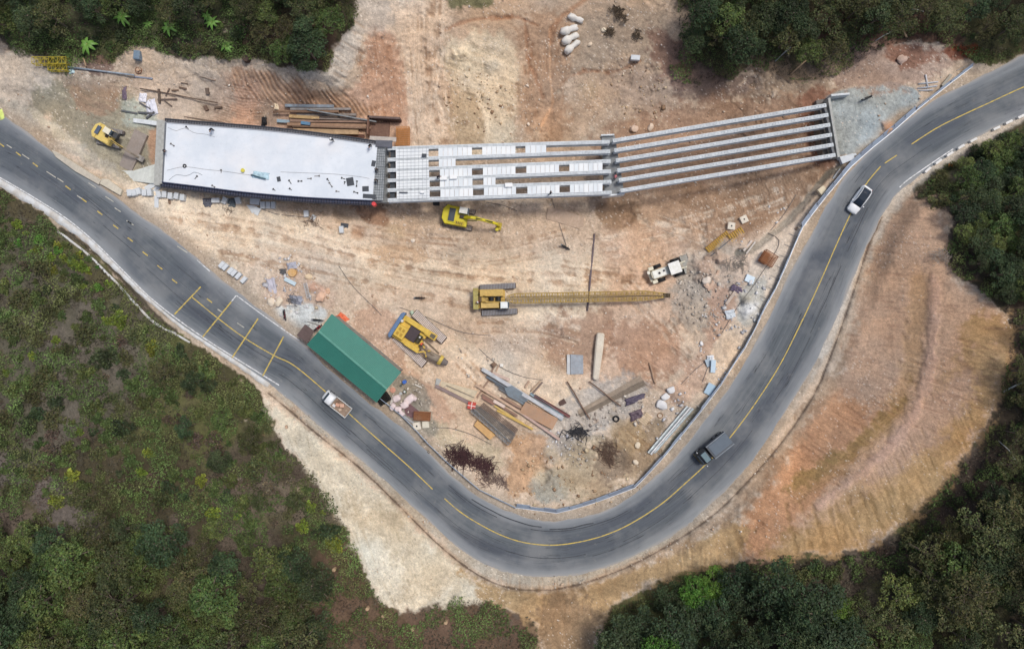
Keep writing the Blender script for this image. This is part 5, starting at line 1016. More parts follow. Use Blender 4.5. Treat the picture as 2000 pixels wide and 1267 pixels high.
NW = [((273,173),(425,201),.18,'log','long dark pole on the north-west yard',(100,84,74)),((310,174),(312,202),.32,'box','upright dark timber crossing the long pole',(98,88,80)),((331,173),(324,188),.2,'box','short leaning timber by the long pole',(112,98,90)),((308,195),(346,194),.24,'box','level timber below the long pole',(104,92,86)),((320,196),(336,208),.2,'box','slanting timber below the long pole',(110,100,92)),((335,177),(349,176.5),.22,'box','short brown stick above the long pole',(116,96,80)),((350,171),(364,174),.26,'box','short dark stick north-east of the timbers',(108,90,78)),((404,172),(406,184),.5,'box','stubby grey timber near the dug pit',(118,104,94)),((419,211),(434,209),.3,'box','short dark timber beside the dug pit',(108,92,80)),((353,162),(367,164),.16,'box','thin dark stick on the pale north-west ground',(110,96,86)),((400,207),(405,216),.5,'box','brown stump of timber south of the long pole',(112,92,80)),
 ((237,216),(268,222),.26,'ibeam','western grey steel bar beside the plastic sheet',(98,106,110)),((270,220),(302,222),.28,'ibeam','middle grey steel bar under the plastic sheet',(92,98,104)),((302,219),(286,232),.3,'ibeam','slanting steel bar at the sheet corner',(82,88,94)),((272,200),(302,218),.2,'box','thin steel bar crossing the white sheet',(96,100,110)),((133,131),(262,147),.26,'pipe','long pale blue steel pipe east of the yellow mast',(152,168,182)),((133,112),(155,130),.1,'box','thin brown stay at the end of the yellow mast',(120,104,86)),((262,150),(298,154),.24,'box','bluish board under the pipe end',(140,150,168)),((360,228),(440,240),.1,'box','thin rail lying along the deck north edge',(120,104,96)),((390,150),(420,158),.12,'log','thin stick on the pale northern ground',(130,116,104))]
MI = [((941.5,720),(1099.5,817),.55,'ibeam','long pale blue steel girder, northernmost in the storage yard',(196,200,204)),((950,735),(1028,780),.35,'ibeam','dark blue steel beam beside the long pale girder',(104,116,126)),((968,748),(1036,790),.4,'channel','slate steel channel in the sheet stack',(112,122,130)),((975,757),(1030,793),.4,'channel','grey steel channel next to the slate channel',(130,136,142)),((962,728),(995,742),.45,'box','pinkish timber on the bearers north of the long girder',(206,184,172)),((929,751),(1022,808),.4,'box','pale timber reaching west in the storage yard',(200,172,148)),((1010,800),(1092.6,858),.38,'box','long timber pointing south-east to the rubble',(196,170,158)),((941.5,770),(1010,812),.35,'ibeam','brown steel beam beside the pale timber',(140,112,98)),((942,775),(965,789),.4,'box','reddish timber stub at the west end of the stack',(150,112,98)),((964,782),(986,794),.5,'box','very pale short timber in the stack',(226,206,194)),((978,776),(1016,797),.3,'log','grey brown pole in the stack',(146,122,110)),((988,778),(1025,800),.3,'box','tan timber under the rusty plate',(170,140,118)),((966,792),(1036,836),.26,'box','yellow timber, northern of the two',(212,184,112)),((971,801),(1041,838),.3,'box','yellow timber, southern of the two',(208,176,96)),((1044,772),(1113.4,813.7),.45,'channel','maroon steel channel east of the rusty plate',(136,92,92)),((1036,768),(1100,812),.4,'channel','light blue steel channel touching the maroon one',(158,178,188)),((1060,795),(1098,820),.3,'box','pale blue edge board south of the channels',(180,196,202)),
 ((969,709),(959,727),.3,'box','first timber bearer from the west',(146,122,108)),((974,713),(969,725),.28,'box','short pale bearer beside the first',(190,164,142)),((955.4,741),(944,757),.3,'box','bearer under the west end of the girders',(150,126,110)),((1033.5,744),(1025,757),.3,'log','round pale bearer in the middle',(196,168,146)),((1059.6,746),(1040,768),.28,'box','dark bearer east of the middle one',(128,112,104)),((1055,744),(1036,764),.24,'log','thin log alongside the dark bearer',(186,160,138)),((940,763),(932,776),.3,'log','log bearer between the pad and the stack',(170,142,124)),((851,753),(924,790),.5,'box','dark beam along the south edge of the concrete pad',(142,126,124)),((872,752),(926,776),.12,'box','thin rail on the concrete pad',(150,140,126))]
EA = [((1107.5,744.7),(1152,818),.22,'log','western thin pole across the rod bundle',(122,98,84)),((1150.6,744.7),(1213,793),.22,'log','eastern thin pole across the rod bundle',(126,104,90)),((1267.5,707.7),(1279.8,748.8),.26,'log','pole lying alone north-east of the rod bundle',(168,142,120)),((1161,457),(1147,607),.34,'pipe','long dark steel pipe crossing under the crane boom',(112,102,108)),((1146,466),(1194,465.5),.08,'pipe','thin pale rod crossing the dark pipe top',(206,186,168)),((1418,594),(1436,569),.45,'box','pale plank below the dark purple cloth',(200,186,172)),((1452,490),(1468,470),.3,'box','white plank above the rust cage',(214,206,198)),((1457,496),(1475,472),.25,'box','second white plank above the rust cage',(206,200,192)),((1383,568),(1404,528),.35,'box','pinkish plank on the grey rubble',(206,178,156)),
 ((1266,884),(1343,793),.34,'channel','first long pale steel channel beside the ditch',(216,226,230)),((1271,887),(1349,795),.34,'channel','second long pale steel channel beside the ditch',(228,234,236)),((1278,884),(1354,797),.3,'channel','third long pale steel channel beside the ditch',(206,218,222)),((764,790),(769,772),.4,'box','pale beam between the black crate and the sacks',(206,200,194)),((741,770),(765,777),.2,'box','rail over the black crate',(180,168,158)),((810,750),(824,757),.18,'box','white stick on the gravel behind the shed',(222,220,210)),((780,806),(808,826),.3,'box','grey rail along the road fence behind the sacks',(170,174,178)),
 ((1120,850),(1139,863),.12,'box','white stick on the dark rubble',(220,214,210)),((1153,835),(1170,824),.1,'box','thin grey stick north-east of the dark rubble',(170,170,170)),((1232,776),(1243,787),.1,'box','thin white stick on the violet cloth',(220,214,210)),((975,925),(988,947),.25,'log','grey branch in the dead brush',(150,132,118)),
 ((1794,164),(1832,160),.2,'pipe','northern white pipe of the small heap by the north-east fence',(206,212,220)),((1792,173),(1830,168),.22,'pipe','middle white pipe of the heap by the north-east fence',(196,204,214)),((1795,177),(1822,176),.2,'pipe','lower white pipe of the heap by the north-east fence',(206,210,216)),((1808,146),(1812,172),.26,'pipe','upright white pipe leaning on the small heap',(220,222,226)),((1840,168),(1857,146),.4,'box','pale grey beam by the north-east fence',(176,172,158)),((1868,138),(1898,124),.12,'box','thin rail near the north-east fence',(170,166,160)),((1787,208),(1832,178),.2,'box','thin timber along the fence beside the gravel platform',(184,176,166)),((1633,186),(1659,182),.22,'box','pale board along the north edge of the gravel platform',(190,194,186)),
 ((1556,392),(1568,372),.3,'box','x',(0,0,0)),((1628,348),(1642,330),.35,'channel','grey channel in the fence gap under the platform',(176,184,190)),((1614,372),(1628,356),.3,'channel','grey channel lying by the cream crate',(170,176,182)),((905,312),(1,1),.1,'box','x',(0,0,0))]
for a, b, w, k, l, c in NW+MI+EA:
    if l == 'x': continue
    base = {'log': 'pole', 'box': 'timber', 'pipe': 'pipe', 'ibeam': 'steel_beam', 'channel': 'steel_channel'}[k]
    if 'stick' in l or 'rail' in l or 'board' in l or 'plank' in l or 'branch' in l: base = 'stick' if 'stick' in l or 'branch' in l else 'rail' if 'rail' in l else 'board'
    lift = .28 if (a, b, w, k, l, c) in MI and 'bearer' not in l and 'beam along' not in l else .02
    if 'across the rod' in l: lift = .45
    if 'long dark pole' in l or 'pale blue steel pipe' in l: lift = .4
    if 'white channels' in l or 'long pale steel' in l: lift = .25
    bar_thing(base, l, base.replace('_', ' '), a, b, w, w*.85, M(c, .85, .1, dirt=.35, dc=(134,110,94), sc=1.1), lift, kind=k)
poly_thing('steel_plate', 'rusty orange brown steel plate lying on the beams', 'steel plate', [(1026.6,784),(1090,817),(1078.7,839),(1014.4,804)], .1, M((176,146,122), .8, .1, dirt=.5, dc=(178,128,84), sc=.6), .62)
poly_thing('wooden_box', 'orange wooden box beside the grey ladder section', 'box', [(932.8,819),(967.6,847.5),(957,857),(926,829)], .9, M((206,166,112), .8, dirt=.3, dc=(170,124,76)), 0)
poly_thing('concrete_pad', 'pale dusty concrete pad south-east of the drilling rig', 'concrete pad', [(863,744),(933,763),(922,784),(853,755)], .12, M((204,190,164), .95, dirt=.4, dc=(180,164,136)))
poly_thing('concrete_pad', 'small grey concrete lump at the corner of the dusty pad', 'concrete pad', [(853,738),(862,741),(857,752),(850,752)], .35, CONC2)
poly_thing('steel_plate', 'big grey brown steel plate under the arm of the small excavator', 'steel plate', [(265.5,252.5),(290,265.6),(256.8,335.6),(232,322.5)], .18, M((158,148,140), .8, .1, dirt=.5, dc=(128,114,102), sc=.5), .12)
poly_thing('approach_slab', 'pale concrete slab at the west foot of the white deck', 'concrete slab', [(235,333),(262,334),(308,322),(310,361),(235,350)], .25, M((204,208,202), .9, dirt=.3, dc=(180,180,170)))
poly_thing('wing_beam', 'pale concrete beam at the north-west corner of the deck', 'concrete beam', [(262,232),(316,240),(314,248),(262,240)], .5, CONC)
poly_thing('rock_slab', 'broken pale rock slab under the middle pier', 'rock slab', [(1070,405.6),(1092,409),(1140,424.5),(1140,442),(1130,447),(1066,428)], .35, M((190,168,148), .95, dirt=.6, dc=(168,142,120)), -.05, .06)
poly_thing('concrete_barrier', 'long broken concrete kerb between the yard and the western road, upper piece', 'concrete barrier', [(104,294),(116,299),(200,352),(196,362),(150,336),(112,308)], .45, M((196,188,172), .95, dirt=.4, dc=(160,152,138)), 0, .08)
poly_thing('concrete_barrier', 'broken concrete kerb piece ending near the first block', 'concrete barrier', [(202,350),(214,351),(242,372),(238,383),(198,360)], .5, M((206,198,180), .95, dirt=.3, dc=(170,162,146)), 0, .08)
poly_thing('sheet_stack', 'stack of blue grey corrugated sheets in the storage yard', 'sheet stack', [(985,757),(1000,752),(1034,775),(1024,791),(992,773)], .35, M((118,132,142), .6, .3, dirt=.3), .3)
o = poly_thing('formwork_stack', 'stack of grey formwork panels west of the long concrete pile', 'panel stack', [(1113.5,691.5),(1138,693),(1139,730),(1114,730.5)], .5, M((158,166,174), .7, .2, dirt=.3), 0)
poly_thing('narrow_board', 'pale narrow panel leaning on the grey panel stack', 'panel', [(1107,692),(1113,692.5),(1113.5,731),(1107,730)], .3, M((198,200,200), .8))
# tapering concrete pile
A = P3(1173,650,dz=.55); B = P3(1163,741,dz=.55); C_ = (A+B)/2; d = (B-A).normalized(); sd = d.cross(Vector((0,0,1)))
rg = lambda t, w: [A+(B-A)*t-C_+sd*x*w*.62+Vector((0,0,z*w*.6)) for x, z in ((-1,-.7),(-.7,-1),(.7,-1),(1,-.7),(1,.7),(.7,1),(-.7,1),(-1,.7))]
solo('concrete_pile', 'long pale concrete pile lying beside the grey panel stack', 'concrete pile', MB().loft([rg(0,.75), rg(.03,1.0), rg(.3,1.05), rg(.96,.8), rg(1,.6)]), M((214,206,190), .9, dirt=.45, dc=(186,170,148), sc=.6), C_, bevel=.02)
# red and white box
o = thing('marker_box', 'red box with a white cross band at the west end of the grey ladder section', 'box', P3(921.6,791), rad(-10)); part(o, 'body', MB().box(0,0,.4,1.25,1.1,.8), M((196,76,64), .6), .04); part(o, 'band', MB().box(0,0,.42,1.3,.12,.84).box(0,0,.422,.12,1.14,.845), M((230,214,206), .6))
# lattice and mesh work
def lattice(name, label, cat, a, b, w, h, m, bays, lift=0, r=.05, za=None, zb=None, parent=None, tip=None, tail=None):
    A = P3(*a, za, lift+h/2); B = P3(*b, zb, lift+h/2); C_ = (A+B)/2; d = (B-A).normalized(); sd = d.cross(Vector((0,0,1))).normalized(); u = sd.cross(d); mb = MB()
    def kk(t): 
        if tip and t > tip[0]: return 1-(t-tip[0])/(1-tip[0])*(1-tip[1])
        if tail and t < tail[0]: return tail[1]+(1-tail[1])*t/tail[0]
        return 1
    cn = lambda t, x, z: A+(B-A)*t-C_+sd*x*w/2*kk(t)+u*z*h/2*kk(t)
    for x, z in ((-1,-1),(1,-1),(1,1),(-1,1)):
        for k in range(bays): mb.cyl(cn(k/bays,x,z), cn((k+1)/bays,x,z), r, n=6, caps=(k in (0, bays-1)))
    for k in range(bays+1):
        t = k/bays
        for p, q in (((-1,1),(1,1)),((-1,-1),(1,-1)),((-1,1),(-1,-1)),((1,1),(1,-1))): mb.bar(cn(t,*p), cn(t,*q), r*1.1, r*1.1)
        if k < bays:
            t2 = (k+1)/bays; s_ = 1 if k % 2 else -1
            for z in (1,-1): mb.bar(cn(t,-s_,z), cn(t2,s_,z), r, r)
            for x in (1,-1): mb.bar(cn(t,x,-s_), cn(t2,x,s_), r, r)
    if parent: 
        o = part(parent, name, mb, m); o.location = parent.matrix_world.inverted() @ C_ if False else (0,0,0); return o, C_
    return solo(name, label, cat, mb, m, C_)
LY = M((190,172,60), .6, dirt=.3, dc=(130,110,50))
lattice('lattice_mast', 'yellow lattice mast section lying under the dark bank, longer one', 'lattice mast', (66,120), (133,120), 1.0, 1.0, LY, 8, .2, .045)
lattice('lattice_mast', 'short yellow lattice section tucked below the longer mast', 'lattice mast', (97,133), (134,133), .9, .9, LY, 5, .1, .045)
lattice('ladder_section', 'grey ladder like steel section over the orange wooden box', 'ladder section', (922,800), (995,866), .62, .14, M((140,142,142), .8, .3), 18, .95, .06)
lattice('ladder', 'light aluminium ladder in the scrap heap by the road', 'ladder', (596,553), (603,582), .5, .08, M((196,198,200), .6, .3), 10, .3, .03)
def grid_thing(name, label, cat, pts, n, k, r, m, lift=.1, seed=0, jit=0, h=0):
    W = [P3(x, y, dz=lift) for x, y in pts]; C_ = sum(W, Vector())/4; zm = C_.z; W = [Vector((w.x, w.y, zm))-C_ for w in W]; mb = MB(); rr = random.Random(seed)
    for lay in range(2 if h else 1):
        Zv = Vector((0,0,lay*h))
        for i in range(n):
            t = i/(n-1); e = rr.uniform(-jit, jit); mb.cyl(W[0].lerp(W[3], min(1, max(0, t+e)))+Zv, W[1].lerp(W[2], min(1, max(0, t+rr.uniform(-jit, jit))))+Zv, r, n=5)
        for i in range(k):
            t = i/max(1, k-1); mb.cyl(W[0].lerp(W[1], t)+Vector((0,0,r))+Zv, W[3].lerp(W[2], t)+Vector((0,0,r))+Zv, r, n=5)
    if h:
        for i in range(n):
            for t2 in (0, 1):
                p = W[0].lerp(W[3], i/(n-1)).lerp(W[1].lerp(W[2], i/(n-1)), t2); mb.cyl(p-Vector((0,0,lift)), p+Vector((0,0,h)), r, n=5)
    return solo(name, label, cat, mb, m, C_)
grid_thing('rod_bundle', 'fan of brown reinforcing rods, northern bundle', 'rod bundle', [(1129,802),(1250,733),(1254,742),(1131,808)], 15, 4, .04, M((172,156,138), .85), .25, 1, .2)
grid_thing('rod_bundle', 'fan of dark reinforcing rods, southern bundle', 'rod bundle', [(1131,808),(1256,743),(1261,752),(1134,814)], 15, 4, .045, M((132,120,106), .85), .2, 2, .2)
grid_thing('rebar_mat', 'grey reinforcing mats piled beside the ladder section', 'rebar mat', [(931,790),(1007,848),(997,864),(922,802)], 9, 34, .035, M((128,128,128), .85, .3), .35, 3, .01)
grid_thing('rebar_mat', 'brown reinforcing mat beyond the grey mats', 'rebar mat', [(945,786),(1012,838),(1004,850),(936,796)], 8, 30, .03, M((120,104,98), .85, .3), .3, 4, .02)
for x, y, sx, sy, h, d, l in ((825.5,811,2.5,1.25,1.0,-4,'rusty rebar basket south-east of the shed'),(1497,506,2.1,1.9,1.2,-32,'large rusty rebar cage on the pale strip by the fence')):
    o = thing('rebar_cage', l, 'rebar cage', P3(x, y), rad(d)); nx_ = int(sx/.16); ny_ = int(sy/.2); mb = MB()
    for z in (.1, h*.5, h):
        for i in range(nx_+1): mb.bar((-sx/2+i*sx/nx_,-sy/2,z),(-sx/2+i*sx/nx_,sy/2,z),.04,.04)
        for i in range(ny_+1): mb.bar((-sx/2,-sy/2+i*sy/ny_,z),(sx/2,-sy/2+i*sy/ny_,z),.04,.04)
    part(o, 'mesh', mb, M((178,124,86), .85, .2)); mb = MB()
    for x_, y_ in ((-1,-1),(1,-1),(1,1),(-1,1)): mb.cyl((x_*sx/2,y_*sy/2,0),(x_*sx/2,y_*sy/2,h+.05),.05,n=6)
    for a_, b_ in (((-1,-1),(1,-1)),((1,-1),(1,1)),((1,1),(-1,1)),((-1,1),(-1,-1))): mb.bar((a_[0]*sx/2,a_[1]*sy/2,h+.03),(b_[0]*sx/2,b_[1]*sy/2,h+.03),.09,.09)
    part(o, 'frame', mb, M((132,88,62), .85, .2)); part(o, 'base', MB().box(0,0,.03,sx,sy,.05), M((120,72,50), .9))
o = grid_thing('rebar_cage', 'orange rebar cage east of the rusty formwork tray', 'rebar cage', [(776,251),(800,250),(800,287),(775,287)], 10, 8, .05, M((206,150,96), .85, .2), .5, 5, 0, .9)
# rusty formwork tray
o = thing('formwork_tray', 'rusty steel formwork tray north of the bridge joint', 'formwork tray', P3(753,252), rad(-3)); w_, d_ = 5.3, 3.0
part(o, 'wall', MB().box(0,d_/2-.2,1.0,w_,.35,2.0), M((112,98,94), .8, .1, dirt=.5, dc=(84,62,52)), .02); part(o, 'wall', MB().box(-w_/2+.15,0,1.0,.25,d_,2.0), M((122,92,78), .8, .1, dirt=.5), .02)
mb = MB(); [mb.box(-w_/2+.3+k*.42, d_/2-.42, 1.0, .08, .1, 2.0) for k in range(12)]; part(o, 'rib', mb, M((92,76,70), .8)); part(o, 'floor_plate', MB().box(-.9,-.2,.35,3.3,2.4,.3), M((128,100,86), .85, .1, dirt=.6, dc=(86,64,56)), .02)
block('steel_grille', 'dark slatted grille over the corner of the bridge joint', 'grille', 750, 281, 2.6, 1.05, .08, -2, M((96,98,106), .8), z=ZT+.35)
block('deck_board', 'pale grey board between the tray and the bridge joint', 'board', 748, 271.5, 4.2, .7, .08, -3, M((186,178,170), .85), z=-.6)
# yellow timber formwork by the square blocks
for (a, b, l, n_) in (((1381,491),(1424,456),'long yellow ribbed formwork panel beside the square blocks',13),((1424,467),(1451,449),'short yellow ribbed formwork panel touching the longer one',7)):
    A = P3(*a); B = P3(*b); o = thing('ribbed_formwork', l, 'formwork', (A+B)/2, pang(a, b)); Ln = (B-A).length
    part(o, 'face', MB().box(0,0,.06,Ln,1.25,.04), M((172,140,92), .85)); mb = MB(); [mb.box(-Ln/2+(k+.5)*Ln/n_,0,.16,.1,1.35,.16) for k in range(n_)]; part(o, 'rib', mb, M((196,160,62), .7))
    part(o, 'rail', MB().box(0,-.66,.14,Ln,.1,.24), M((196,176,150), .8)); part(o, 'rail', MB().box(0,.66,.14,Ln,.06,.2), M((160,120,70), .8))
bar_thing('pipe', 'thin grey pipe along the yellow formwork panels', 'pipe', (1388,500), (1429,466), .14, .14, STEELG, .1, kind='pipe')
# long thin wires in the yard
for p, l in (([(662,520),(690,560),(735,605),(745,616)],'thin cable running down to the green roof'),([(1078,388),(1090,430),(1106,480)],'dark cable leading from the bridge to the motorbike'),([(500,403),(540,418),(600,424)],'wire from the slab fan to the scrap rods'),([(1372,745),(1385,705),(1360,720),(1330,750)],'wire by the torn sheets near the fence'),([(780,600),(830,618),(900,648),(960,655)],'brown rope trailing east of the drilling rig'),([(845,835),(880,836),(920,848),(960,868)],'black hose curving over the pale sand'),([(935,680),(975,715),(1020,735),(1060,742)],'hose curving north of the bearers'),([(1500,455),(1522,470),(1510,500),(1490,530),(1470,560),(1440,600),(1410,650)],'dark hose following the pale strip by the fence'),([(1555,380),(1530,420),(1505,450)],'upper length of dark hose by the fence'),([(600,628),(640,640),(700,660)],'wire under the edge of the green roof'),([(950,395),(985,402),(1010,412)],'pair of thin rods beside the excavator')):
    wire('cable', l, 'cable', p, .05, WIRE, None, .06)
# tangles of thin scrap rods
def tangle(name, label, cat, x, y, R, n, m, seed, r=.03, h=.3):
    rr = random.Random(seed); mb = MB()
    for k in range(n):
        a = rr.uniform(0, 6.3); L_ = rr.uniform(.4, 1)*R; hb = [(0, 0)]+[(rr.uniform(-1, 1)*R*.8, rr.uniform(-1, 1)*R*.6) for _ in range(4)] if k == 0 else hb; q_ = rr.choice(hb); L_ *= .55; c = Vector((q_[0]+rr.gauss(0, R*.28), q_[1]+rr.gauss(0, R*.24), rr.uniform(.05, h))); dd = Vector((math.cos(a)*L_, math.sin(a)*L_, rr.uniform(-.1, .15))); mb.tube([c-dd, c+Vector((rr.uniform(-.15,.15)*R, rr.uniform(-.15,.15)*R, .08)), c+dd], r, 4)
    return solo(name, label, cat, mb, m, P3(x, y))
tangle('scrap_rods', 'tangle of thin scrap rods below the lone pale block', 'scrap', 606, 437, 1.6, 34, M((122,104,92), .8, .3), 1)
tangle('scrap_rods', 'bent scrap rods on the concrete apron by the road', 'scrap', 566, 586, 1.5, 26, M((110,112,118), .8, .3), 2)
tangle('scrap_rods', 'thin bent rods beside the dark covered heap', 'scrap', 452, 410, 1.1, 12, M((112,96,86), .8, .3), 3)
tangle('scrap_rods', 'scrap rods under the southern deck edge by the red drum', 'scrap', 716, 397, 1.6, 26, M((112,112,116), .8, .3), 4)
tangle('dead_branches', 'dry grey branches on the bank east of the rubble', 'branches', 1437, 520, 1.8, 40, M((148,140,130), .9), 5, .04, .6)
tangle('brush_pile', 'dark maroon heap of cut brush, western part near the road', 'brush pile', 905, 893, 2.3, 170, M((72,48,50), .9), 6, .04, .7)
tangle('brush_pile', 'dark maroon heap of cut brush, eastern part by the orange soil', 'brush pile', 945, 905, 2.3, 170, M((80,54,56), .9), 7, .04, .7)
tangle('brush_pile', 'thin grey brown brush below the maroon heap', 'brush pile', 960, 935, 2.0, 80, M((122,104,96), .9), 8, .035, .4)
tangle('dead_branches', 'pale bare shrub by the edge of the cut slope', 'branches', 1845, 505, 1.6, 60, M((166,154,142), .9), 9, .035, .6)
tangle('dead_branches', 'brown twigs among the rubble near the southern fence', 'branches', 1180, 885, 2.6, 90, M((104,84,72), .9), 10, .035, .4)
tangle('scrap_rods', 'black and grey scrap on the rubble south of the rod bundles', 'scrap', 1125, 845, 1.8, 60, M((58,58,62), .8), 11, .05, .4)
for x, y, k in ((1205,20,12),(1213,30,13),(1190,65,14),(1238,68,15)):
    tangle('dead_branches', 'dark twig heap on the north terrace, %s' % {12:'topmost',13:'just under the topmost',14:'beside the cream rock',15:'easternmost and widest'}[k], 'branches', x, y, 1.0, 40, M((86,74,60), .9), k, .05, .4)
# rubble and gravel nobody could count
cxs = np.array([p for p in CEN if p[0] > 1080])
def inner(x, y): return x < np.interp(y, cxs[::-1, 1], cxs[::-1, 0])
def stones(name, label, n, seed, size, cols, fn, lift=0):
    rng = np.random.default_rng(seed); x = rng.uniform(0, 2000, n*6); y = rng.uniform(0, 1267, n*6); i = ((x-C0)/CS).astype(int); j = ((y-C0)/CS).astype(int)
    ok = fn(x, y, sdSITE[i, j], CROAD[i, j], fbm(x/40, y/40, seed, 3)); x, y = x[ok][:n], y[ok][:n]; n = len(x)
    ix = np.clip(np.searchsorted(gx, x)-1, 0, len(gx)-2); iy = np.clip(np.searchsorted(gy, y)-1, 0, len(gy)-2); z = Z[ix, iy]
    C = np.stack([(x-1000)*(H-z)/(H*S), (633.5-y)*(H-z)/(H*S), z], 1); s = size*rng.lognormal(0, .45, n)
    oct_ = np.array([(1,0,0),(0,1,0),(-1,0,0),(0,-1,0),(.1,.1,.8),(0,0,-.6),(.7,.65,.3),(-.7,-.6,.35)])
    fc = np.array([(0,6,4),(6,1,4),(1,2,4),(2,7,4),(7,3,4),(3,0,4),(1,6,5),(6,0,5),(2,1,5),(7,2,5),(3,7,5),(0,3,5)])
    V = oct_[None]*(s[:, None, None])*rng.uniform(.6, 1.2, (n, 8, 3))*np.array([1, .8, .7]); a = rng.uniform(0, 6.3, n); ca, sa = np.cos(a)[:, None], np.sin(a)[:, None]
    V = np.stack([V[..., 0]*ca-V[..., 1]*sa, V[..., 0]*sa+V[..., 1]*ca, V[..., 2]], -1)+C[:, None, :]; V[..., 2] += s[:, None]*.15
    Fc = (fc[None]+np.arange(n)[:, None, None]*8).reshape(-1, 3); me = fast_mesh(name, V.reshape(-1, 3), Fc); cc = np.array([lin(c) for c in cols])[rng.integers(0, len(cols), n)]*rng.uniform(.8, 1.15, (n, 1)); set_col(me, np.repeat(cc, 8, 0))
    m, t, bs = base_mat('stone'); at = t.nodes.new('ShaderNodeVertexColor'); at.layer_name = 'tint'; t.links.new(at.outputs[0], bs.inputs['Base Color']); bs.inputs['Roughness'].default_value = .95
    o = link(name, me, m=m); setp(o, label, None, None, 'stuff')
near = lambda x, y, a, b, r: (np.hypot(x-a, y-b) < r)
stones('gravel', 'pale stones scattered over the bare earth', 3600, 81, .09, [(222,208,190),(206,184,160),(186,158,134),(228,220,208)], lambda x, y, s, r, n: (s < -4) & (r > 12) & (n > -.1) & ~((x > 1500) & (y > 380)) & ~((y > 230) & (y < 400) & (x > 310) & (x < 740)))
stones('rubble', 'grey broken rubble east of the crane and in the south corner', 9000, 82, .17, [(172,164,152),(194,186,174),(212,204,192),(150,138,128)], lambda x, y, s, r, n: near(x, y, 1365, 580, 52) | near(x, y, 1390, 620, 34) | near(x, y, 1420, 560, 26) | (near(x, y, 1120, 850, 60) & (n > -.3)) | (near(x, y, 1240, 800, 50) & (n > 0)) | near(x, y, 800, 780, 26) | (near(x, y, 930, 700, 40) & (n > .1)) | (near(x, y, 1170, 820, 34) & (n > 0)))
stones('white_rubble', 'whitish rubble and cement lumps inside the bend and by the eastern fence', 3800, 83, .2, [(226,226,226),(206,206,206),(190,190,194)], lambda x, y, s, r, n: near(x, y, 1100, 862, 26) | near(x, y, 1078, 880, 14) | (near(x, y, 1465, 600, 22) & (n > .1)) | near(x, y, 1085, 845, 12) | ((r > 28) & (r < 130) & (x > 1360) & (y > 400) & (y < 700) & (n > .05) & inner(x, y)) | ((r > 26) & (r < 80) & (x > 1280) & (y > 690) & (y < 860) & (n > .1) & inner(x, y)) | (near(x, y, 560, 560, 60) & (n > 0)))
stones('earth_clods', 'brown clods on the broken ground inside the bend', 2400, 84, .17, [(172,146,116),(196,172,140),(150,122,96),(206,190,160)], lambda x, y, s, r, n: (r > 14) & (near(x, y, 1180, 930, 70) | near(x, y, 1060, 950, 60) | near(x, y, 610, 575, 34) | near(x, y, 930, 200, 70) | near(x, y, 1250, 180, 60)))
stones('verge_gravel', 'grey gravel along the outer verge of the bend', 1600, 85, .12, [(176,170,160),(200,194,184),(140,132,122)], lambda x, y, s, r, n: (r > 4) & (r < 26) & (s < 0) & (y > 760) & (y > x*.0+760) & ((y > 1050) | (x < 900)) & (n > -.3))
# ---------------------------------------------------------------- shed with the green roof
def WV(px, py, z, o): p = P3(px, py, z); return p-o
zE, zR = 2.9, 4.15
sh_o = P3(691, 699, 0); shed = thing('shed', 'long worker shed with a green corrugated metal roof beside the road', 'shed', sh_o)
c = [(648,612.6),(783.7,726.5),(735.5,786),(599,673)]; rA, rB = (622.6,646.4), (756,759.5)
def slope(q0, q1, n=110):
    """corrugated sheet from eave q0 (two points) to ridge q1 (two points)"""
    a0, a1 = (WV(*p, zE, sh_o) for p in q0); b0, b1 = (WV(*p, zR, sh_o) for p in q1); V = []; k = n*2
    nrm = (a1-a0).cross(b0-a0).normalized(); nrm = nrm if nrm.z > 0 else -nrm
    for i in range(k+1):
        t = i/k; w = nrm*(.035*math.sin(i*math.pi)) if False else nrm*(.022 if (i % 4) in (1, 2) else 0); V += [a0.lerp(a1, t)+w, b0.lerp(b1, t)+w]
    return MB().add(V, [(2*i, 2*i+2, 2*i+3, 2*i+1) for i in range(k)])
RG = M((58,124,110), .5, .0, var=.06, sc=.4, dirt=.15, dc=(70,118,108), bmp=0)
for q0, q1 in (((c[0], c[1]), (rA, rB)), ((c[3], c[2]), (rA, rB))):
    o = part(shed, 'roof', slope(q0, q1), RG); s_ = o.modifiers.new('thickness', 'SOLIDIFY'); s_.thickness = .03
part(shed, 'ridge_cap', MB().bar(WV(*rA, zR+.06, sh_o), WV(*rB, zR+.06, sh_o), .32, .05), M((94,152,136), .45))
ins = lambda p, f=.06: (p[0]+(691-p[0])*f, p[1]+(699-p[1])*f)
wl = [ins(p) for p in c]
for i, (p, q) in enumerate(zip(wl, wl[1:]+wl[:1])):
    A = WV(*p, zE, sh_o); B = WV(*q, zE, sh_o); gh = min(gz(*p), gz(*q))-.3; zc = (zE-.1+gh)/2; w_ = part(shed, 'wall', MB().bar((A.x, A.y, zc), (B.x, B.y, zc), .08, zE-.1-gh), M((150,150,144), .8, dirt=.3))
    if i in (0, 2):
        for t in (.2, .45, .7): m_ = A.lerp(B, t); n_ = (B-A).normalized(); part(w_, 'window', MB().bar((m_.x-n_.x*.5, m_.y-n_.y*.5, 1.4), (m_.x+n_.x*.5, m_.y+n_.y*.5, 1.4), .12, .9), GLASS)
for t in (0, .25, .5, .75, 1):
    for a_, b_ in ((0, 1), (3, 2)):
        p = (wl[a_][0]+(wl[b_][0]-wl[a_][0])*t, wl[a_][1]+(wl[b_][1]-wl[a_][1])*t); q = WV(*p, zE, sh_o); part(shed, 'post', MB().cyl((q.x, q.y, gz(*p)-.4), (q.x, q.y, zE-.05), .07, n=8), STEELG)
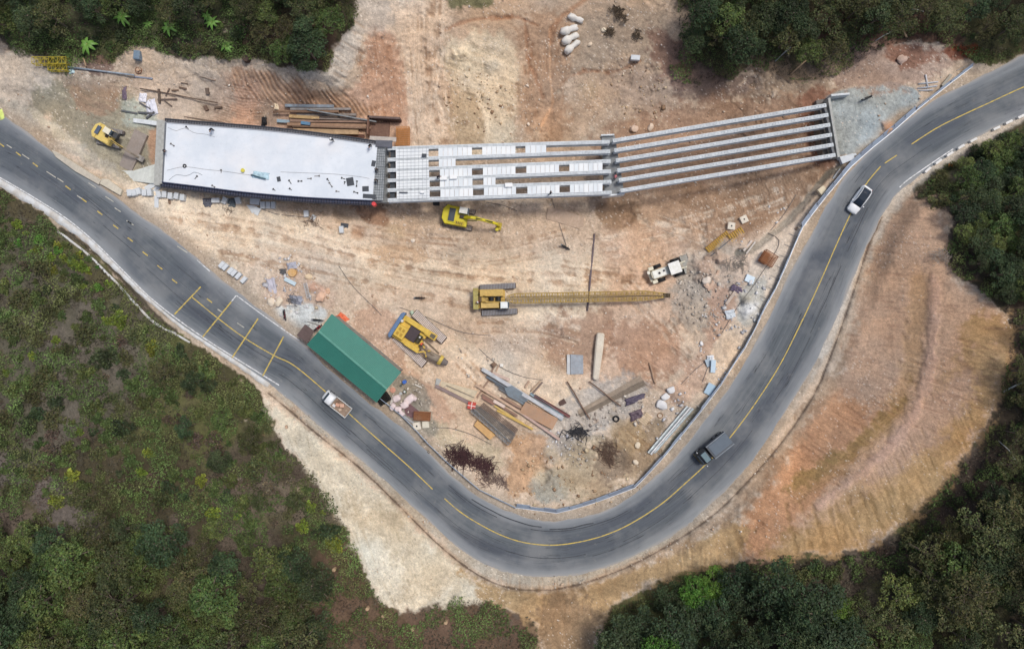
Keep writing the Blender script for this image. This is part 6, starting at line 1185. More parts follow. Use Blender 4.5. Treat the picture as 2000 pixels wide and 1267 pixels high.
lo = P3(597, 651, 0); o = thing('lean_to', 'small flat brown corrugated roof at the west end of the green shed', 'lean-to', lo)
q = [WV(x, y, 2.3, lo) for x, y in ((596,633),(614,646.4),(600,670),(579.5,654.6))]; mb = MB()
for k in range(12):
    a = q[0].lerp(q[1], k/12); b = q[0].lerp(q[1], (k+.6)/12); a2 = q[3].lerp(q[2], k/12); b2 = q[3].lerp(q[2], (k+.6)/12); mb.prism([(v.x, v.y) for v in (a, b, b2, a2)], 2.3, 2.36)
mb.prism([(v.x, v.y) for v in q], 2.24, 2.3); part(o, 'roof', mb, M((108,92,90), .7, .1, dirt=.4, dc=(84,70,66)))
for v in q: part(o, 'post', MB().cyl((v.x*.9, v.y*.9, -1), (v.x*.9, v.y*.9, 2.26), .05, n=8), STEELG)
# black crate of pipes beside the shed
o = thing('pipe_rack', 'black rack of short pipes stacked upright at the east end of the shed', 'pipe rack', P3(750, 778), rad(35)); part(o, 'rack', MB().box(0,0,.25,2.0,1.5,.5), M((34,34,34), .9), .02); mb = MB(); rr = random.Random(4)
for i in range(9):
    for j in range(6): mb.cyl((-.85+i*.21, -.6+j*.24, .4), (-.85+i*.21+rr.uniform(-.03,.03), -.6+j*.24, .8), .085, n=8, caps=False)
part(o, 'pipe_end', mb, M((92,88,84), .7))
for x, y, sx, sy, h, c_, l in ((768,761,.9,.7,.4,(206,150,128),'salmon coloured basket under the east eave of the shed'),(764,746,.4,.4,.5,(60,62,64),'small dark pot at the east eave of the shed'),(784,752,.4,.4,.4,(84,92,88),'grey pot beside the blue barrel'),(783,768,.5,.4,.3,(176,180,180),'grey basin beside the person in green'),(558,640,.3,.3,.2,(60,50,50),'x')):
    if l == 'x': continue
    o = solo('pot' if sx < .6 else 'basket', l, 'pot' if sx < .6 else 'basket', MB().cyl((0,0,-.05),(0,0,h),sx*.4,sx*.5,14), M(c_, .7), P3(x, y), bevel=.02)
block('dark_plank', 'dark maroon plank south of the brown lean-to roof', 'plank', 622, 640, .9, .4, .3, 40, M((110,60,66), .8))
# ---------------------------------------------------------------- road side fence and kerb blocks
FS = M((150,164,182), .7, .1, var=.08, dirt=.2, dc=(140,140,146)); FS2 = M((136,148,166), .7, .1, var=.08, dirt=.3, dc=(128,126,130))
def fence(label, pts, w, lean, step, seed, strut=0, group='grey metal fence stretches round the inside of the bend', h=1.0):
    P = resample(pts, step); rr = random.Random(seed); o3 = P3(*P[len(P)//2]); o = thing('fence', label, 'fence', o3, 0, group)
    for i in range(len(P)-1):
        a, b = P[i], P[i+1]; d = (b-a)/np.hypot(*(b-a)); n = np.array([d[1], -d[0]]); n = n if n@(np.array([1080, 640])-a) > 0 else -n
        A = P3(*a, dz=.05)-o3; B = P3(*b, dz=.05)-o3; nn = Vector((n[0], -n[1], 0))*w*(1+rr.uniform(-.15, .15)); up_v = Vector((0, 0, h)); A2 = A+nn+up_v; B2 = B+nn+up_v; V = []
        k = 14
        for t in range(k+1):
            f = t/k; bump_ = (.03 if t % 2 else 0); off = Vector((0, 0, bump_)); V += [A.lerp(A2, f)+off, B.lerp(B2, f)+off]
        s_ = part(o, 'sheet', MB().add(V, [(2*t, 2*t+1, 2*t+3, 2*t+2) for t in range(k)]), rr.choice((FS, FS, FS2))); m_ = s_.modifiers.new('thickness', 'SOLIDIFY'); m_.thickness = .02
        part(o, 'post', MB().cyl(A-Vector((0,0,.3)), A2+Vector((0,0,.15)), .045, n=6), M((120,126,132), .6, .5))
        part(o, 'top_rail', MB().bar(A2+Vector((0,0,.05)), B2+Vector((0,0,.05)), .08, .06), M((150,164,182), .7, .1))
        part(o, 'bottom_rail', MB().bar(A, B, .1, .1), M((206,212,218), .5, .3))
        if strut: p2 = P3(*(a+n*strut), dz=.05)-o3; part(o, 'strut', MB().bar(A+up_v*.2, p2, .07, .07), M((176,170,164), .7))
    return o
fence('thin silver rail fence from the shed down to the dead brush', [(741,776),(781,808),(812,838),(830,860),(880,908),(935,955),(1008,991)], .12, 0, 27, 1, 0, h=.75)
fence('bent silver sheet fence along the bottom of the bend', [(1008,991),(1062,998),(1090,1002),(1160,982),(1240,952)], .7, 0, 28, 2, 0, h=.7)
fence('silver sheet fence climbing from the bend to the white channels', [(1240,952),(1262,930),(1296,893)], .55, 0, 27, 3, 0, h=.7)
fence('long straight silver fence beside the white channels', [(1296,893),(1330,852),(1372,800),(1408,752)], .55, 0, 28, 4, 17, h=.9)
fence('silver blue fence between the pale blue board and the cement heap', [(1408,752),(1430,716),(1455,680),(1478,636),(1492,606)], .4, 0, 28, 5, 0, h=.9)
fence('silver blue fence with thin struts beside the rust cage', [(1492,606),(1514,566),(1536,518),(1554,474),(1568,444)], .42, 0, 22, 6, 20, h=.9)
fence('silver blue fence west of the white car', [(1568,444),(1590,414),(1612,386),(1640,352),(1662,326)], .8, 0, 26, 7, 12, h=.8)
fence('sagging slate blue fence under the gravel platform', [(1662,326),(1700,292),(1745,256),(1790,216)], .8, 0, 26, 8, 0, h=.6)
fence('broken grey fence at the north-east pipe heap', [(1790,216),(1822,190),(1860,160),(1900,130)], .35, 0, 26, 9, 0, h=.5)
for i, (x, y, d) in enumerate([(1809,333,42),(1830,317,36),(1852,302,34),(1874,288,32),(1898,275,28),(1943,252,24),(1967,240,26),(1991,229,26),(2014,219,24)]):
    block('kerb_block', '%s white kerb block from the south in the row outside the eastern road' % ordn[i], 'kerb block', x, y, 1.15, .36, .5, d, M((232,232,228), .7), 0, 'white kerb blocks outside the eastern road')
solo('flower_bush', 'tiny orange flowering bush behind the white kerb blocks', 'bush', MB().blob((0,0,.2),(.3,.3,.25),2,.5,3), M((224,130,40), .8), P3(1855,325))
# ---------------------------------------------------------------- vehicles
def wheel(parent, x, y, r, w, name='wheel', rim=(150,152,156)):
    o = link(name, None, parent); o.location = (x, y, r)
    t = MB().cyl((0,-w/2,0),(0,w/2,0),r,n=20); part(o, 'tyre', t, RUBBER, .03); part(o, 'rim', MB().cyl((0,-w/2-.012,0),(0,w/2+.012,0),r*.6,n=14), M(rim, .4, .6)); return o
def body_loft(st, n=12):
    """stations (x, half width, z low, z high, roundness)"""
    rings = []
    for x, hw, z0, z1, k in st:
        r = []; 
        for y, z in ((-1,0),(-1,.55),(-.96,.82),(-.8,1),(0,1.03),(.8,1),(.96,.82),(1,.55),(1,0),(.8,-.02),(0,-.02),(-.8,-.02)):
            r.append((x, y*hw*(1-(1-k)*.5*(z > .7)), z0+(z1-z0)*min(z, 1.03)))
        rings.append(r)
    return MB().loft(rings)
# white car, front towards the south-west
def at_road(px, py): p = P3(px, py, 0); p.z = .03; return p
f, r_ = (1657.6,416.2), (1691.6,366.8); car = thing('car', 'white car with a dark glass roof driving on the eastern road', 'car', at_road(1674.6,391.5), pang(r_, f))
part(car, 'body', body_loft([(-2.30,.62,.35,.80,1),(-2.22,.80,.28,.95,1),(-1.7,.91,.25,1.02,1),(-.6,.93,.25,1.0,1),(.8,.93,.25,.98,1),(1.5,.91,.25,.95,1),(2.0,.84,.27,.85,1),(2.25,.66,.3,.7,1),(2.32,.5,.35,.6,1)]), WHITEP, 0, True)
part(car, 'glasshouse', body_loft([(-1.95,.62,.95,1.02,1),(-1.55,.70,.95,1.38,.9),(-.9,.70,.95,1.50,.9),(0,.69,.95,1.50,.9),(.35,.68,.95,1.42,.9),(1.15,.70,.93,.98,1)]), M((36,46,58), .22, 0, var=.05, spec=.5, bmp=0), 0, True)
for s in (-1, 1):
    part(car, 'roof_rail', MB().tube([(-1.95,s*.70,1.0),(-1.5,s*.72,1.40),(-.7,s*.72,1.52),(.2,s*.71,1.46),(1.15,s*.76,1.0)], .06), WHITEP, smooth=True)
    part(car, 'mirror', MB().box(.75,s*1.0,1.0,.16,.22,.14), WHITEP, .04); part(car, 'headlight', MB().box(2.08,s*.66,.68,.34,.3,.1,rz=-s*.5), M((190,196,200), .1), .03); part(car, 'tail_light', MB().box(-2.2,s*.66,.8,.12,.3,.12), M((150,40,40), .2), .02)
    for x in (-1.4, 1.42): wheel(car, x, s*.83, .33, .22)
part(car, 'rear_window', MB().box(-1.72,0,1.2,.4,1.1,.04,ry=-.75), M((36,44,52), .1), .01)
part(car, 'roof_panel', MB().box(-.35,0,1.515,1.2,1.1,.03), M((44,54,66), .6, spec=.1, bmp=0), .012)
part(car, 'bumper', MB().box(2.2,0,.42,.2,1.2,.2), M((60,62,66), .5), .04)
# small white truck with boxes on its flatbed, front towards the north-west
f, r_ = (638.5,768.5), (682,803); tk = thing('flatbed_truck', 'small white flatbed truck carrying boxes past the green shed', 'truck', at_road(660,786), pang(r_, f)); Lt = 4.6
part(tk, 'chassis', MB().box(0,0,.5,4.4,1.0,.25), DARK, .02)
part(tk, 'cab', body_loft([(.55,.86,.4,1.85,.92),(.65,.88,.35,1.98,.92),(1.5,.88,.35,1.95,.92),(1.85,.87,.35,1.45,.95),(2.2,.84,.38,1.05,1),(2.35,.72,.42,.9,1)]), WHITEP, 0, True)
part(tk, 'windscreen', MB().box(1.76,0,1.62,.62,1.4,.05,ry=.92), GLASS, .01)
part(tk, 'bed', MB().box(-.95,0,.82,2.95,1.75,.1), M((150,132,116), .85, dirt=.4), .01)
for s in (-1, 1): part(tk, 'side_board', MB().box(-.95,s*.9,1.0,3.0,.09,.42), M((206,208,206), .6), .01); part(tk, 'headlight', MB().box(2.3,s*.6,.72,.1,.26,.16), M((206,210,214), .1), .02); part(tk, 'mirror', MB().box(1.75,s*1.02,1.4,.1,.22,.24), DARK, .02)
part(tk, 'tailgate', MB().box(-2.44,0,1.0,.08,1.8,.42), M((206,208,206), .6), .01); part(tk, 'headboard', MB().box(.52,0,1.15,.06,1.75,.7), M((190,192,192), .6), .01)
for x in (-1.4, 1.5):
    for s in (-1, 1): wheel(tk, x, s*.78, .33, .22)
a_t = pang(r_, f); tc = Vector((tk.location.x, tk.location.y, 0))
for i, (x, y, sx, sy, h, c_, l) in enumerate([(.05,.45,.5,.4,.35,(216,214,214),'white box behind the cab of the small white truck'),(-.35,0,.62,.5,.4,(206,160,136),'salmon box in the middle of the small truck bed'),(-.95,-.35,.6,.55,.45,(212,172,148),'salmon box further back on the small truck bed'),(-1.1,.35,.45,.4,.35,(196,172,150),'tan box by the side board of the small truck'),(-.1,-.5,.9,.4,.2,(120,98,82),'brown bundle against the headboard of the small truck'),(-1.9,-.1,.3,.3,.15,(170,150,130),'little parcel near the tailgate of the small truck')]):
    p = Matrix.Rotation(a_t, 3, 'Z') @ Vector((x, y, 0)); solo('cargo_box', l, 'box', MB().box(0,0,h/2,sx,sy,h), M(c_, .8), (tc.x+p.x, tc.y+p.y, .03+.87), a_t+i*.3, bevel=.02)
# dark truck with a slate grey tipping bed, front towards the south-west
f, r_ = (1362.5,893), (1414.5,851.5); dk = thing('dump_truck', 'dark truck with a slate grey covered bed driving round the bend', 'truck', at_road(1390,871.5), pang(r_, f))
part(dk, 'chassis', MB().box(0,0,.75,5.6,1.1,.3), BLACK, .02)
part(dk, 'bed', MB().box(-.85,0,1.55,3.7,2.25,1.1), M((86,92,100), .55, .2, var=.06), .03); part(dk, 'tarpaulin', MB().box(-.95,-.1,2.14,3.4,1.85,.1), M((92,104,116), .6, var=.08), .04)
for s in (-1, 1): part(dk, 'side_rail', MB().box(-.85,s*1.14,2.08,3.75,.16,.14), M((120,128,136), .5, .2), .02); part(dk, 'headlight', MB().box(2.95,s*.8,.9,.08,.3,.2), M((206,200,180), .2), .02); part(dk, 'mirror', MB().box(2.6,s*1.28,1.9,.12,.2,.3), M((206,208,210), .2), .02)
part(dk, 'headboard', MB().box(1.06,0,1.7,.1,2.2,1.1), BLACK, .02)
part(dk, 'cab', body_loft([(1.35,1.04,.6,2.2,.95),(1.45,1.06,.55,2.3,.95),(2.5,1.06,.55,2.3,.95),(2.8,1.05,.55,1.9,.97),(2.98,1.0,.55,1.2,1)]), M((44,48,54), .35), 0, True)
part(dk, 'cab_roof', MB().box(2.0,0,2.33,.85,1.55,.06), M((104,126,134), .3), .03); part(dk, 'windscreen', MB().box(2.86,0,1.85,.05,1.7,.7,ry=-.25), GLASS, .01); part(dk, 'bumper', MB().box(3.02,0,.65,.16,2.05,.25), M((120,104,60), .5), .03)
for x in (-2.0, -1.1, 2.2):
    for s in (-1, 1): wheel(dk, x, s*.95, .46, .3)
# motorbikes
def motorbike(px, py, deg, label, c, z=None):
    o = thing('motorbike', label, 'motorbike', P3(px, py, z), rad(deg)); b = M(c, .35)
    wheel(o, .62, 0, .28, .1); wheel(o, -.62, 0, .28, .11)
    part(o, 'body', MB().loft([[(x, y*w, z0+zz*hh) for y, zz in ((-1,0),(1,0),(1,.8),(.5,1),(-.5,1),(-1,.8))] for x, w, z0, hh in ((-.75,.06,.6,.12),(-.5,.13,.45,.3),(0,.12,.3,.35),(.25,.1,.35,.45),(.45,.14,.45,.5),(.6,.06,.55,.3))]), b, 0, True)
    part(o, 'seat', MB().box(-.3,0,.8,.7,.24,.1), BLACK, .04); part(o, 'handlebar', MB().cyl((.38,-.33,1.0),(.38,.33,1.0),.02,n=8).box(.42,0,.98,.14,.2,.16), DARK); part(o, 'mirror', MB().cyl((.4,-.3,1.0),(.36,-.36,1.18),.015,n=6).box(.36,-.36,1.2,.03,.12,.08), DARK); part(o, 'mirror', MB().cyl((.4,.3,1.0),(.36,.36,1.18),.015,n=6).box(.36,.36,1.2,.03,.12,.08), DARK)
    part(o, 'fork', MB().cyl((.62,.07,.28),(.42,.07,.95),.03,n=6).cyl((.62,-.07,.28),(.42,-.07,.95),.03,n=6), STEELG); part(o, 'exhaust', MB().cyl((0,-.14,.3),(-.7,-.16,.38),.045,n=8), STEELG); part(o, 'carrier', MB().box(-.75,0,.82,.25,.2,.03), STEELG)
motorbike(558,615,-82,'dark red motorbike standing alone on the concrete apron',(96,34,40)); motorbike(622,624.5,-6,'black motorbike tucked under the north-west eave of the green roof',(28,42,38)); motorbike(621,641,40,'bright red motorbike beside the brown lean-to roof',(176,40,56))
motorbike(820,581.5,0,'motorbike with a red tail parked west of the crawler crane',(70,44,46)); motorbike(1104,483,-28,'black motorbike parked at the end of the dark cable',(34,36,40)); motorbike(1691,193,18,'black motorbike on the grey gravel platform',(22,24,28))
# ---------------------------------------------------------------- tracked machines
def tracks(o, L_, gauge, w, ang=0, h=.75, m=TRACK, dz=0):
    R = Matrix.Rotation(ang, 3, 'Z')
    for s in (-1, 1):
        t = link('track', None, o); t.rotation_euler = (0, 0, ang); p = R @ Vector((0, s*gauge/2, 0)); t.location = (p.x, p.y, dz)
        n = 8; prof = [(-L_/2+h/2+h/2*math.cos(a), h/2+h/2*math.sin(a)) for a in [math.pi/2+math.pi*i/n for i in range(n+1)]]+[(L_/2-h/2+h/2*math.cos(a), h/2+h/2*math.sin(a)) for a in [-math.pi/2+math.pi*i/n for i in range(n+1)]]
        k = len(prof); part(t, 'belt', MB().add([(x, -w/2, z) for x, z in prof]+[(x, w/2, z) for x, z in prof], [tuple(range(k)), tuple(range(k, 2*k))[::-1]]+[(i, i+k, (i+1) % k+k, (i+1) % k) for i in range(k)]), M((98,92,90), .85, .2, dirt=.4, dc=(140,122,108)))
        sh = MB(); q = int((L_-.3)/.24)
        for i in range(q): sh.box(-L_/2+.25+i*(L_-.5)/(q-1), 0, h+.02, .17, w+.04, .07)
        part(t, 'shoe', sh, m)
        for i in range(5): part(t, 'roller', MB().cyl((-L_/2+.5+i*(L_-1)/4, -w/2-.03, h*.45), (-L_/2+.5+i*(L_-1)/4, w/2+.03, h*.45), .2, n=10), DARK)
    part(o, 'undercarriage', MB().box(0,0,.55+dz,L_*.4,gauge-w*.5,.45,rz=ang), DARK, .03)
def cab_part(o, x, y, z, sx, sy, h, roof, glass_x=1):
    c_ = part(o, 'cab', MB().box(x,y,z+h/2,sx,sy,h), GLASS, .05); part(c_, 'cab_roof', MB().box(x-.08*sx,y,z+h+.03,sx*.84,sy*.98,.08), roof, .03)
    for dx in (-1, 1):
        for dy in (-1, 1): part(c_, 'cab_pillar', MB().box(x+dx*sx*.48,y+dy*sy*.48,z+h/2,.09,.09,h), roof)
    return c_
# big yellow excavator
ex = thing('excavator', 'bright yellow crawler excavator parked south of the bridge', 'excavator', P3(897,426), rad(-11)); tracks(ex, 5.0, 2.75, .72, rad(0), .85)
Zt = 1.0; part(ex, 'turntable', MB().cyl((0,0,.8),(0,0,Zt+.05),.8,n=20), DARK)
def octo(x0, x1, w, cc=.35): return [(x0,-w+cc*1.3),(x0+cc,-w),(x1,-w),(x1,w),(x0+cc,w),(x0,w-cc*1.3)]
part(ex, 'body', MB().prism(octo(-2.35,1.55,1.5,.55), Zt, Zt+1.05), YELB, .08); part(ex, 'counterweight', MB().prism(octo(-2.6,-1.55,1.55,.6), Zt-.05, Zt+1.2), YELB, .1)
part(ex, 'engine_grille', MB().box(-1.05,.02,Zt+1.22,1.0,2.1,.14), M((62,72,84), .4), .04); part(ex, 'engine_cover', MB().box(-1.05,.02,Zt+1.13,1.35,2.4,.14), YELB, .04)
for k in range(6): part(ex, 'grille_slat', MB().box(-1.45+k*.16,.02,Zt+1.3,.03,1.9,.02), M((30,34,40), .4))
cab_part(ex, .85,.95,Zt+.1,1.55,1.0,1.75,M((216,216,210), .5)); part(ex, 'walkway', MB().box(.4,-1.1,Zt+1.08,1.5,.7,.06), M((190,168,40), .6), .02)
mb = MB(); [mb.box(-.1+k*.3,-1.1,Zt+1.13,.12,.4,.04) for k in range(4)]; part(ex, 'tread_plate', mb, DARK); part(ex, 'boom_foot', MB().box(.7,0,Zt+.9,.9,.55,.9), M((52,42,40), .6), .05)
bm_ = [(.9,-.05,Zt+1.0),(2.3,-.05,Zt+2.6),(4.2,-.08,Zt+2.7),(6.1,-.12,Zt+1.9)]
def boxarm(pts, w, hs):
    rings = []
    for i, (p, h_) in enumerate(zip(pts, hs)):
        p = Vector(p); d = (Vector(pts[min(i+1, len(pts)-1)])-Vector(pts[max(i-1, 0)])).normalized(); s_ = d.cross(Vector((0,0,1))).normalized(); u = s_.cross(d); rings.append([p-s_*w/2-u*h_/2, p+s_*w/2-u*h_/2, p+s_*w/2+u*h_/2, p-s_*w/2+u*h_/2])
    return MB().loft(rings)
part(ex, 'boom', boxarm(bm_, .42, [.4,.75,.65,.4]), YELB, .03); part(ex, 'arm', boxarm([(5.6,-.12,Zt+2.35),(6.3,-.12,Zt+1.6),(6.75,-.12,.7)], .34, [.3,.5,.3]), YELB, .03)
part(ex, 'boom_cylinder', MB().cyl((1.2,.3,Zt+.6),(3.2,.3,Zt+2.6),.09,n=8).cyl((1.2,-.4,Zt+.6),(3.2,-.4,Zt+2.6),.09,n=8), M((150,150,90), .4)); part(ex, 'arm_cylinder', MB().cyl((3.0,-.08,Zt+3.15),(5.7,-.12,Zt+2.6),.08,n=8), DARK)
part(ex, 'bucket', MB().loft([[(x, y, z) for x, z in ((6.3,.55),(6.95,.75),(7.1,.3),(6.7,.0),(6.35,.1))] for y in (-.75,.45)]), M((196,178,60), .6, dirt=.5, dc=(150,120,90)), .04); part(ex, 'hook_block', MB().box(6.45,-.75,.9,.5,.5,.4), YELB, .06)
# small excavator by the western road
sx_ = thing('excavator', 'pale yellow excavator with a cream cab working on the grey north-west yard', 'excavator', P3(219,270), rad(-31)); tracks(sx_, 3.9, 2.3, .55, rad(18), .7, M((150,148,150), .8, .3, dirt=.3, dc=(150,146,140)))
YP = M((222,196,112), .45, var=.08, dirt=.2, dc=(196,180,140)); Zt = .85; part(sx_, 'turntable', MB().cyl((0,0,.6),(0,0,Zt+.05),.6,n=18), DARK)
part(sx_, 'body', MB().prism(octo(-1.9,1.1,1.22,.5), Zt, Zt+.9), YP, .08); part(sx_, 'counterweight', MB().prism(octo(-2.15,-1.3,1.25,.5), Zt-.05, Zt+1.1), YP, .1); part(sx_, 'engine_grille', MB().box(-1.3,.1,Zt+1.13,.6,1.35,.12), M((86,98,118), .4), .03)
part(sx_, 'tank', MB().box(.5,-.85,Zt+.9,1.1,.55,.4), YP, .12); cab_part(sx_, .45,.75,Zt+.1,1.3,.9,1.6,M((232,222,200), .5)); part(sx_, 'cab_guard', MB().box(1.5,.75,Zt+.9,.7,.85,.7), M((70,72,74), .5), .03); part(sx_, 'boom_foot', MB().box(.5,0,Zt+.7,.9,.5,.7), M((60,44,32), .6), .04)
part(sx_, 'boom', boxarm([(.6,-.05,Zt+.8),(1.8,-.1,Zt+2.3),(3.0,-.2,Zt+2.3),(4.3,-.3,Zt+1.6)], .3, [.3,.5,.45,.3]), M((200,172,92), .5, dirt=.3, dc=(130,110,80)), .03); part(sx_, 'arm', boxarm([(3.9,-.28,Zt+1.9),(4.9,-.36,Zt+1.2),(5.6,-.42,.75)], .28, [.3,.4,.25]), M((150,140,126), .6, dirt=.4), .03); part(sx_, 'arm_cylinder', MB().cyl((2.2,-.12,Zt+2.7),(4.2,-.28,Zt+2.2),.06,n=8), DARK)
part(sx_, 'bucket', MB().loft([[(x, y, z) for x, z in ((5.2,.8),(6.0,.85),(6.3,.45),(5.9,.12),(5.4,.2))] for y in (-.8,.05)]), M((170,166,160), .6, .3, dirt=.4), .05)
# wheel loader
wlr = thing('wheel_loader', 'cream wheel loader with a grey bucket facing the yellow formwork', 'wheel loader', P3(1303,528), rad(19)); wlr.scale = (1.06, 1.15, 1.05); CR = M((216,212,190), .5, var=.08, dirt=.3, dc=(186,172,148))
part(wlr, 'rear_body', MB().prism(octo(-2.9,-.2,.62,.25), .7, 1.9), CR, .08); part(wlr, 'hood', MB().box(-1.6,0,1.95,2.2,1.0,.12), M((226,226,216), .5), .03); part(wlr, 'mid_frame', MB().box(-.3,0,1.45,1.3,1.15,1.1), CR, .06); part(wlr, 'vent', MB().cyl((-1.7,0,2.0),(-1.7,0,2.1),.17,n=14), BLACK); part(wlr, 'vent', MB().cyl((-.95,.12,2.0),(-.95,.12,2.15),.14,n=14), DARK)
for s in (-1, 1): part(wlr, 'fender', MB().box(-2.55,s*.95,1.1,.8,.5,.5), CR, .06)
part(wlr, 'rear_bumper', MB().box(-2.95,0,.9,.4,1.7,.5), CR, .06); part(wlr, 'exhaust', MB().cyl((-3.1,.5,1.2),(-3.1,.5,1.5),.22,n=12), M((232,230,214), .5))
c_ = part(wlr, 'cab', MB().box(.55,0,2.1,1.5,1.4,1.5), GLASS, .05); part(c_, 'cab_roof', MB().box(.55,0,2.92,1.75,1.65,.12), M((236,236,224), .5, dirt=.15), .04)
part(wlr, 'front_frame', MB().box(1.2,0,1.0,2.0,.9,.6), M((170,166,152), .6, dirt=.4), .05)
for s in (-1, 1):
    part(wlr, 'lift_arm', boxarm([(1.0,s*.4,1.5),(2.0,s*.4,1.4),(2.8,s*.4,.7)], .16, [.3,.35,.25]), CR, .02)
    for x in (-1.5, 1.35): wheel(wlr, x, s*1.0, .68, .5, rim=(180,176,160))
part(wlr, 'bucket', MB().loft([[(x, y, z) for x, z in ((2.15,1.15),(2.3,.25),(3.5,.12),(3.55,.18),(2.5,.4),(2.35,1.15))] for y in (-1.3,1.3)]), M((142,144,140), .6, .3, dirt=.4, dc=(150,134,118)), .03); part(wlr, 'cutting_edge', MB().box(3.55,0,.14,.16,2.6,.06), M((70,60,54), .6)); 
for s in (-1, 1): part(wlr, 'bucket_side', MB().add([(2.2,s*1.3,1.15),(2.3,s*1.3,.2),(3.55,s*1.3,.12),(2.5,s*1.3,1.1)], [(0,1,2,3)]), M((130,130,126), .6, .3))
# crawler crane with a long lattice boom
cz = gz(957, 584); cr = thing('crawler_crane', 'yellow crawler crane with a very long lattice boom laid low to the east', 'crawler crane', P3(957,585), rad(1)); tracks(cr, 5.9, 4.1, .85, rad(2.5), .9, M((150,150,154), .8, .3, dirt=.3, dc=(110,110,116)))
for c_ in cr.children:
    if c_.name.startswith('track'): c_.location.x += 1.4
Zt = 1.1; part(cr, 'turntable', MB().cyl((.8,0,.8),(.8,0,Zt+.05),1.0,n=20), DARK)
part(cr, 'body', MB().box(.15,.0,Zt+.25,4.6,2.9,.5), YELD, .06); part(cr, 'machine_house', MB().box(.35,.95,Zt+.95,3.7,1.05,1.1), M((204,172,96), .6, var=.1, dirt=.5, dc=(140,104,60)), .06); part(cr, 'machine_house', MB().box(.05,-.98,Zt+.8,2.9,.85,.9), M((206,176,104), .6, dirt=.4, dc=(150,118,76)), .05)
part(cr, 'counterweight', MB().box(-2.2,.1,Zt+.6,.85,3.4,1.1), M((176,164,96), .6, dirt=.5, dc=(96,84,60)), .08); part(cr, 'winch', MB().cyl((.3,-.3,Zt+.9),(.3,.35,Zt+.9),.38,n=16).cyl((1.4,-.35,Zt+.85),(1.4,.4,Zt+.85),.4,n=16), BLACK); part(cr, 'winch_drum', MB().cyl((-1.5,-.4,Zt+.9),(-1.5,.5,Zt+.9),.35,n=14), M((92,72,44), .6))
part(cr, 'engine_cover', MB().box(-1.0,.0,Zt+.85,1.4,.8,.6), M((190,160,80), .6, dirt=.5), .05); part(cr, 'exhaust', MB().cyl((-1.6,.85,Zt+1.5),(-1.6,.85,Zt+1.95),.1,n=8), DARK); cab_part(cr, 2.4,-1.0,Zt+.1,1.35,1.05,1.75,M((226,236,232), .5)); mb = MB()
for x in (-2.5,-1.6,-.6,.4,1.4,2.2): mb.cyl((x,1.52,Zt+.3),(x,1.52,Zt+1.2),.03,n=6)
mb.cyl((-2.5,1.52,Zt+1.2),(2.2,1.52,Zt+1.2),.03,n=6); part(cr, 'handrail', mb, YELD); part(cr, 'gantry', boxarm([(-1.7,.5,Zt+.5),(-.6,.5,Zt+2.0),(1.6,.5,Zt+1.0)], .12, [.14]*3), YELD); part(cr, 'gantry', boxarm([(-1.7,-.45,Zt+.5),(-.6,-.45,Zt+2.0),(1.6,-.45,Zt+1.0)], .12, [.14]*3), YELD)
def crane_lattice(o, A, B, w, h, bays, r, m, name, tip=None, tail=None):
    d = (B-A).normalized(); sd = d.cross(Vector((0,0,1))).normalized(); u = sd.cross(d); mb = MB()
    kk = lambda t: (1-(t-tip[0])/(1-tip[0])*(1-tip[1])) if tip and t > tip[0] else (tail[1]+(1-tail[1])*t/tail[0]) if tail and t < tail[0] else 1
    cn = lambda t, x, z: A+(B-A)*t+sd*x*w/2*kk(t)+u*z*h/2*kk(t)
    for x, z in ((-1,-1),(1,-1),(1,1),(-1,1)):
        for k in range(bays): mb.cyl(cn(k/bays,x,z), cn((k+1)/bays,x,z), r, n=6, caps=False)
    for k in range(bays+1):
        t = k/bays
        for p, q in (((-1,1),(1,1)),((-1,-1),(1,-1)),((-1,1),(-1,-1)),((1,1),(1,-1))): mb.bar(cn(t,*p), cn(t,*q), r*1.1, r*1.1)
        if k < bays:
            t2 = (k+1)/bays; s_ = 1 if k % 2 else -1
            for z in (1,-1): mb.bar(cn(t,-s_,z), cn(t2,s_,z), r*.9, r*.9)
            for x in (1,-1): mb.bar(cn(t,x,-s_), cn(t2,x,s_), r*.9, r*.9)
    return part(o, name, mb, m)
inv = Matrix.Rotation(-rad(1), 3, 'Z'); loc = lambda px, py, z: inv @ (P3(px, py, z)-Vector(cr.location))
crane_lattice(cr, loc(990,583,cz+Zt+.6), loc(1303,576.5,gz(1303,576)+1.3), 1.5, 1.2, 60, .06, M((190,160,84), .6, dirt=.45, dc=(118,92,54)), 'boom', (.86,.35), (.05,.5))
mb = MB()
for dy in (-.25, .25): mb.cyl(Vector((-.6,dy,Zt+2.0)), loc(1296,577,gz(1296,577)+2.0), .025, n=5)
part(cr, 'pendant_line', mb, DARK); p = loc(1300,577,gz(1300,577)+1.3); part(cr, 'boom_head', MB().box(p.x,p.y,p.z,.7,.7,.7).cyl((p.x+.3,p.y-.3,p.z),(p.x+.3,p.y+.3,p.z),.45,n=14), M((70,56,36), .6), .03); 
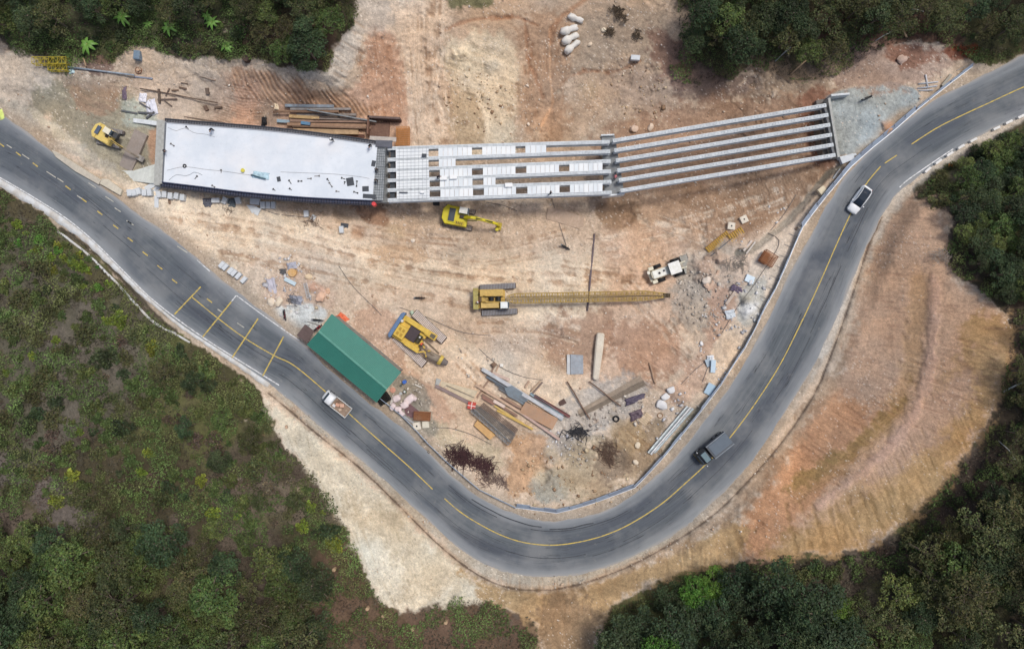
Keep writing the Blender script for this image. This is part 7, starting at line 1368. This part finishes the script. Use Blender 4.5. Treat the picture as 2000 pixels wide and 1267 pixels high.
# drilling rig with a blue counterweight
rg_ = thing('drilling_rig', 'old yellow drilling rig with a blue counterweight next to the green shed', 'drilling rig', P3(812,655), rad(-33)); tracks(rg_, 6.3, 3.8, .95, rad(-8), .95, M((212,200,192), .85, .1, dirt=.4, dc=(170,152,140)))
for c_ in rg_.children:
    if c_.name.startswith('track'): c_.location.x += .8
rg_.scale = (1.05, 1.3, 1.05)
Zt = 1.15; YR = M((218,184,78), .55, var=.12, dirt=.35, dc=(150,118,62)); part(rg_, 'turntable', MB().cyl((0,0,.85),(0,0,Zt+.05),1.0,n=20), DARK)
part(rg_, 'counterweight', MB().prism([(-3.35,-1.45),(-3.1,-1.75),(-2.75,-1.75),(-2.75,1.75),(-3.1,1.75),(-3.35,1.45)], Zt-.1, Zt+1.3), M((96,124,160), .55, dirt=.4, dc=(76,92,116)), .1)
part(rg_, 'body', MB().box(-.6,0,Zt+.3,4.4,3.0,.6), YR, .06); part(rg_, 'machine_house', MB().box(-1.9,-.45,Zt+.95,1.6,1.5,.75), YR, .05); mb = MB()
for i in (0, 1):
    for j in (0, 1): mb.box(-2.2+i*.6,-.75+j*.6,Zt+1.36,.38,.36,.06)
part(rg_, 'roof_vent', mb, M((176,140,50), .6), .02); part(rg_, 'machine_house', MB().box(-.2,1.25,Zt+.85,4.2,.6,.7), YR, .05); part(rg_, 'machine_house', MB().box(2.1,1.2,Zt+.8,1.8,.75,.6), YR, .05); part(rg_, 'roof_hatch', MB().box(2.4,1.2,Zt+1.13,.8,.5,.05), M((96,88,70), .5), .02)
part(rg_, 'engine_bay', MB().box(-.3,.1,Zt+.75,1.7,1.7,.35), M((70,58,62), .6, dirt=.4, dc=(40,36,38)), .04); part(rg_, 'exhaust', MB().cyl((-2.6,.75,Zt+.6),(-2.6,.75,Zt+1.3),.18,n=12), M((206,200,190), .6)); part(rg_, 'winch', MB().cyl((.9,-.5,Zt+.9),(.9,.5,Zt+.9),.4,n=14), M((66,60,40), .6)); part(rg_, 'side_frame', MB().box(.6,-1.25,Zt+.75,2.4,.6,.4), YR, .05)
for i, s in enumerate((-1, 1)): part(rg_, 'mast_leg', boxarm([(1.4,s*.45-.2,Zt+.7),(3.0,s*.4-.3,Zt+1.2),(4.6,s*.3-.45,Zt+.9)], .22, [.3,.3,.25]), M((120,104,84), .6, dirt=.5, dc=(70,56,44)), .02)
part(rg_, 'cross_brace', MB().bar((1.7,-1.5,Zt+.9),(3.3,-.4,Zt+1.2),.16,.16).bar((1.7,-.1,Zt+.9),(3.3,-1.3,Zt+1.2),.16,.16), YR); part(rg_, 'auger', MB().cyl((2.9,-.95,Zt+.9),(5.2,-.75,Zt+.5),.42,.48,n=16), M((146,136,122), .8, dirt=.5), 0, True)
part(rg_, 'auger_collar', MB().cyl((5.0,-.76,Zt+.53),(5.5,-.73,Zt+.45),.62,n=18), M((206,180,84), .6, dirt=.4), .03); part(rg_, 'auger_tip', MB().cyl((5.5,-.73,Zt+.45),(6.4,-.66,Zt+.25),.5,.3,n=16), M((120,112,108), .7, .3), .03)
for (px, py, sh, l) in ((821,657,(92,140,110),'worker in a green shirt on the drilling rig'),(824,670,(232,96,70),'worker in an orange red vest on the drilling rig'),(932.5,589,(196,70,86),'worker in a red shirt on the tail of the crawler crane')):
    o = link('person', person_mesh('person', 'sit', sh, (60,62,66))); o.location = P3(px, py, gz(px, py)+1.75); o.rotation_euler = (0,0,rad(-60)); setp(o, l, 'person'); helmet(o, 'sit', sh if 'orange' in l else (216,212,206))
solo('gas_drum', 'pale green drum at the north corner of the drilling rig tracks', 'drum', MB().cyl((-.3,0,.3),(.45,.1,.3),.3,n=14), M((176,196,176), .6), P3(805,611), rad(-70), bevel=.03)
